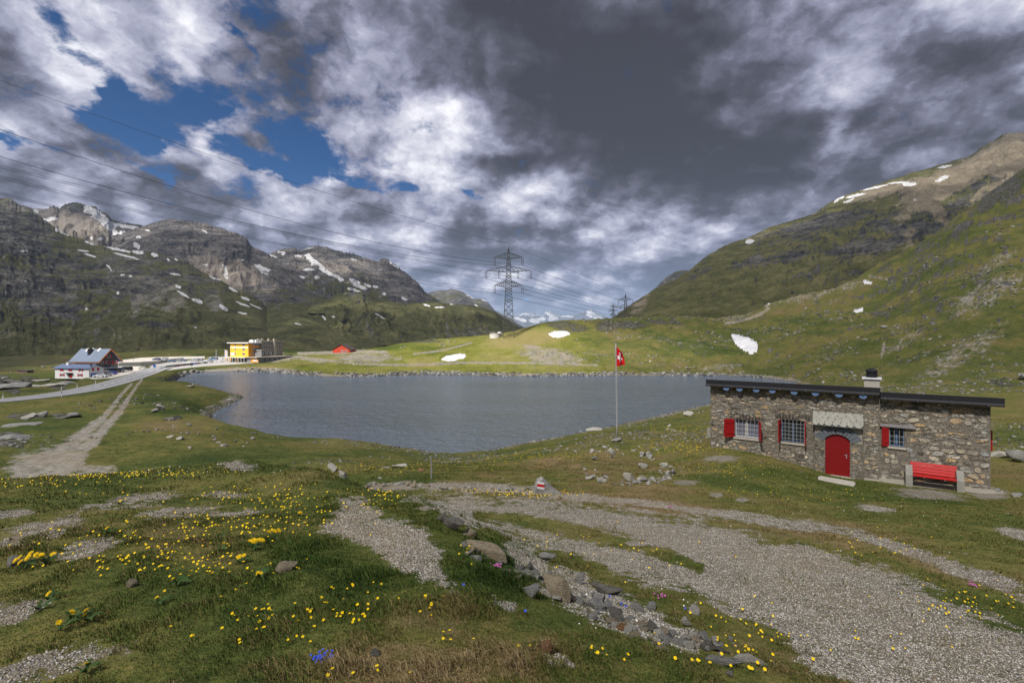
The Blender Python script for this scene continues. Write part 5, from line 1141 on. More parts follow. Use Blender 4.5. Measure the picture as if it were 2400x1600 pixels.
# loose stones too many to count: one object each
def stone_field(name, pts, sizes, mat, seeds=10, flat=.6, bury=.25):
    """pts (N,3) on the ground, sizes (N,) radius"""
    base = []
    bm = bmesh.new(); bmesh.ops.create_icosphere(bm, subdivisions=1, radius=1.); bv = np.array([p.co[:] for p in bm.verts]); bf = np.array([[q.index for q in p.verts] for p in bm.faces]); bm.free()
    rg = np.random.default_rng(len(pts))
    N = len(pts); nv = len(bv)
    jit = 1+rg.uniform(-.28,.28,(N, nv, 1)); V = bv[None]*jit
    sc3 = np.stack([rg.uniform(.7,1.25,N), rg.uniform(.7,1.25,N), rg.uniform(.35,.8,N)*flat*1.5], -1); V = V*sc3[:,None,:]
    a = rg.uniform(0, 6.28, N); ca, sa = np.cos(a)[:,None], np.sin(a)[:,None]
    X = V[...,0]*ca-V[...,1]*sa; Y = V[...,0]*sa+V[...,1]*ca; Z = V[...,2]
    tilt = rg.uniform(-.4,.4,N)[:,None]; Z2 = Z+X*tilt
    V = np.stack([X, Y, Z2], -1)*sizes[:,None,None]; V[...,2] += sizes[:,None]*flat*(1-2*bury)*.5; V += pts[:,None,:]
    Fc = (bf[None]+(np.arange(N)*nv)[:,None,None]).reshape(-1, 3)
    tone = np.repeat(rg.random(N), nv)
    me = np_mesh(name, V.reshape(-1, 3), Fc, mat, False, {'tone': tone}); return tag(link(name, me), kind='stuff')
def stone_mat(name, stops):
    m, t, b, co = new_mat(name, .93, .12); c = t.ramp(t.attr('tone'), stops); geo = t.node('ShaderNodeNewGeometry').outputs['Position']
    dist = t.vm('LENGTH', geo, out=1)
    c = t.vm('SCALE', c, t.m('MULTIPLY_ADD', t.noise(geo, 8, 4, .7), 1.2, .4)); t.set(b.inputs['Base Color'], c); return m
M_PEB = stone_mat('gravel_pebbles', [(0.,(.17,.165,.15)),(.25,(.26,.25,.23)),(.45,(.37,.35,.31)),(.6,(.34,.29,.21)),(.75,(.50,.475,.42)),(1.,(.60,.58,.53))])
M_STN = stone_mat('field_stones', [(0.,(.06,.06,.055)),(.3,(.12,.115,.105)),(.6,(.18,.175,.155)),(.85,(.26,.25,.225)),(1.,(.37,.36,.33))])
def look(A, X, Y):
    """bilinear-free lookup of a grid attribute at world points"""
    r = np.hypot(X, Y); a = np.arctan2(X, Y); j = np.clip(np.round(np.interp(np.log(r), np.log(RAD), np.arange(nr))).astype(int), 0, nr-1); i = np.clip(np.round(np.interp(a, ANG, np.arange(na))).astype(int), 0, na-1)
    return A[j, i]
def polar_pts(n, r0, r1, a0=-48, a1=48, seed=1, power=0.):
    rg = np.random.default_rng(seed); a = np.radians(rg.uniform(a0, a1, n)); u = rg.random(n)
    e = 2.-power
    r = np.exp(np.log(r0)+u*np.log(r1/r0)) if abs(e) < 1e-6 else (r0**e+u*(r1**e-r0**e))**(1/e)
    return np.sin(a)*r, np.cos(a)*r, rg
def hut_clear(X, Y, m=.4):
    s = (X-HL.x)*HE.x+(Y-HL.y)*HE.y; d = -((X-HL.x)*HN.x+(Y-HL.y)*HN.y); return ~((s > -m) & (s < 11.2+m) & (d > -m) & (d < 6+m))
# gravel on the tracks near the camera
x, y, rg = polar_pts(520000, 2.2, 18, seed=5, power=1.0); gv = look(grav, x, y); gv2 = gv+fbm(x*6, y*6, 3)*.35+fbm(x*1.3, y*1.3, 3)*.45; gv2 = gv+rg.normal(0, .07, len(x)); k = (gv > .04) & (gv2 > .50) & hut_clear(x, y); x, y = x[k], y[k]
x, y = x[:190000], y[:190000]; z = terrain_z(x, y); s = (.0026+.0044*np.random.default_rng(1).random(len(x))**2.2)*(1+np.hypot(x, y)*.045)
stone_field('gravel', np.stack([x, y, z], -1), s, M_PEB); print('gravel', len(x))
# stray stones in the turf, denser on the right slope and the far bank
x, y, rg = polar_pts(130000, 5, 420, seed=6, power=1.35); r = np.hypot(x, y)
cl = fbm(x/28+3, y/28, 4)+fbm(x/6, y/6+5, 3)*.5
right = sstep(10, 60, x)*sstep(50,110,y); want = .34-right*.22-.15*((r > 11)&(r < 120))+.10*(r < 25)+.05*(x < -20)*(r < 200)
zt = terrain_z(x, y); k = (cl > want) & (zt > .05) & hut_clear(x, y, .6) & (look(dsh, x, y) > .8)
dr_, _p = seg_dist(x, y, ROAD); k &= (dr_ > 6)
for poly, pz in YARDS: k &= ~inside(x, y, poly)
x, y, zt, r = x[k], y[k], zt[k], r[k]; rg = np.random.default_rng(9); s = (.012+.0011*r)*(.45+2.1*rg.random(len(x))**3.5)
stone_field('stones', np.stack([x, y, zt], -1), np.clip(s, .015, 1.3), M_STN, bury=.35); print('stones', len(x))
# rip-rap on the far shore and all round the waterline
x, y, rg = polar_pts(700000, 58, 262, a0=-42, a1=36, seed=7, power=1.2); d_ = look(dsh, x, y); zt = terrain_z(x, y)
far = y > 196; wide = np.where(far, 8.+9*fbm(x/22, y*0+.5, 3), 1.4); dens = np.where(far, .30+fbm(x/12, y/12, 3)*1.1, .35+fbm(x/9, y/9, 3)*1.2); k = (d_ < wide) & (zt > -.12) & (zt < 5) & (rg.random(len(x)) < dens) & (look(shoremask, x, y)+far > 0)
x, y, zt = x[k][:26000], y[k][:26000], zt[k][:26000]; s = (.13+.0016*y*(y > 190))*(.5+1.6*np.random.default_rng(3).random(len(x))**2.5)
stone_field('shore_stones', np.stack([x, y, zt], -1), s, M_STN); print('shore', len(x))

# ================================================================ SNOW PATCHES LYING ON THE NEAR HILLS
M_SNOW = simple('old_snow', (.56,.56,.58), .8, .2, .30, .35, bump=.05)
def snow_patch(poly, rng, label):
    ins = inside(PXg, PYg, poly) & (GY > rng[0]) & (GY < rng[1])
    rows = np.where(ins.any(1))[0]; cols = np.where(ins.any(0))[0]
    if len(rows) == 0: print('no snow', label); return
    j0, j1, i0, i1 = rows[0]-1, rows[-1]+2, cols[0]-1, cols[-1]+2
    sub = (slice(j0, j1), slice(i0, i1)); X, Y, Z = GX[sub], GY[sub], GZ[sub]; m = ins[sub]
    d, _ = seg_dist(PXg[sub], PYg[sub], poly, True); th = np.clip(d*.05, 0, .5)+.03
    ii = np.arange(X.size).reshape(X.shape); q = np.stack([ii[:-1,:-1], ii[:-1,1:], ii[1:,1:], ii[1:,:-1]], -1).reshape(-1, 4); fm = m.ravel()[q].sum(1) >= 2; q = q[fm]
    # keep the largest connected piece only
    lab = np.arange(X.size); 
    for _ in range(400):
        mn = lab[q].min(1); new = lab.copy(); [np.minimum.at(new, q[:,c], mn) for c in range(4)]
        if (new == lab).all(): break
        lab = new
    ql = lab[q[:,0]]; u_, c_ = np.unique(ql, return_counts=True); big_ = [u for u, c in zip(u_, c_) if c >= .3*c_.max()]; yv = Y.ravel(); q = q[ql == min(big_, key=lambda u: yv[q[ql == u][:,0]].mean())]
    top = np.stack([X, Y, Z+th], -1).reshape(-1, 3); bot = np.stack([X, Y, Z-.15], -1).reshape(-1, 3); n = X.size
    from collections import Counter
    e = np.concatenate([q[:, [0,1]], q[:, [1,2]], q[:, [2,3]], q[:, [3,0]]]); es = np.sort(e, 1); _, inv, cnt = np.unique(es, axis=0, return_inverse=True, return_counts=True); bd = e[cnt[inv.ravel()] == 1]
    side = np.stack([bd[:,1], bd[:,0], bd[:,0]+n, bd[:,1]+n], -1); allf = np.concatenate([q, q[:, ::-1]+n, side])
    used, inv = np.unique(allf, return_inverse=True); v = np.concatenate([top, bot])[used]
    me = np_mesh('snow_patch', v, inv.reshape(allf.shape), M_SNOW, True); tag(link('snow_patch', me), label, 'snow patch', 'snow patches left on the slopes')
snow_patch([(1713,784),(1722,783),(1745,790),(1765,795),(1775,806),(1776,822),(1764,826),(1748,822),(1735,815),(1722,803)], (150,420), 'largest snow patch, on the slope above the far right lake shore')
snow_patch([(1285,783),(1298,777),(1330,776),(1336,782),(1318,789),(1296,790)], (200,420), 'oval snow patch near the hilltop right of the pylon')
snow_patch([(1034,842),(1048,834),(1075,829),(1090,831),(1094,836),(1078,839),(1062,846),(1046,845)], (200,420), 'snow patch low on the sunlit hill just above the far shore')
snow_patch([(1998,728),(2010,724),(2024,722),(2026,727),(2008,732)], (150,520), 'small snow patch in the grassy slope below the scree hollow')
snow_patch([(2018,658),(2030,657),(2044,662),(2042,666),(2026,664)], (150,520), 'small snow patch beside the footpath high on the right slope')
snow_patch([(1781,702),(1795,704),(1806,711),(1800,712),(1788,708)], (150,520), 'thin snow patch at the top of the scree gully')
# bedrock humps showing through the pasture by the road
for i, (px, py, w, h, m_, lb) in enumerate([(12,912,90,26,'grey','broad bedrock hump at the left edge above the road'),(92,893,30,9,'pale','pale bedrock rib on the grass before the white house'),(112,904,44,9,'pale','low bedrock slab left of the bent pipe rail'),(140,901,34,12,'grey','grey bedrock hump beside the bent pipe rail'),(70,906,36,7,'pale','thin bedrock slab in the grass above the road'),(30,898,40,12,'dark','darker top of the bedrock at the left edge'),
        (20,1000,70,10,'grey','flat broken bedrock low in the pasture at the left edge'),(20,1045,60,12,'grey','grey bedrock at the left edge beside the dirt track'),(150,980,40,8,'dark','dark broken rock near the dirt track'),(390,984,50,7,'dark','dark flat bedrock in the peninsula hollow')]):
    put_rock('bedrock', px, py, w, h, 1.2, m_, 200+i, rr.uniform(-20,20), 0, .35, lb, 'rock', None, 50, 4)
# ================================================================ ROAD
def asphalt():
    m, t, b, co = new_mat('asphalt', .9, .2); n = t.noise(co, .5, 5, .6); n2 = t.noise(co, 30, 3, .7)
    c = t.ramp(t.m('ADD', t.m('MULTIPLY', n, .6), t.m('MULTIPLY', n2, .4)), [(.35,(.23,.23,.235)),(.65,(.32,.32,.325))]); t.set(b.inputs['Base Color'], c); return m
M_ASPH = asphalt(); M_LINE = simple('road_marking_white', (.80,.80,.78), .7, .2, .2, 3)
M_YARD = simple('pale_gravel_yard', (.50,.47,.42), .95, .1, .3, .6)
M_LOT = simple('pale_worn_asphalt', (.40,.39,.37), .95, .1, .25, .4)
RC = catmull(ROADW, 14); tg = np.gradient(RC[:,:2], axis=0); tg /= np.linalg.norm(tg, axis=1)[:,None]; nm = np.stack([-tg[:,1], tg[:,0]], 1)
def ribbon(name, mat, off0, off1, dz, i0=0, i1=None, kind='structure', thick=.25):
    i1 = len(RC) if i1 is None else i1; P0 = RC[i0:i1]; N = nm[i0:i1]; k = len(P0); f0 = off0 if callable(off0) else (lambda w: off0); f1 = off1 if callable(off1) else (lambda w: off1)
    a = np.array([(p[0]+n[0]*f0(p[2]), p[1]+n[1]*f0(p[2]), p[3]+dz) for p, n in zip(P0, N)]); b_ = np.array([(p[0]+n[0]*f1(p[2]), p[1]+n[1]*f1(p[2]), p[3]+dz) for p, n in zip(P0, N)])
    v = np.concatenate([a, b_]+([a-[0,0,thick], b_-[0,0,thick]] if thick else [])); f = [(i, i+1, k+i+1, k+i) for i in range(k-1)]
    if thick: f += [(i+1, i, 2*k+i, 2*k+i+1) for i in range(k-1)]+[(k+i, k+i+1, 3*k+i+1, 3*k+i) for i in range(k-1)]
    return v, f
v, f = ribbon('road', M_ASPH, lambda w: -w/2, lambda w: w/2, 0.)
mb = MB(); mb.add(v, f); tag(mb.build('road', M_ASPH), kind='structure')
mb = MB(); L = np.concatenate([[0], np.cumsum(np.linalg.norm(np.diff(RC[:,:2], axis=0), axis=1))])
def at(s): return [np.interp(s, L, RC[:,k]) for k in range(4)], [np.interp(s, L, nm[:,k]) for k in range(2)]
def strip(mb, s0, s1, off, w, dz=.02):
    k = max(2, int((s1-s0)/3)+1); ss = np.linspace(s0, s1, k); a = []; b_ = []
    for s in ss:
        (x, y, ww, z), n = at(s); o = off(ww) if callable(off) else off
        a.append((x+n[0]*(o-w/2), y+n[1]*(o-w/2), z+dz)); b_.append((x+n[0]*(o+w/2), y+n[1]*(o+w/2), z+dz))
    mb.add(a+b_, [(i, i+1, k+i+1, k+i) for i in range(k-1)])
s = 0
while s < L[-1]-4: strip(mb, s, s+4.2, 0, .2); s += 7.5
for sg in (-1, 1): strip(mb, 0, L[-1]*.86, (lambda w, sg=sg: sg*(w/2-.28)), .2)
tag(mb.build('road_markings', M_LINE), kind='structure')
def sheet(name, poly, z, mat, th=.25):
    mb = MB(); mb.prism(poly, 'z', z-th, z); return tag(mb.build(name, mat), kind='structure')
sheet('car_park', YARDS[0][0], 1.704, M_LOT); sheet('chalet_yard', YARDS[1][0], 2.012, M_YARD); sheet('upper_car_park', YARDS[2][0], 2.508, M_YARD)
def flat(px, py, z): Y = (H-z)*F/(py-HZ); return Vector(((px-CX)/F*Y, Y, z))
# retaining wall of the upper car park
def wall_run(name, pts, h, th, mat, label, cat, parent=None):
    mb = MB()
    for a, b_ in zip(pts[:-1], pts[1:]):
        a = Vector(a); b_ = Vector(b_); d = (b_-a); d.z = 0; d.normalize(); n = Vector((-d.y, d.x, 0))*th/2
        mb.hexa([a-n-Vector((0,0,.6)), b_-n-Vector((0,0,.6)), b_+n-Vector((0,0,.6)), a+n-Vector((0,0,.6)), a-n+Vector((0,0,h)), b_-n+Vector((0,0,h)), b_+n+Vector((0,0,h)), a+n+Vector((0,0,h))])
    return tag(mb.build(name, mat), label, cat)
M_PALEW = simple('bright_concrete_wall', (.55,.53,.50), .9, .1, .12, 2)
wall_run('retaining_wall', [flat(277,857,2.0), flat(330,855,2.0), flat(365,852,1.8), flat(398,847,1.7), flat(430,843.5,1.7)], 1.55, .35, M_PALEW, 'long pale concrete retaining wall below the upper car park', 'wall')
wall_run('retaining_wall', [flat(430,843,1.7), flat(480,840.5,1.7), flat(520,840,1.7)], .7, .35, M_PALEW, 'low white wall edging the car park before the flagpoles of the yellow hotel', 'wall')
# reflector posts
M_RB = simple('black_band', (.01,.01,.01), .5, .4, .1, 3)
proto = None
for i, (px, py, t_) in enumerate([(7,936,'beside the left picture edge'),(144,914,'on the far verge above the near one'),(144,930,'on the near verge nearest the rocks'),(181,909,'by the bent pipe rail'),(241,912,'on the near verge before the dirt track'),(224,899,'below the white house lawn'),(303,896,'at the mouth of the dirt track'),(334,888,'on the lake side bend')]):
    g = on_ground(px, py, 60); g.z = tz(g.x, g.y)
    if proto is None:
        proto = empty('reflector_post', g); mb = MB(); mb.prism([(-.06,-.05),(.06,-.05),(.06,.03),(0,.06),(-.06,.03)], 'z', -.2, 1.15); mb.build('post', M_WHITE, proto)
        mb = MB(); mb.prism([(-.064,-.054),(.064,-.054),(.064,.033),(0,.064),(-.064,.033)], 'z', .80, 1.04); mb.build('black_band', M_RB, proto); o = proto
    else: o = copy_tree(proto); o.location = g
    tag(o, 'white roadside reflector post with black band, '+t_, 'road post', 'reflector posts along the road')
mb = MB(); a = on_ground(148,908,60); b_ = on_ground(160,902,60); c_ = on_ground(178,902,60)
for p in (a, b_, c_): p.z = tz(p.x, p.y)
up = Vector((0,0,.55)); mb.tube([a+up*.2, b_+up, (b_+c_)/2+up*1.15, c_+up], .05, 6)
for p in (b_, (b_+c_)/2, c_): mb.bar(p-Vector((0,0,.3)), p+up, .04)
tag(mb.build('pipe_rail', simple('galvanised_steel', (.42,.43,.45), .45, .5, .2, 2, metal=.3)), 'bent metal pipe rail beside the rocks above the road', 'railing')
# guard rails
def guardrail(pts, label, mat=M_GUT):
    r = empty('guard_rail', pts[0], 0, label, 'guard rail'); o = pts[0]
    mb = MB()
    for a, b_ in zip(pts[:-1], pts[1:]): mb.bar(a-o+Vector((0,0,.7)), b_-o+Vector((0,0,.7)), .13, 4)
    mb.build('rail', mat, r)
    Lr = sum((b_-a).length for a, b_ in zip(pts[:-1], pts[1:])); acc_ = 0; nxt = 0
    for a, b_ in zip(pts[:-1], pts[1:]):
        d = (b_-a).length
        while nxt <= acc_+d:
            p = a.lerp(b_, (nxt-acc_)/d)-o; mb = MB(); mb.box(p.x-.06, p.x+.06, p.y-.06, p.y+.06, p.z-.2, p.z+.68); mb.build('rail_post', mat, r); nxt += 4.
        acc_ += d
guardrail([flat(326,865.5,2.3), flat(340,861,2.1), flat(357,856,1.9), flat(380,852,1.75), flat(405,849,1.7), flat(440,845.5,1.7)], 'dark guard rail curving along the upper side of the road')
guardrail([flat(374,866,1.75), flat(386,863,1.7), flat(400,861.5,1.7), flat(430,859,1.7)], 'dark guard rail behind the parked motorbikes')
# small signs and lamps
def sign(px, py, z, h, r_, mat, label, shape='disc'):
    g = flat(px, py, z); o = empty('road_sign', g, 0, label, 'road sign'); mb = MB(); mb.bar((0,0,-.3), (0,0,h), .04, 8); mb.build('pole', M_GUT, o)
    mb = MB()
    if shape == 'disc': mb.prism([(r_*math.cos(2*math.pi*k/16), h-r_+r_*math.sin(2*math.pi*k/16)) for k in range(16)], 'y', -.10, -.05)
    else: mb.box(-r_, r_, -.1, -.05, h-2*r_*.8, h)
    mb.build('sign_panel', mat, o)
M_SBL = simple('blue_sign_face', (.02,.09,.36), .5, .4, .1, 2)
sign(362.5,871,1.9,3.,.62,M_SBL,'round blue road sign on a pole at the lakeside bend'); sign(379,856,1.8,2.6,.45,M_BLACK,'small dark square sign on a pole between the lanes','sq'); sign(449,861,1.7,2.2,.75,M_BLACK,'dark information board by the motorbike park','sq')
def lamp(px, pyb, pyt, z, label):
    g = flat(px, pyb, z); h = (pyb-pyt)/F*g.y; o = empty('street_lamp', g, 0, label, 'street lamp'); mb = MB(); mb.bar((0,0,-.3),(0,0,h), .09, 8, .06); mb.build('pole', M_GUT, o)
    mb = MB(); mb.prism([(-.1,h-.02),(.9,h+.06),(.9,h+.18),(-.1,h+.12)], 'y', -.14, .14); mb.build('lamp_head', M_CONCL, o)
lamp(394.5,842,831,2.5,'single street lamp on the upper car park right of the parked blue and white cars'); lamp(313,845,828,2.5,'slim lamp with white heads on the upper car park left of the cars'); lamp(335,858,847,2.0,'slim post before the pale retaining wall')

# ================================================================ CARS
M_TYRE = simple('tyre_rubber', (.012,.012,.013), .85, .2, .2, 3); M_RIM = simple('wheel_rim', (.35,.35,.37), .35, .5, .1, 3, metal=.6); M_CGL = glass_mat('car_glass', (.012,.016,.02)); M_LAMPW = simple('headlight_lens', (.6,.6,.6), .2, .6, .05, 3); M_LAMPR = simple('tail_light_lens', (.35,.01,.01), .3, .5, .05, 3)
def paint(nm_, c): m = simple(nm_, c, .28, .5, .05, 1.); m.node_tree.nodes['Principled BSDF'].inputs['Coat Weight'].default_value = .5; return m
CARP = {'white': paint('white_car_paint', (.62,.63,.64)), 'silver': paint('silver_car_paint', (.33,.35,.38)), 'blue': paint('blue_car_paint', (.012,.05,.26)), 'navy': paint('navy_car_paint', (.012,.022,.10)), 'red': paint('dark_red_car_paint', (.16,.008,.015)), 'black': paint('black_car_paint', (.012,.012,.014)), 'greyblue': paint('grey_blue_car_paint', (.10,.17,.26))}
def car_body(style):
    Lc, W_ = {'hatch':(4.2,1.78),'suv':(4.6,1.86),'van':(4.9,1.92)}[style]
    prof = {'hatch':[(-2.1,.32),(-2.1,.62),(-2.0,.84),(-1.15,.96),(-.35,1.42),(1.2,1.46),(1.85,1.02),(2.08,.92),(2.1,.35)],
            'suv':[(-2.3,.36),(-2.3,.76),(-2.15,.98),(-1.2,1.08),(-.5,1.64),(1.75,1.70),(2.15,1.12),(2.3,1.02),(2.3,.38)],
            'van':[(-2.45,.36),(-2.45,.80),(-2.25,1.06),(-1.55,1.16),(-.85,1.80),(2.2,1.86),(2.42,1.2),(2.45,1.0),(2.45,.38)]}[style]
    bm = bmesh.new(); rows = []
    for yy, ins in ((-W_/2, 1), (-W_/2+.04, 0), (W_/2-.04, 0), (W_/2, 1)):
        row = []
        for (x, z) in prof:
            t_ = max(0, (z-1.0))*.26; yv = (abs(yy)-t_)*(1 if yy > 0 else -1); xx = x*(.985 if ins else 1); zz = z-(.03 if ins and z > .9 else 0); row.append(bm.verts.new((xx, yv, zz)))
        rows.append(row)
    n = len(prof)
    for r_ in range(3):
        for i in range(n): j = (i+1) % n; bm.faces.new((rows[r_][i], rows[r_][j], rows[r_+1][j], rows[r_+1][i]))
    bm.faces.new(rows[0]); bm.faces.new(list(reversed(rows[3]))); bmesh.ops.recalc_face_normals(bm, faces=bm.faces)
    me = bpy.data.meshes.new('body'); bm.to_mesh(me); bm.free(); return me, prof, Lc, W_
def make_car(style, col):
    root = empty('parked_car'); me, prof, Lc, W_ = car_body(style); me.materials.append(CARP[col]); b_ = link('body', me, root); bv = b_.modifiers.new('b', 'BEVEL'); bv.width = .04; bv.segments = 2
    top = prof[4][1]; base = prof[3][1]
    yi = lambda z: W_/2-max(0, z-1.)*.26+.006
    for sg in (-1, 1):
        q = MB(); z0 = base+.02; z1 = top-.10; x0 = prof[3][0]+.45; x1 = prof[4][0]+.10; x2 = prof[5][0]-.05; x3 = prof[6][0]-.15
        for (a0, a1, b0, b1) in ((x0, x1, .45*(x0+x2)+.0*x1, .45*(x1+x2)), (.45*(x0+x2)+.08, .45*(x1+x2)+.08, x3, x2)):
            ya, yb = yi(z0)*sg, yi(z1)*sg; q.add([(a0,ya,z0),(b0,ya,z0),(b1,yb,z1),(a1,yb,z1)]+[(a0,ya-sg*.03,z0),(b0,ya-sg*.03,z0),(b1,yb-sg*.03,z1),(a1,yb-sg*.03,z1)], [(0,1,2,3),(7,6,5,4),(0,4,5,1),(1,5,6,2),(2,6,7,3),(3,7,4,0)])
        q.build('side_window', M_CGL, root)
    for nm_, i, j in (('windscreen', 3, 4), ('rear_window', 6, 5)):
        (xa, za), (xb, zb) = prof[i], prof[j]; dx = -.012 if i == 3 else .012; f = lambda t_: (xa+(xb-xa)*t_+dx, za+(zb-za)*t_+.012); (x0, z0), (x1, z1) = f(.12), f(.9); w0, w1 = yi(z0)-.14, yi(z1)-.14
        q = MB(); q.add([(x0,-w0,z0),(x0,w0,z0),(x1,w1,z1),(x1,-w1,z1)]+[(x0-dx*2,-w0,z0-.03),(x0-dx*2,w0,z0-.03),(x1-dx*2,w1,z1-.03),(x1-dx*2,-w1,z1-.03)], [(0,1,2,3),(7,6,5,4),(0,4,5,1),(1,5,6,2),(2,6,7,3),(3,7,4,0)]); q.build(nm_, M_CGL, root)
    for sx in (-Lc/2+.80, Lc/2-.82):
        for sg in (-1, 1):
            q = MB(); q.prism([(.33*math.cos(2*math.pi*k/18), .33+.33*math.sin(2*math.pi*k/18)) for k in range(18)], 'y', -.11, .11); w_ = q.build('wheel', M_TYRE, root, .02); w_.location = (sx, sg*(W_/2-.08), 0)
            q = MB(); q.prism([(.21*math.cos(2*math.pi*k/10), .33+.21*math.sin(2*math.pi*k/10)) for k in range(10)], 'y', -.12, .12); q.build('rim', M_RIM, w_)
    for sg in (-1, 1):
        q = MB(); q.box(-Lc/2-.012, -Lc/2+.1, sg*W_*.36-.2, sg*W_*.36+.2, .66, .80); q.build('headlight', M_LAMPW, root)
        q = MB(); q.box(Lc/2-.1, Lc/2+.012, sg*W_*.40-.12, sg*W_*.40+.12, .80, 1.0); q.build('tail_light', M_LAMPR, root)
    return root
CARS = {}
def put_car(style, col, px, py, z, yaw, label):
    g = flat(px, py, z)
    if (style, col) not in CARS: CARS[(style, col)] = make_car(style, col); o = CARS[(style, col)]
    else: o = copy_tree(CARS[(style, col)])
    o.location = g; o.rotation_euler = (0,0,R(yaw)); tag(o, label, 'car', 'cars parked along the pass road')
zy = 2.02
for q in [('hatch','white',236,884.5,zy,8,'white car nearest the camera beside the white house'),('hatch','white',247,880.5,zy,10,'second white car just behind the nearest one'),('hatch','blue',259,877.5,zy,14,'blue car half hidden behind the white cars'),('suv','red',240,874,zy,12,'dark red car in front of the chalet veranda'),('hatch','silver',252,872.5,zy,12,'silver car between the dark red and the blue car'),
          ('suv','silver',276,871.5,zy,4,'light silver estate car before the chalet gable'),('van','black',294,869,zy,3,'black minibus rightmost on the chalet yard'),
          ('hatch','navy',367,844,2.51,5,'dark blue car on the upper car park'),('hatch','silver',384,843,2.51,5,'silver car beside the dark blue one on the upper car park'),
          ('hatch','greyblue',402,848.5,1.71,8,'grey blue car leftmost in the roadside row'),('hatch','silver',416,847.5,1.71,8,'second car in the roadside row, silver'),('hatch','greyblue',428,846.8,1.71,8,'third car in the roadside row, grey blue'),
          ('suv','silver',457,846.3,1.71,3,'silver car left in the pair near the flagpoles'),('suv','silver',466,846,1.71,3,'silver car right in the pair near the flagpoles'),('van','greyblue',500,843.8,1.71,2,'blue grey van by the lone hotel flagpole'),('hatch','white',514,848.5,1.71,10,'white car in front of the hotel terrace'),('suv','white',524,845.5,1.71,5,'white car behind the one by the hotel terrace'),('hatch','silver',490,850,1.71,6,'silver car on the forecourt left of the terrace')]: put_car(*q)
# motorbikes
def make_bike(col):
    r = empty('motorbike')
    for nm_, x in (('wheel', -.72), ('wheel', .72)):
        q = MB(); n = 16; v = []
        for k in range(n):
            a = 2*math.pi*k/n
            for rr_, yy in ((.31,-.06),(.31,.06),(.20,.04),(.20,-.04)): v.append((x+rr_*math.cos(a), yy, .31+rr_*math.sin(a)))
        f = [(k*4+i, k*4+(i+1)%4, ((k+1)%n)*4+(i+1)%4, ((k+1)%n)*4+i) for k in range(n) for i in range(4)]; q.add(v, f); q.bar((x,-.08,.31),(x,.08,.31),.09,8); q.build(nm_, M_TYRE, r)
    q = MB(); q.prism([(-.55,.32),(-.35,.75),(-.62,.92),(-.60,1.12),(-.42,1.02),(-.15,1.0),(.1,.82),(.55,.80),(.85,.95),(.80,.78),(.35,.42),(.05,.28)], 'y', -.15, .15); q.build('fairing', col, r, .03)
    q = MB(); q.prism([(.0,.85),(.1,.80),(.72,.84),(.72,.92),(.3,.93)], 'y', -.13, .13); q.build('seat', M_TYRE, r, .01)
    q = MB(); q.bar((-.45,-.34,1.02),(-.45,.34,1.02),.025,6); q.bar((-.48,0,1.0),(-.74,.0,.3),.05,6); q.build('handlebar', M_GUT, r); return r
BK = {c: None for c in ('green','black','red','blue')}; BM = {'green': paint('green_bike_paint', (.02,.16,.04)), 'black': CARP['black'], 'red': paint('red_bike_paint', (.30,.02,.02)), 'blue': paint('blue_bike_paint', (.02,.05,.35))}
rb = random.Random(5)
bl_ = [(392,862,'black'),(397,861,'green'),(402,860,'green'),(408,860,'black'),(412,859.4,'red'),(416,858.8,'black'),(420,858.4,'black'),(425,857.8,'red'),(429,857.3,'black'),(434,856.9,'black'),(438,856.6,'black'),(443,856.2,'black'),(448,855.7,'black'),(454,854.6,'blue'),(459,854.2,'blue'),(463,853.8,'red'),(468,853.2,'black'),(478,852.2,'black'),(482,852,'black')]
for px, py, c in bl_:
    if BK[c] is None: BK[c] = make_bike(BM[c]); o = BK[c]
    else: o = copy_tree(BK[c])
    o.location = flat(px, py, 1.71); o.rotation_euler = (R(-9),0,R(rb.uniform(25,60))); tag(o, {'black':'black motorbike','red':'motorbike with red bodywork','green':'motorbike with green bodywork','blue':'motorbike with blue bodywork'}[c]+' in the row parked beside the road', 'motorbike', 'motorbikes parked in a row beside the road')

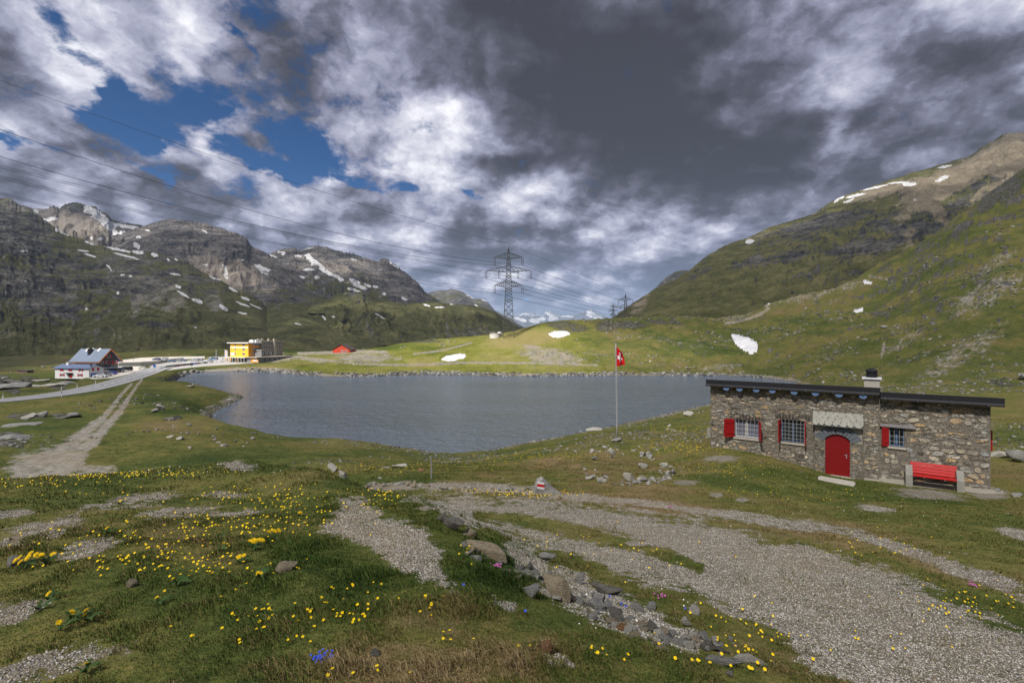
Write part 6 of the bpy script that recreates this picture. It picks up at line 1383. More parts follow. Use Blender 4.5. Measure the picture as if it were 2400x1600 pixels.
# ================================================================ BUILDINGS
class Bld:
    """walls in a local frame: origin at the corner nearest the camera, u along the left front (to the left), w along the right side (away)"""
    def __init__(s, name, px, py, z, ang_u, label, cat='building'):
        g = flat(px, py, z); s.o = empty(name, g, 0, label, cat); s.u = Vector((-math.cos(R(ang_u)), math.sin(R(ang_u)), 0)); s.w = Vector((math.sin(R(ang_u)), math.cos(R(ang_u)), 0)); s.g = g
    def p(s, a, b, z): return s.u*a+s.w*b+Vector((0,0,z))
    def px_u(s, px, b=0.):   # distance along u whose photo column is px
        k = (px-CX)/F; L0 = s.g+s.w*b; return (k*L0.y-L0.x)/(s.u.x-s.u.y*k)
    def px_w(s, px, a=0.):
        k = (px-CX)/F; L0 = s.g+s.u*a; return (k*L0.y-L0.x)/(s.w.x-s.w.y*k)
    def zz(s, py, a=0., b=0.): q = s.g+s.u*a+s.w*b; return H-(py-HZ)/F*q.y-s.g.z
    def block(s, name, mat, a0, a1, b0, b1, z0, z1, parent=None, bevel=0):
        mb = MB(); mb.hexa([s.p(a0,b0,z0), s.p(a1,b0,z0), s.p(a1,b1,z0), s.p(a0,b1,z0), s.p(a0,b0,z1), s.p(a1,b0,z1), s.p(a1,b1,z1), s.p(a0,b1,z1)]); return mb.build(name, mat, parent or s.o, bevel)
    def win_u(s, a, z, w, h, frame, pane=None, b=0., shut=None, name='window', sw=None):
        """window on the face b (front); a = centre"""
        f = s.block(name, frame, a-w/2, a+w/2, b-.05, b+.02, z, z+h); s.block('pane', pane or M_GLASS, a-w/2+.1, a+w/2-.1, b-.06, b-.045, z+.1, z+h-.1, f)
        if w > 1.: s.block('mullion', frame, a-.05, a+.05, b-.075, b-.058, z+.1, z+h-.1, f)
        if shut:
            sw = sw or w*.5
            for sg in (-1, 1): s.block('shutter', shut, a+sg*(w/2+sw/2+.03)-sw/2, a+sg*(w/2+sw/2+.03)+sw/2, b-.09, b-.005, z-.05, z+h+.05)
        return f
    def win_w(s, b, z, w, h, frame, pane=None, a=0., shut=None, name='window', sw=None):
        f = s.block(name, frame, a-.05, a+.02, b-w/2, b+w/2, z, z+h); s.block('pane', pane or M_GLASS, a-.06, a-.045, b-w/2+.1, b+w/2-.1, z+.1, z+h-.1, f)
        if shut:
            sw = sw or w*.5
            for sg in (-1, 1): s.block('shutter', shut, a-.09, a-.005, b+sg*(w/2+sw/2+.03)-sw/2, b+sg*(w/2+sw/2+.03)+sw/2, z-.05, z+h+.05)
        return f
    def gable(s, name, mat, a0, a1, b0, b1, z0, z1, axis='w', parent=None):
        """solid gable prism; axis = direction of the ridge"""
        mb = MB()
        if axis == 'u': m_ = (b0+b1)/2; v = [s.p(a0,b0,z0), s.p(a0,b1,z0), s.p(a0,m_,z1), s.p(a1,b0,z0), s.p(a1,b1,z0), s.p(a1,m_,z1)]
        else: m_ = (a0+a1)/2; v = [s.p(a0,b0,z0), s.p(a1,b0,z0), s.p(m_,b0,z1), s.p(a0,b1,z0), s.p(a1,b1,z0), s.p(m_,b1,z1)]
        mb.add(v, [(0,1,2),(5,4,3),(0,3,4,1),(1,4,5,2),(2,5,3,0)]); return mb.build(name, mat, parent or s.o)
    def roof2(s, name, mat, a0, a1, b0, b1, ze, zr, th=.18, axis='u'):
        mb = MB(); T = Vector((0,0,th))
        if axis == 'u':
            m_ = (b0+b1)/2
            for q in ([s.p(a0,b0,ze), s.p(a1,b0,ze), s.p(a1,m_,zr), s.p(a0,m_,zr)], [s.p(a0,m_,zr), s.p(a1,m_,zr), s.p(a1,b1,ze), s.p(a0,b1,ze)]): mb.hexa(q+[x+T for x in q])
        else:
            m_ = (a0+a1)/2
            for q in ([s.p(a0,b0,ze), s.p(m_,b0,zr), s.p(m_,b1,zr), s.p(a0,b1,ze)], [s.p(m_,b0,zr), s.p(a1,b0,ze), s.p(a1,b1,ze), s.p(m_,b1,zr)]): mb.hexa(q+[x+T for x in q])
        return mb.build(name, mat, s.o)
def seam_roof(name, col, axis_scale=1.4):
    m, t, b, co = new_mat(name, .45, .4); n = t.noise(co, .6, 4); wv = t.node('ShaderNodeTexWave', {'Vector': co, 'Scale': axis_scale, 'Distortion': 0.}, bands_direction='X')
    t.set(b.inputs['Base Color'], t.vm('SCALE', col, t.m('MULTIPLY_ADD', n, .7, .65))); t.set(b.inputs['Normal'], t.bump(wv.outputs['Fac'], .6, .08)); return m
M_BROOF = seam_roof('blue_grey_sheet_roof', (.105,.145,.225)); M_BROOF2 = seam_roof('striped_blue_grey_roof', (.12,.16,.26), .9)
M_WPL = simple('white_plaster', (.66,.66,.67), .9, .1, .08, 1.); M_YEL = simple('yellow_plaster', (.80,.44,.045), .9, .1, .06, .8); M_ORA = simple('orange_plaster', (.66,.28,.03), .9, .1, .06, .8)
M_BRG = simple('grey_brown_plaster', (.25,.23,.195), .9, .1, .15, .5); M_DGREY = simple('dark_grey_plaster', (.19,.19,.20), .9, .1, .12, .6); M_BEI = simple('beige_plaster', (.36,.33,.28), .9, .1, .1, .8)
M_WOODO = simple('orange_brown_timber', (.42,.14,.035), .7, .2, .2, 2); M_STONEF = masonry('chalet_masonry', 0, .5, 1.6); M_SHUT = simple('red_shutter_paint', (.42,.015,.03), .6, .3, .1, 2); M_REDW = simple('rust_red_boards', (.42,.055,.025), .8, .2, .15, 2); M_DROOF = simple('dark_brown_roofing', (.07,.055,.05), .85, .15, .2, 1.)
# --- yellow hotel with grey wings
B = Bld('hotel', 582, 849.6, 1.71, 24, 'yellow and orange flat-roofed hotel with a long grey-brown rear block and grey annexes', 'hotel')
WU = B.px_u(539.8); WW = B.px_w(608.6); zt = B.zz(804.5); z1 = B.zz(837)
B.block('wall', M_YEL, 0, WU, 0, .4, 0, zt); B.block('wall', M_ORA, 0, .4, .4, WW, 0, zt); B.block('wall', M_YEL, WU-.4, WU, .4, WW, 0, zt); B.block('wall', M_YEL, .4, WU-.4, WW-.4, WW, 0, zt)
B.block('roof', M_WPL, -1.3, WU+1.4, -1.2, WW+.1, zt+.002, zt+.45); B.block('band', M_WPL, -.06, WU+.02, -.07, -.002, B.zz(815.5), B.zz(813))
for k, (pyw) in enumerate((808.8, 819.2, 830.3)):
    for px_, w_ in ((551.5, 1.0), (571, 2.0)): B.win_u(B.px_u(px_), B.zz(pyw+2.2), w_, 1.35, M_WPL, M_GLASS)
    for px_ in (592.5, 598.5, 602, 606.8): B.win_w(B.px_w(px_), B.zz(pyw+1.4), 1.1, 1.3, M_WPL, M_CURT)
B.block('banner', M_WPL, B.px_u(549.5), B.px_u(541), -.09, -.052, B.zz(833), B.zz(827)); B.block('roof_box', M_WPL, 1.5, 4.2, 4., 7., zt+.45, zt+2.); B.block('roof_box', M_WPL, .2, 1.2, 5., 7.5, zt+.45, zt+2.)
# rear block
w0 = WW+.02; w1 = B.px_w(662, -1.5); zt2 = B.zz(800, 0, (w0+w1)/2)
B.block('rear_wall', M_BRG, -1.5, 9, w0, w1, -1, zt2); B.block('rear_roof', M_BEI, -1.9, 9.3, w0-.3, w1+.5, zt2+.002, zt2+.35)
t0, t1 = B.px_w(641,-2.), B.px_w(646,-2.); B.block('stair_tower', M_BEI, -2.6, -1.502, t0, t1, -1, B.zz(793.5,0,t0))
for k, pyw in enumerate((806, 815, 824)):
    for px_ in (613,619,625.5,631.5,636.5,649.5,654.5,659.5):
        if k == 0 and px_ in (613,): continue
        b_ = B.px_w(px_, -1.5); B.win_w(b_, B.zz(pyw+1, -1.5, b_), .95, 1.25, M_WPL, M_GLASS, a=-1.5)
for px_ in (612,616,622,637): b_ = B.px_w(px_); B.block('chimney', M_BEI, 2., 3., b_-.5, b_+.5, zt2+.35, zt2+1.7)
# annexes
g0, g1 = B.px_w(596,-.1), B.px_w(620,-6); B.block('annex_wall', M_DGREY, -6, -.02, g0, g1, 0, B.zz(821.5,-6,g0)); B.block('annex_roof', M_BEI, -6.4, -.02, g0-.3, g1+.4, B.zz(821.5,-6,g0)+.002, B.zz(821.5,-6,g0)+.35)
for b_ in (g0+2, g0+4.5, g0+7): B.win_w(b_, B.zz(831,-6,g0), 1.3, 1.4, M_WPL, M_GLASS, a=-6)
B.block('lower_wing', M_DGREY, -9.5, -.02, -1., g1+16, 0, z1-.1); B.block('lower_wing_roof', M_BEI, -9.9, 1.6, -2.2, g1+16.5, z1-.098, z1+.25)
B.block('orange_panel', M_ORA, -9.3, -3.5, -1.06, -1.004, .3, z1-.4); B.block('lower_window', M_WPL, -8.6, -5.2, -1.12, -1.062, 1., z1-1.)
for b_ in np.arange(3, g1+14, 3.2): B.win_w(b_, 1.2, 1.2, 1.1, M_GUT, M_GLASS, a=-9.5)
B.block('terrace_floor', M_CONCL, -3, WU+6, -5.5, -.02, -.2, .12); B.block('terrace_glazing', M_GLASS, .2, WU-.2, -.14, -.06, .3, z1-.3)
for k in range(7): a_ = .3+k*(WU-.6)/6; B.block('terrace_post', M_WPL, a_-.08, a_+.08, -2.5, -2.34, .12, z1-.3)
B.block('terrace_roof', M_WPL, -.5, WU+1.2, -2.6, -.02, z1-.3, z1-.1)
# parasols and seats on the terrace
UM = {}
for k, (px_, py_, c, lb) in enumerate([(529,847,'y','yellow folded parasol leftmost on the hotel terrace'),(533,847.5,'w','cream parasol second from the left on the hotel terrace'),(537,848,'y','yellow folded parasol before the hotel corner'),(541,848,'y','yellow folded parasol right of the hotel corner'),(549,849,'g','dark green folded parasol on the hotel terrace'),(556,849,'o','orange folded parasol on the hotel terrace'),(563,849.5,'g','dark green folded parasol near the hotel entrance')]):
    g = flat(px_, py_+1, 1.84); m_ = {'y': M_YEL, 'w': M_CONCL, 'g': simple('green_canvas', (.02,.06,.04), .9, .1), 'o': M_ORA}[c]
    o = empty('parasol', g, 0, lb, 'parasol'); q = MB(); q.bar((0,0,0),(0,0,2.9),.035,6); q.build('pole', M_GUT, o); q = MB(); q.lathe([(.10,.9),(.28,1.15),(.22,1.7),(.12,2.5),(.03,2.85)], (0,0,0), 10); q.build('canopy', m_, o)
# hotel flagpoles and banners
for px_, pyb, pyt, lb, ban in ((506.5,844,819,'lone white flagpole left of the hotel',0),(527,846,818.5,'left of two white banner poles beside the hotel',1),(530.5,846,819.5,'right of two white banner poles beside the hotel',1),(549,848,825,'banner pole in front of the yellow wall',2)):
    g = flat(px_, pyb, 1.71); h = (pyb-pyt)/F*g.y; o = empty('flagpole', g, 0, lb, 'flagpole'); q = MB(); q.bar((0,0,-.2),(0,0,h),.11,8,.08); q.build('pole', M_WHITE, o)
    if ban: q = MB(); q.hexa([(.1,-.02,h*.3),(.75,-.02,h*.34),(.75,.02,h*.34),(.1,.02,h*.3),(.1,-.02,h*.97),(.75,-.02,h*.9),(.75,.02,h*.9),(.1,.02,h*.97)]); q.build('banner', simple('pinkish_banner', (.6,.5,.5), .9, .1), o)
# --- white house
B = Bld('house', 208.3, 884.4, 2.0, 9, 'small white two-storey house with red shutters and striped blue-grey roof', 'house')
WU = B.px_u(129); WW = 5.2; ze = B.zz(863.5)
B.block('wall', M_WPL, 0, WU, 0, WW, -.5, ze); B.gable('gable_wall', M_WPL, 0, WU, 0, WW, ze, B.zz(855.2,0,2.6)-.12, 'u'); B.roof2('roof', M_BROOF2, -.35, WU+.5, -.45, WW+.45, ze-.12, B.zz(854.3,0,2.6), .14, 'u')
zup = B.zz(869.5, 4); zlo = B.zz(881.5, 4)
B.block('shutter', M_SHUT, B.px_u(149.3), B.px_u(140.5), -.09, -.003, zup, zup+.85); B.block('shutter', M_SHUT, B.px_u(169.5), B.px_u(160.5), -.09, -.003, zup, zup+.8)
B.win_u(B.px_u(190), zup, .75, .85, M_WPL, M_GLASS, shut=M_SHUT, sw=.55); B.win_u(B.px_u(146), zlo, .9, .85, M_WPL, M_GLASS, shut=M_SHUT, sw=.5); B.win_u(B.px_u(188), zlo, .9, .85, M_WPL, M_GLASS, shut=M_SHUT, sw=.55)
dw = B.px_u(163); d_ = B.block('door', simple('brown_door', (.14,.06,.03), .7, .2), dw-.35, dw+.4, -.06, -.003, -.2, 1.3); B.block('shutter', M_SHUT, dw-1.1, dw-.4, -.09, -.003, -.2, 1.35); B.block('door_canopy', M_GUT, dw-1.5, dw+1.4, -.9, -.003, 1.45, 1.6)
for b_ in (1.4, 3.2): B.block('shutter', M_SHUT, -.09, -.003, b_-.35, b_+.35, zup+.05, zup+1.05)
B.block('garage_door', M_SBL, -.07, -.003, .6, 4.4, 0, 1.35)
B.block('chimney', M_WPL, WU-3.3, WU-2.3, 1.8, 2.6, ze, B.zz(849,WU-3,2.2)); B.block('chimney', M_BLACK, .5, .95, 1.2, 1.6, ze, ze+1.35)
# --- chalet: ridge along u, gable facing right/front
B = Bld('chalet', 233.5, 874.5, 2.02, 8, 'large stone chalet with broad blue-grey roof, orange gable boards and red shutters', 'chalet')
B.w = Vector((.80,.60,0)).normalized()
WU = B.px_u(176); WW = B.px_w(276); ze = B.zz(845.5); zr = B.zz(818.5, 0, WW/2); m_ = WW/2
B.block('wall', M_STONEF, 0, WU, 0, WW, -1, ze); B.gable('gable_wall', M_STONEF, 0, WU, 0, WW, ze, zr-.25, 'u')
B.roof2('roof', M_BROOF, -1.1, WU+1.6, -.9, WW+.9, ze-.55, zr, .22, 'u')
mb = MB(); q_ = [(-.9, ze-.62), (m_, zr+.02), (WW+.9, ze-.62)]
for (b0, z0), (b1, z1_) in zip(q_[:-1], q_[1:]): mb.hexa([B.p(-1.16,b0,z0-.25), B.p(-1.12,b0,z0-.25), B.p(-1.12,b1,z1_-.25), B.p(-1.16,b1,z1_-.25), B.p(-1.16,b0,z0+.3), B.p(-1.12,b0,z0+.3), B.p(-1.12,b1,z1_+.3), B.p(-1.16,b1,z1_+.3)])
mb.build('barge_board', M_WOODO, B.o); B.block('eave_board', M_WOODO, -1., WU+1.4, -.86, -.80, ze-.78, ze-.5)
for px_ in (201,212,229): a_ = B.px_u(px_, 2.); zf = ze-.55+(zr-ze+.55)*(2.4+.9)/(m_+.9); mb = MB(); s_ = (zr-ze+.55)/(m_+.9); mb.hexa([B.p(a_-.4,2.,zf-.4*s_+.22), B.p(a_+.4,2.,zf-.4*s_+.22), B.p(a_+.4,2.8,zf+.4*s_+.22), B.p(a_-.4,2.8,zf+.4*s_+.22), B.p(a_-.4,2.,zf-.4*s_+.36), B.p(a_+.4,2.,zf-.4*s_+.36), B.p(a_+.4,2.8,zf+.4*s_+.36), B.p(a_-.4,2.8,zf+.4*s_+.36)]); mb.build('skylight', M_WPL, B.o)
a_ = B.px_u(228, 3.5); B.block('chimney', M_BLACK, a_-.55, a_+.55, m_-1.8, m_-.8, ze+1., zr+.35)
B.win_w(B.px_w(254.5), B.zz(838.,0,m_), .9, 1., M_WPL, M_GLASS, shut=M_SHUT, sw=.38)
for px_ in (252,261,269.5): B.win_w(B.px_w(px_), B.zz(852,0,m_), .9, 1.05, M_WPL, M_GLASS, shut=M_SHUT, sw=.34)
B.win_w(B.px_w(240), B.zz(852.5), .7, .95, M_WPL, M_GLASS); B.win_u(B.px_u(221), B.zz(853), .9, .9, M_WPL, M_GLASS)
B.block('veranda', M_STONEF, -2.4, -.02, .6, WW-1, 0, 1.6); B.block('veranda_roof', M_BROOF, -2.9, -.02, .1, WW-.5, 1.9, 2.15); B.block('veranda_window', M_GLASS, -2.46, -2.402, 1.2, WW-2, .55, 1.45)
B.block('front_annex', M_STONEF, 0, 5.2, -2.2, -.02, 0, 1.75); B.block('front_annex_roof', M_BROOF2, -.2, 5.4, -2.4, -.02, 1.752, 1.9)
for a_ in (1.0, 2.6, 4.2): B.win_u(a_, .6, .8, .9, M_WPL, M_GLASS, b=-2.2)
B.block('door', M_SHUT, -.08, -.003, WW-1.3, WW-.4, 0, 2.)
g = flat(281.5, 853, 2.0); o = empty('flagpole', g, 0, 'thin leaning pole right of the chalet gable', 'flagpole'); mb = MB(); mb.bar((0,0,-.3),(.5,0,2.6),.035,6); mb.build('pole', M_WHITE, o)
mb = MB(); mb.hexa([(.08,-.01,1.1),(.62,-.01,.9),(.62,.01,.9),(.08,.01,1.1),(.28,-.01,2.2),(.70,-.01,1.8),(.70,.01,1.8),(.28,.01,2.2)]); fl = mb.build('flag', M_RED, None, 0, False, g+Vector((-.6,0,.2))); tag(fl, 'small red flag beside the chalet', 'flag')
mb = MB(); mb.box(-.05,.12,-.03,-.012,1.35,1.5); mb.box(.28,.42,-.03,-.012,1.45,1.6); mb.build('cross', M_WHITE, fl)
# --- red hut
g = on_ground(820, 826, 200); zg = tz(g.x, g.y)
B = Bld('red_hut', 826, 826.6, zg, 12, 'red boarded hut with low dark gable roof on the far meadow', 'hut')
B.g = Vector((g.x, g.y, zg)); B.o.location = B.g
WU = B.px_u(780); WW = 7.; ze = B.zz(819)
B.block('wall', M_REDW, 0, WU, 0, WW, -1., ze); B.gable('gable_wall', M_REDW, 0, WU, 0, WW, ze, B.zz(808.8,WU/2), 'w'); B.roof2('roof', M_DROOF, -.5, WU+.6, -.5, WW+.5, ze-.25, B.zz(807,WU/2), .2, 'w')
for px_ in (802,811): B.win_u(B.px_u(px_), .1, 1.2, B.zz(820)-.1, M_WPL, M_GLASS)
for b_ in (2., 4.5): B.win_w(b_, .4, .7, 1.2, M_WPL, M_GLASS)
# --- open shed left, mast
g = flat(52, 882, .6); g.z = tz(g.x, g.y)
sh = empty('shed', g, 0, 'low wooden shed with flat roof beyond the grass left of the white house', 'shed'); mb = MB(); mb.box(-1.9,1.9,0,2.6,-.5,1.05); mb.build('wall', simple('reddish_planks', (.16,.10,.085), .85, .2, .3, 2), sh); mb = MB(); mb.box(-2.1,2.1,-.3,2.9,1.052,1.2); mb.build('roof', M_GUT, sh)
# --- concrete water tank by the pylon
g = on_ground(1160, 792, 250); zg = tz(g.x, g.y); k = g.y/F
tk = empty('water_tank', (g.x, g.y+2.5, zg-.3), 0, 'round white concrete tank with a taller small cylinder beside the pylon', 'tank')
mb = MB(); mb.lathe([(13*k,-1.5),(13*k,11*k),(13.6*k,11*k),(13.6*k,12*k),(0.1,12.5*k)], (0,0,0), 32); mb.build('tank_body', M_PALEW, tk); mb = MB(); mb.lathe([(5.5*k,-1),(5.5*k,15*k),(5.9*k,15.4*k),(.1,16.5*k)], (11*k,2,0), 20); mb.build('tank_tower', M_PALEW, tk); mb = MB(); mb.bar((-1,0,12*k),(-1,0,15.5*k),.12,6); mb.build('vent_pipe', M_CONCL, tk)

# ================================================================ PYLONS AND POWER LINES
M_STEEL = simple('galvanised_lattice_steel', (.055,.058,.055), .6, .4, .2, .4, metal=.2); M_INS = simple('insulator_glass', (.06,.05,.045), .35, .5, .2, 5); M_WIRE = simple('aluminium_cable', (.05,.05,.055), .6, .4, .05, .1)
def pylon(base, height, half_arm, label, yaw=0., bw=.19, full=True):
    S = height/55.; root = empty('pylon', base, R(yaw), label, 'pylon')
    lv = [0,4,8,12,16,20]+[20+1.75*k for k in range(1,17)]+[50.5,52]; wd = lambda z: 3.05*(1-z/52.)**1.0*(.86)+.62 if z < 48 else .62*(55-z)/7.+.05
    mb = MB()
    for i in range(len(lv)-1):
        z0, z1 = lv[i], lv[i+1]; a, b_ = wd(z0), wd(z1); c0 = [(a,a),(-a,a),(-a,-a),(a,-a)]; c1 = [(b_,b_),(-b_,b_),(-b_,-b_),(b_,-b_)]
        for k in range(4):
            p0, p1 = c0[k], c0[(k+1)%4]; q0, q1 = c1[k], c1[(k+1)%4]
            mb.bar((p0[0]*S,p0[1]*S,z0*S),(q0[0]*S,q0[1]*S,z1*S),bw*S*1.15); mb.bar((p0[0]*S,p0[1]*S,z0*S),(q1[0]*S,q1[1]*S,z1*S),bw*S*.62)
            mb.bar((p1[0]*S,p1[1]*S,z0*S),(q0[0]*S,q0[1]*S,z1*S),bw*S*.62)
            if i % 2: mb.bar((q0[0]*S,q0[1]*S,z1*S),(q1[0]*S,q1[1]*S,z1*S),bw*S*.6)
    mb.bar((0,0,50*S),(0,0,55*S),bw*S,6,.05*S); mb.build('tower', M_STEEL, root)
    ends = []
    for zc, ar, mids in ((46.2,half_arm*.615,()),(38.4,half_arm,(.42,)),(29.8,half_arm*.62,())):
        w0 = wd(zc)
        for sg in (-1, 1):
            mb = MB(); tip = Vector((sg*ar,0,zc+.9))
            for yy in (-w0, w0):
                mb.bar(Vector((sg*w0,yy,zc))*S, tip*S, bw*S*.95); mb.bar(Vector((sg*w0,yy,zc+3.4))*S, tip*S, bw*S*.8)
                n = 5
                for k in range(1, n):
                    lo0 = Vector((sg*w0,yy,zc)).lerp(tip, k/n); hi0 = Vector((sg*w0,yy,zc+3.4)).lerp(tip, k/n); hi1 = Vector((sg*w0,yy,zc+3.4)).lerp(tip, max(k-1,0)/n)
                    mb.bar(lo0*S, hi0*S, bw*S*.5); mb.bar(lo0*S, hi1*S, bw*S*.5)
            mb.bar(Vector((sg*w0,-w0,zc))*S, Vector((sg*w0,w0,zc))*S, bw*S*.5); mb.build('crossarm', M_STEEL, root)
            pts = [tip]+[Vector((sg*ar*m_,0,zc+1.1)) for m_ in mids]
            for tpt in pts:
                q = MB()
                for dx in (-.55,.55): q.bar((tpt+Vector((dx*.8,0,0)))*S, (tpt+Vector((dx*.8,0,-4.6)))*S, .13*S, 6)
                q.bar((tpt+Vector((-.5,0,-4.6)))*S, (tpt+Vector((.5,0,-4.6)))*S, .09*S); q.build('insulator', M_INS, root)
                ends.append((tpt+Vector((0,0,-4.7)))*S)
    M = Matrix.Rotation(R(yaw), 4, 'Z'); return root, [base+M @ e for e in ends], base+Vector((0,0,55*S))
pb = flat(1192,785,17.) ; pb = Vector(((1192-CX)/F*292, 292, tz((1192-CX)/F*292, 292)-.3)); ph = (H+(790-571)/F*292)-pb.z
p1, e1, t1 = pylon(pb, ph, (1246-1141)/2/F*292*55/ph, 'nearest lattice steel pylon with three crossarms behind the hill', 0)
Y2 = 470.; b2 = Vector(((1466-CX)/F*Y2, Y2, 8.)); h2 = (H+(790-684)/F*Y2)-b2.z; p2, e2, t2 = pylon(b2, h2, 27/F*Y2*55/h2, 'second lattice pylon, smaller, at the foot of the right mountain', -20)
Y3 = 960.; b3 = Vector(((1437-CX)/F*Y3, Y3, 30.)); h3 = (H+(790-709)/F*Y3)-b3.z; p3, e3, t3 = pylon(b3, h3, 11/F*Y3*55/h3, 'farthest and faintest lattice pylon left of the second one', -15, bw=.3)
# order of e: upper L,R ; middle L(tip),L(mid),R(tip),R(mid) ; lower L,R
def wire(A, B_, mid, r0, r1, label, n=40, ext=1.12, group='power lines to the left'):
    """cable whose plan is a straight line from A to B_; height is the parabola through A, mid (px,py) and B_"""
    A = Vector(A); B_ = Vector(B_); d = B_-A
    if mid is not None:
        k = (mid[0]-CX)/F; s = (k*A.y-A.x)/(d.x-d.y*k); zm = H-(mid[1]-HZ)/F*(A.y+d.y*s); q = (zm-(A.z+d.z*s))/(s*(s-1))
    else: q = .055*d.length/1.*.25/1.
    pts = []
    for i in range(n+1): s = ext*i/n; p = A+d*s; p.z = A.z+d.z*s+q*s*(s-1); pts.append(p)
    mb = MB(); o = pts[0]; mb.tube([p-o for p in pts], [1.45*(r0+(r1-r0)*i/n) for i in range(n+1)], 5); tag(mb.build('power_line', M_WIRE, None, 0, True, o), label, 'power line', group)
def leftpt(py, Y): return P(0, py, Y)
wire(t1, leftpt(188,150), (602,400), .055, .035, 'topmost thin cable running from the nearest pylon tip to the upper left')
wire(e1[1], leftpt(303,152), (602,497), .07, .05, 'second cable from the top running from the upper crossarm to the left')
wire(e1[0], leftpt(367,150), (600,528), .07, .05, 'third cable from the top running from the upper crossarm to the left')
wire(e1[4], leftpt(388,150), (480,503), .055, .04, 'upper cable of the close fourth pair reaching the left edge')
wire(e1[5], leftpt(393,150), (480,507), .055, .04, 'lower cable of the close fourth pair reaching the left edge')
wire(e1[3], leftpt(412,150), (383,509), .055, .04, 'upper cable of the close fifth pair reaching the left edge')
wire(e1[2], leftpt(417,150), (383,513), .055, .04, 'lower cable of the close fifth pair reaching the left edge')
wire(e1[7], leftpt(452,150), (160,490), .05, .04, 'upper cable of the lowest pair crossing the left mountain')
wire(e1[6], leftpt(456,150), (160,494), .05, .04, 'lower cable of the lowest pair crossing the left mountain')
nm8 = ['upper left arm','upper right arm','middle left tip','middle left inner string','middle right tip','middle right inner string','lower left arm','lower right arm']
for k in range(8): wire(e1[k], e2[k], None, .07, .075, 'sagging cable from the '+nm8[k]+' of the nearest pylon to the second pylon', 24, 1., 'cables between the nearest and second pylon')
wire(t1, t2, None, .05, .06, 'top cable between the tips of the nearest and second pylon', 24, 1., 'cables between the nearest and second pylon')
for k in range(8): wire(e2[k], e3[k], None, .07, .10, 'far thin cable between second and farthest pylon', 16, 1., 'cables between second and farthest pylon')
# wooden post in the meadow
g = on_ground(1011, 1121, 8); g.z = tz(g.x, g.y); mb = MB(); h = 52/F*g.y; mb.tube([(0,0,-.2),(0.01,0,h*.5),(-.01,0,h)], [.035,.032,.028], 7); tag(mb.build('wooden_post', M_GREYW, None, 0, False, g), 'weathered grey wooden post in the meadow in front of the lake', 'post')
mb = MB(); mb.prism([(-.20,-.05),(.20,-.05),(.20,.05),(-.20,.05)], 'z', 0, .01)
# ================================================================ TURF BLADES AND FLOWERS
def grass_mat():
    m, t, b, co = new_mat('grass_blades', .75, .15); v = t.attr('tone'); 
    c = t.ramp(v, [(0.,(.030,.058,.012)),(.3,(.074,.118,.022)),(.5,(.125,.150,.036)),(.68,(.15,.135,.045)),(.84,(.20,.135,.060)),(1.,(.34,.26,.14))]); t.set(b.inputs['Base Color'], c); return m
M_GRASS = grass_mat()
def blades(name, x, y, hgt, tone, lean=.5, width=.0022, seed=1, wfac=1.):
    rg = np.random.default_rng(seed); n = len(x); z = terrain_z(x, y)-.006; a = rg.uniform(0, 6.28, n); w = width*wfac*rg.uniform(.6,1.4,n); la = rg.uniform(0, 6.28, n)*.6+2.2; lm = lean*rg.uniform(.2,1.6,n)*hgt
    base = np.stack([x, y, z], -1); sd = np.stack([np.cos(a)*w, np.sin(a)*w, 0*w], -1); mid = base+np.stack([np.cos(la)*lm*.35, np.sin(la)*lm*.35, hgt*.6], -1); tip = base+np.stack([np.cos(la)*lm, np.sin(la)*lm, hgt*(1-.25*lean)], -1)
    v = np.stack([base-sd, base+sd, mid+sd*.8, mid-sd*.8, tip], 1).reshape(-1, 3); k = np.arange(n)*5
    f = np.concatenate([np.stack([k, k+1, k+2], -1), np.stack([k, k+2, k+3], -1), np.stack([k+3, k+2, k+4], -1)])
    me = np_mesh(name, v, f, M_GRASS, False, {'tone': np.repeat(tone, 5)}); return tag(link(name, me), kind='stuff')
def turf(name, n, r0, r1, seed, h0, width, power, tuft=0.):
    x, y, rg = polar_pts(n, r0, r1, seed=seed, power=power)
    gv = look(grav, x, y); nz_ = fbm(x*3.2, y*3.2, 3); keep = (gv+nz_*.5 < .36) | (rg.random(n) < .05); keep &= hut_clear(x, y, .05); x, y = x[keep], y[keep]; r = np.hypot(x, y)
    d = look(dry, x, y); clump = fbm(x*1.7+9, y*1.7, 3); cl2 = fbm(x*6, y*6, 2)
    tall = np.clip(clump*1.8+.25, 0, 1); h = h0*(.45+1.1*tall)*rg.uniform(.5,1.35,len(x))
    tone = np.clip(.24+.50*d+clump*.25+cl2*.30+rg.normal(0, .17, len(x)), 0, 1)
    # lush dark tussocks near the mound edge
    PXv = CX+F*x/y; PYv = HZ+F*(H-terrain_z(x, y))/y
    for bx, by, rx, ry, kh, kt in ((1150,1370,90,90,2.0,-.22),(1220,1330,60,60,1.9,-.2),(700,1300,110,50,1.8,-.2),(930,1370,200,40,1.7,-.15),(1000,1200,120,60,1.5,0.),(850,1360,60,40,1.8,-.15),(1180,1560,120,50,1.6,.22),(1000,1560,260,60,1.4,.20),(640,1560,300,60,1.3,.15),(600,1110,160,24,1.4,0),(1600,1580,120,40,1.5,-.1),(760,1240,40,60,1.5,-.1),(1330,1560,120,40,1.4,-.1),(330,1300,260,40,1.0,-.1)):
        q = np.exp(-(((PXv-bx)/rx)**2+((PYv-by)/ry)**2)); h = h*(1+(kh-1)*q); tone = np.clip(tone+kt*q, 0, 1)
    return blades(name, x, y, h, tone, .65, width, seed, wfac=(.6+.16*r))
turf('turf', 330000, 2.1, 7.5, 31, .034, .0019, 1.1)
turf('turf', 260000, 6.5, 26, 32, .045, .0023, 1.2)
turf('turf', 150000, 22, 70, 33, .07, .0018, 1.3)
print('turf done')

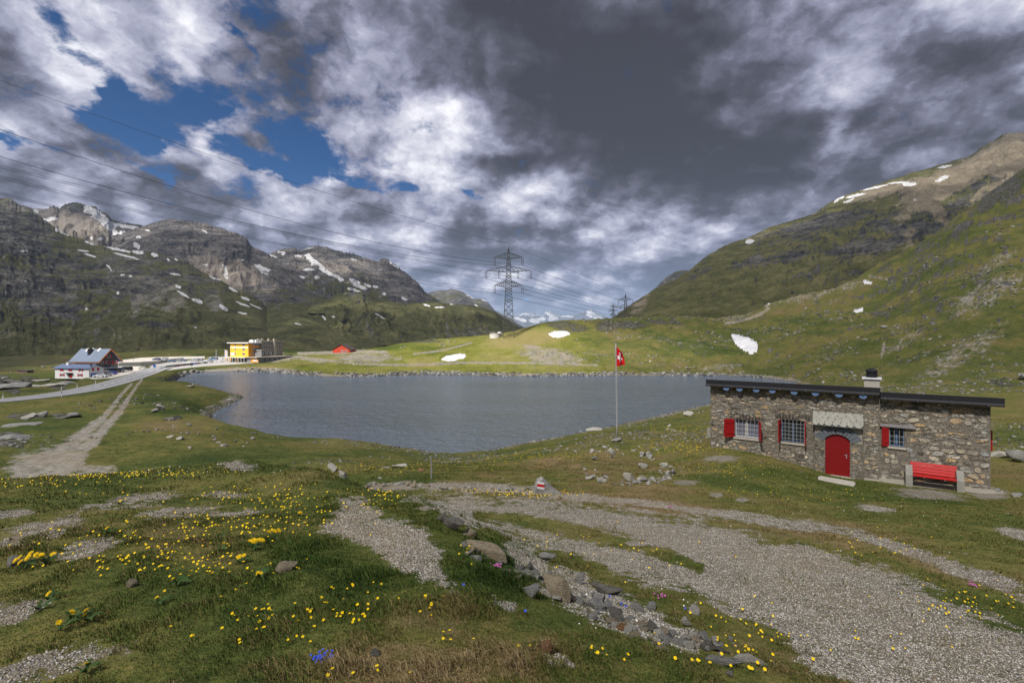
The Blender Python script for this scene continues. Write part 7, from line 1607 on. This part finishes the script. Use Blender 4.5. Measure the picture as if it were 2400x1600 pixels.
# --- flowers
M_PET = simple('yellow_petals', (.80,.56,.005), .7, .2, .10, 30); M_PETO = simple('deep_yellow_petals', (.82,.55,.005), .7, .2, .15, 30); M_STEM = simple('flower_stem_green', (.06,.09,.02), .8, .2, .2, 10); M_LEAF = simple('dandelion_leaf', (.035,.075,.014), .6, .25, .35, 12); M_BLUE = simple('gentian_blue', (.03,.08,.55), .6, .3, .15, 20); M_PINK = simple('pink_petals', (.48,.12,.36), .7, .2, .15, 20); M_WPET = simple('white_petals', (.75,.75,.72), .7, .2, .08, 20)
def cup_flower(r, h, petals, matp, name, label_only=False):
    """small open flower on a stem; one mesh with two materials"""
    mb = MB(); v = []; f = []
    for k in range(petals):
        a0 = 2*math.pi*(k+.06)/petals; a1 = 2*math.pi*(k+.94)/petals; am = (a0+a1)/2
        v += [(0,0,h-.12*r),(r*.72*math.cos(a0),r*.72*math.sin(a0),h+.10*r),(r*math.cos(am-.2),r*math.sin(am-.2),h+.28*r),(r*math.cos(am+.2),r*math.sin(am+.2),h+.28*r),(r*.72*math.cos(a1),r*.72*math.sin(a1),h+.10*r)]; b0 = k*5; f.append((b0,b0+1,b0+2,b0+3,b0+4))
    nb = len(v); n = 4
    for (rr_, zz) in ((.0016, -.01), (.0013, h-.1*r)):
        for i in range(n): v.append((rr_*math.cos(i*1.57), rr_*math.sin(i*1.57), zz))
    ns = len(f)
    for i in range(n): j = (i+1) % n; f.append((nb+i, nb+j, nb+n+j, nb+n+i))
    me = bpy.data.meshes.new(name); me.from_pydata(v, [], f); me.materials.append(matp); me.materials.append(M_STEM)
    for i, p in enumerate(me.polygons): p.material_index = 0 if i < ns else 1
    return me
def dandelion(r, h, seed):
    """head of many narrow petals in three whorls, stem, as parts"""
    rg = random.Random(seed); v = []; f = []
    for w_, (rr_, z0, z1, n) in enumerate(((r,.0,.10,17),(r*.78,.06,.30,15),(r*.5,.12,.42,11))):
        for k in range(n):
            a = 2*math.pi*k/n+rg.uniform(-.12,.12); da = .16; rr2 = rr_*rg.uniform(.85,1.08); b0 = len(v)
            v += [(0,0,h+z0*r),(rr2*.6*math.cos(a-da),rr2*.6*math.sin(a-da),h+(z0+z1)*.5*r),(rr2*math.cos(a-.05),rr2*math.sin(a-.05),h+z1*r),(rr2*math.cos(a+.05),rr2*math.sin(a+.05),h+z1*r),(rr2*.6*math.cos(a+da),rr2*.6*math.sin(a+da),h+(z0+z1)*.5*r)]; f.append((b0,b0+1,b0+2,b0+3,b0+4))
    me = bpy.data.meshes.new('flower_head'); me.from_pydata(v, [], f); return me
FM = [cup_flower(.0125, .045, 5, M_PET, 'yellow_flower'), cup_flower(.0135, .06, 6, M_PET, 'yellow_flower'), cup_flower(.012, .035, 5, M_PETO, 'yellow_flower')]
rf_ = random.Random(77); NF = 0
def yflower(px, py, s=1., label='small yellow flower in the short turf of the mound'):
    global NF
    g = on_ground(px, py, 1.6, 40., 500)
    if g.y > 30: return
    o = link('yellow_flower', rf_.choice(FM)); o.location = (g.x, g.y, tz(g.x, g.y)); q = s*.66*rf_.uniform(.75,1.25)*(1+.035*g.y); o.scale = (q, q, q*rf_.uniform(.8,1.2)); o.rotation_euler = (rf_.uniform(-.15,.75), rf_.uniform(-.35,.35), rf_.uniform(0,6.28)*.1)
    tag(o, label, 'flower', 'small yellow flowers in the turf'); NF += 1
CL = [(650,1190,110,20,26),(880,1190,50,16,22),(580,1225,130,26,24),(400,1300,150,50,40),(470,1340,120,26,16),(250,1330,80,30,10),(760,1440,110,26,22),(840,1430,60,30,12),(1000,1420,30,30,9),(600,1440,90,30,14),(520,1490,120,26,8),(700,1500,60,20,5),(850,1370,60,20,6),(1060,1500,60,20,5),(1100,1290,50,18,9),(1240,1520,50,20,4),(1420,1540,50,24,9),(900,1580,100,14,6),(380,1210,140,20,8),(200,1160,140,14,10),(1540,1470,30,30,4),(1740,1530,50,16,8),(450,1260,90,20,10),(720,1330,60,20,4)]
for cx_, cy_, sx, sy, n in CL:
    for k in range(n): yflower(rf_.gauss(cx_, sx*.6), min(rf_.gauss(cy_, sy*.6), 1596))
print('flowers', NF)
# the tiny far ones, countless: one object
def flower_dust(name, blobs, mat, size, seed, up=.03):
    rg = np.random.default_rng(seed); X = []; 
    for (px, py, sx, sy, n, a, b_) in blobs:
        for k in range(n):
            p = (rg.normal(px, sx*.55), rg.normal(py, sy*.55)); g = on_ground(p[0], p[1], a, b_, 260)
            if g.y < b_*.98: X.append((g.x, g.y, g.z))
    X = np.array(X); n = len(X); X[:,2] = terrain_z(X[:,0], X[:,1])+up*(1+.02*X[:,1]); s = size*(.6+.8*rg.random(n))*(1+.045*X[:,1]); a = np.arange(6)*np.pi/3
    ring = np.stack([np.cos(a), np.sin(a)*.8, np.sin(a)*.6], -1); v = X[:,None]+ring[None]*s[:,None,None]; f = np.arange(n*6).reshape(n, 6)
    me = np_mesh(name, v.reshape(-1, 3), f, mat, False); tag(link(name, me), kind='stuff')
flower_dust('tiny_yellow_flowers', [(200,1112,260,10,260,5,30),(100,1130,200,20,60,5,30),(650,1170,220,26,90,4,30),(900,1165,40,14,30,4,30),(560,1230,220,30,80,3,20),(300,1300,300,60,90,3,20),(1250,1160,130,7,130,8,30),(1150,1150,160,6,50,8,30),(1580,1010,60,18,150,25,90),(1590,1050,90,16,160,20,90),(1250,1070,180,10,150,20,90),(1050,1092,220,10,90,18,90),(850,1100,160,10,60,18,60),(1420,1300,200,60,40,4,20),(1750,1480,120,50,40,3,20),(2260,1420,140,40,60,4,20),(2050,1280,120,30,30,5,20),(1700,1100,160,20,60,10,40),(1900,1160,200,16,40,10,40),(1700,1570,150,30,20,3,8),(2100,1500,120,40,10,3,8)], M_PET, .0075, 3)
flower_dust('tiny_white_flowers', [(1600,1100,400,40,120,5,60),(1900,1200,300,60,60,5,40),(400,1100,300,20,80,5,30),(1450,1450,200,80,14,3,20)], M_WPET, .005, 4)
# dandelion plants
def dandelion_plant(px, py, heads, leaves, label, s=1.):
    g = on_ground(px, py, 1.6, 40., 500); root = empty('dandelion', (g.x, g.y, tz(g.x, g.y)), rf_.uniform(0,6), label, 'dandelion', None); root.scale = (s,s,s)
    for k in range(leaves):
        a = 2*math.pi*k/leaves+rf_.uniform(-.3,.3); L_ = rf_.uniform(.06,.11); mb = MB(); v = []; n = 7
        for i in range(n+1):
            t_ = i/n; w_ = .011*math.sin(math.pi*min(t_*.9+.08,1))*(1+(.55 if i % 2 else -.35)); rr_ = L_*t_; zz = .035*math.sin(t_*2.4)+.012
            for sg in (-1, 1): v.append((rr_*math.cos(a)-sg*w_*math.sin(a), rr_*math.sin(a)+sg*w_*math.cos(a), zz+.004*sg))
        mb.add(v, [(2*i,2*i+1,2*i+3,2*i+2) for i in range(n)]); mb.build('leaf', M_LEAF, root)
    for (dx, dy, h, r_) in heads:
        me = dandelion(r_, 0, int(abs(dx*1e4)+abs(dy*1e3))); me.materials.append(M_PETO); hd = link('flower_head', me, root, (dx, dy, h)); hd.rotation_euler = (rf_.uniform(.2,.8), rf_.uniform(-.3,.3), 0)
        mb = MB(); mb.tube([(-dx*.6,-dy*.6,-h),(-dx*.2,-dy*.2,-h*.5),(0,0,0)], .0022, 5); mb.build('stem', M_STEM, hd)
def hd(n, sp, h=.07, r_=.024): return [(rf_.uniform(-sp,sp), rf_.uniform(-sp,sp), h*rf_.uniform(.8,1.25), r_*rf_.uniform(.8,1.15)) for _ in range(n)]
dandelion_plant(640, 1268, hd(4,.05,.09,.030), 8, 'tall dandelion at the upper right of the main clump')
dandelion_plant(596, 1290, hd(5,.06,.09,.030), 11, 'dandelion in the middle of the main clump with broad leaves')
dandelion_plant(562, 1322, hd(2,.04,.07), 7, 'dandelion at the lower left of the main clump')
dandelion_plant(515, 1262, hd(3,.04,.06,.018), 5, 'small dandelion left above the main clump')
dandelion_plant(518, 1292, hd(2,.03,.06,.017), 5, 'small dandelion left of the main clump')
dandelion_plant(700, 1210, hd(2,.03,.06), 5, 'dandelion behind the main clump near the gravel patch')
dandelion_plant(60, 1332, hd(6,.07,.09,.028), 12, 'dandelion clump at the left edge before the grey stone')
dandelion_plant(108, 1322, hd(4,.05,.09), 10, 'dandelion clump just right of the left-edge one')
dandelion_plant(282, 1184, hd(1,.01,.06), 4, 'lone dandelion on the upper left turf'); dandelion_plant(253, 1254, hd(1,.01,.06), 6, 'lone dandelion between the bare gravel strips')
dandelion_plant(112, 1408, hd(1,.01,.06), 5, 'lone dandelion at the lower left with plain turf around'); dandelion_plant(204, 1460, hd(2,.02,.06), 5, 'dandelion with two heads at the lower left'); dandelion_plant(168, 1454, hd(2,.02,.05,.018), 5, 'low dandelion left of the two-headed one')
dandelion_plant(90, 1432, hd(1,.01,.06,.02), 5, 'lowest left dandelion close to the gravel'); dandelion_plant(140, 1478, hd(1,.01,.05,.02), 4, 'dandelion just above the bottom-left gravel'); dandelion_plant(200, 1582, hd(1,.01,.04,.02), 4, 'dandelion growing in the bottom-left gravel')
dandelion_plant(420, 1372, hd(4,.08,.05,.016), 14, 'broad leafy dandelion patch beside the sunken cream stone'); dandelion_plant(372, 1420, hd(1,.01,.05,.016), 4, 'small dandelion below the sunken cream stone'); dandelion_plant(610, 1355, hd(2,.02,.05,.018), 7, 'dandelion left of the buff boulder')
# blue gentians
g = on_ground(756, 1545, 1.6); root = empty('gentian_cushion', (g.x, g.y, tz(g.x, g.y)), 0, 'bright blue gentian cushion among dry grass near the bottom', 'gentian')
GB = cup_flower(.0075, .03, 5, M_BLUE, 'blossom')
for k in range(34):
    a = rf_.uniform(0,6.28); q = rf_.uniform(0,.055)**1.; o = link('blossom', GB, root, (q*math.cos(a)*1.1, q*math.sin(a), 0)); o.rotation_euler = (rf_.uniform(.1,.8), rf_.uniform(-.4,.4), 0)
for px, py, lb in ((1087,1379,'tiny blue gentian pair on the mound edge'),(1455,1420,'blue gentian in the rubble'),(1465,1427,'second blue gentian in the rubble'),(1428,1402,'blue gentian above the angular rock'),(1231,1440,'blue gentian low on the right side of the mound'),(1604,1432,'blue gentian near the pale lichened stone')):
    g = on_ground(px, py, 1.6); o = link('gentian', GB); o.location = (g.x, g.y, tz(g.x, g.y)); o.scale = (1.6,1.6,1.4); o.rotation_euler = (.5,0,0); tag(o, lb, 'gentian', 'single blue gentians')
PK = cup_flower(.008, .03, 5, M_PINK, 'blossom')
for px, py, n, lb in ((1164,1330,14,'pink flower tuft at the edge of the rubble'),(1182,1345,9,'smaller pink tuft just below the first'),(1545,1402,8,'pale pink tuft in the grass beside the rubble'),(2280,1375,12,'pink tuft on the grass strip at the right'),(1570,1190,8,'pink tuft in the sandy path')):
    g = on_ground(px, py, 1.6); root = empty('pink_flower_tuft', (g.x, g.y, tz(g.x, g.y)), 0, lb, 'flower')
    for k in range(n): a = rf_.uniform(0,6.28); q = rf_.uniform(0,.05)*(1+.05*g.y); o = link('blossom', PK, root, (q*math.cos(a)*1.3, q*math.sin(a), 0)); o.scale = (1+.06*g.y,)*3; o.rotation_euler = (rf_.uniform(.1,.8), 0, 0)
# ================================================================ THIN MOUNTAIN AIR
mb = MB(); mb.box(-3600, 3600, -900, 19000, -80, 930)
hm = bpy.data.materials.new('mountain_air'); hm.use_nodes = True; t = NT(hm.node_tree); hm.node_tree.nodes.clear()
o_ = t.node('ShaderNodeOutputMaterial'); pv = t.node('ShaderNodeVolumePrincipled', {'Density': 5.5e-5, 'Color': (.62,.78,1.)}); t.l.new(pv.outputs[0], o_.inputs['Volume'])
tag(mb.build('haze', hm), kind='stuff')
# ================================================================ RENDER SETTINGS
sc.cycles.max_bounces = 5; sc.cycles.diffuse_bounces = 2; sc.cycles.glossy_bounces = 2; sc.cycles.transmission_bounces = 2; sc.cycles.transparent_max_bounces = 8; sc.cycles.volume_bounces = 0
sc.cycles.caustics_reflective = False; sc.cycles.caustics_refractive = False; sc.cycles.sample_clamp_indirect = 6
print('objects', len(bpy.data.objects))
sc.cycles.use_denoising = True
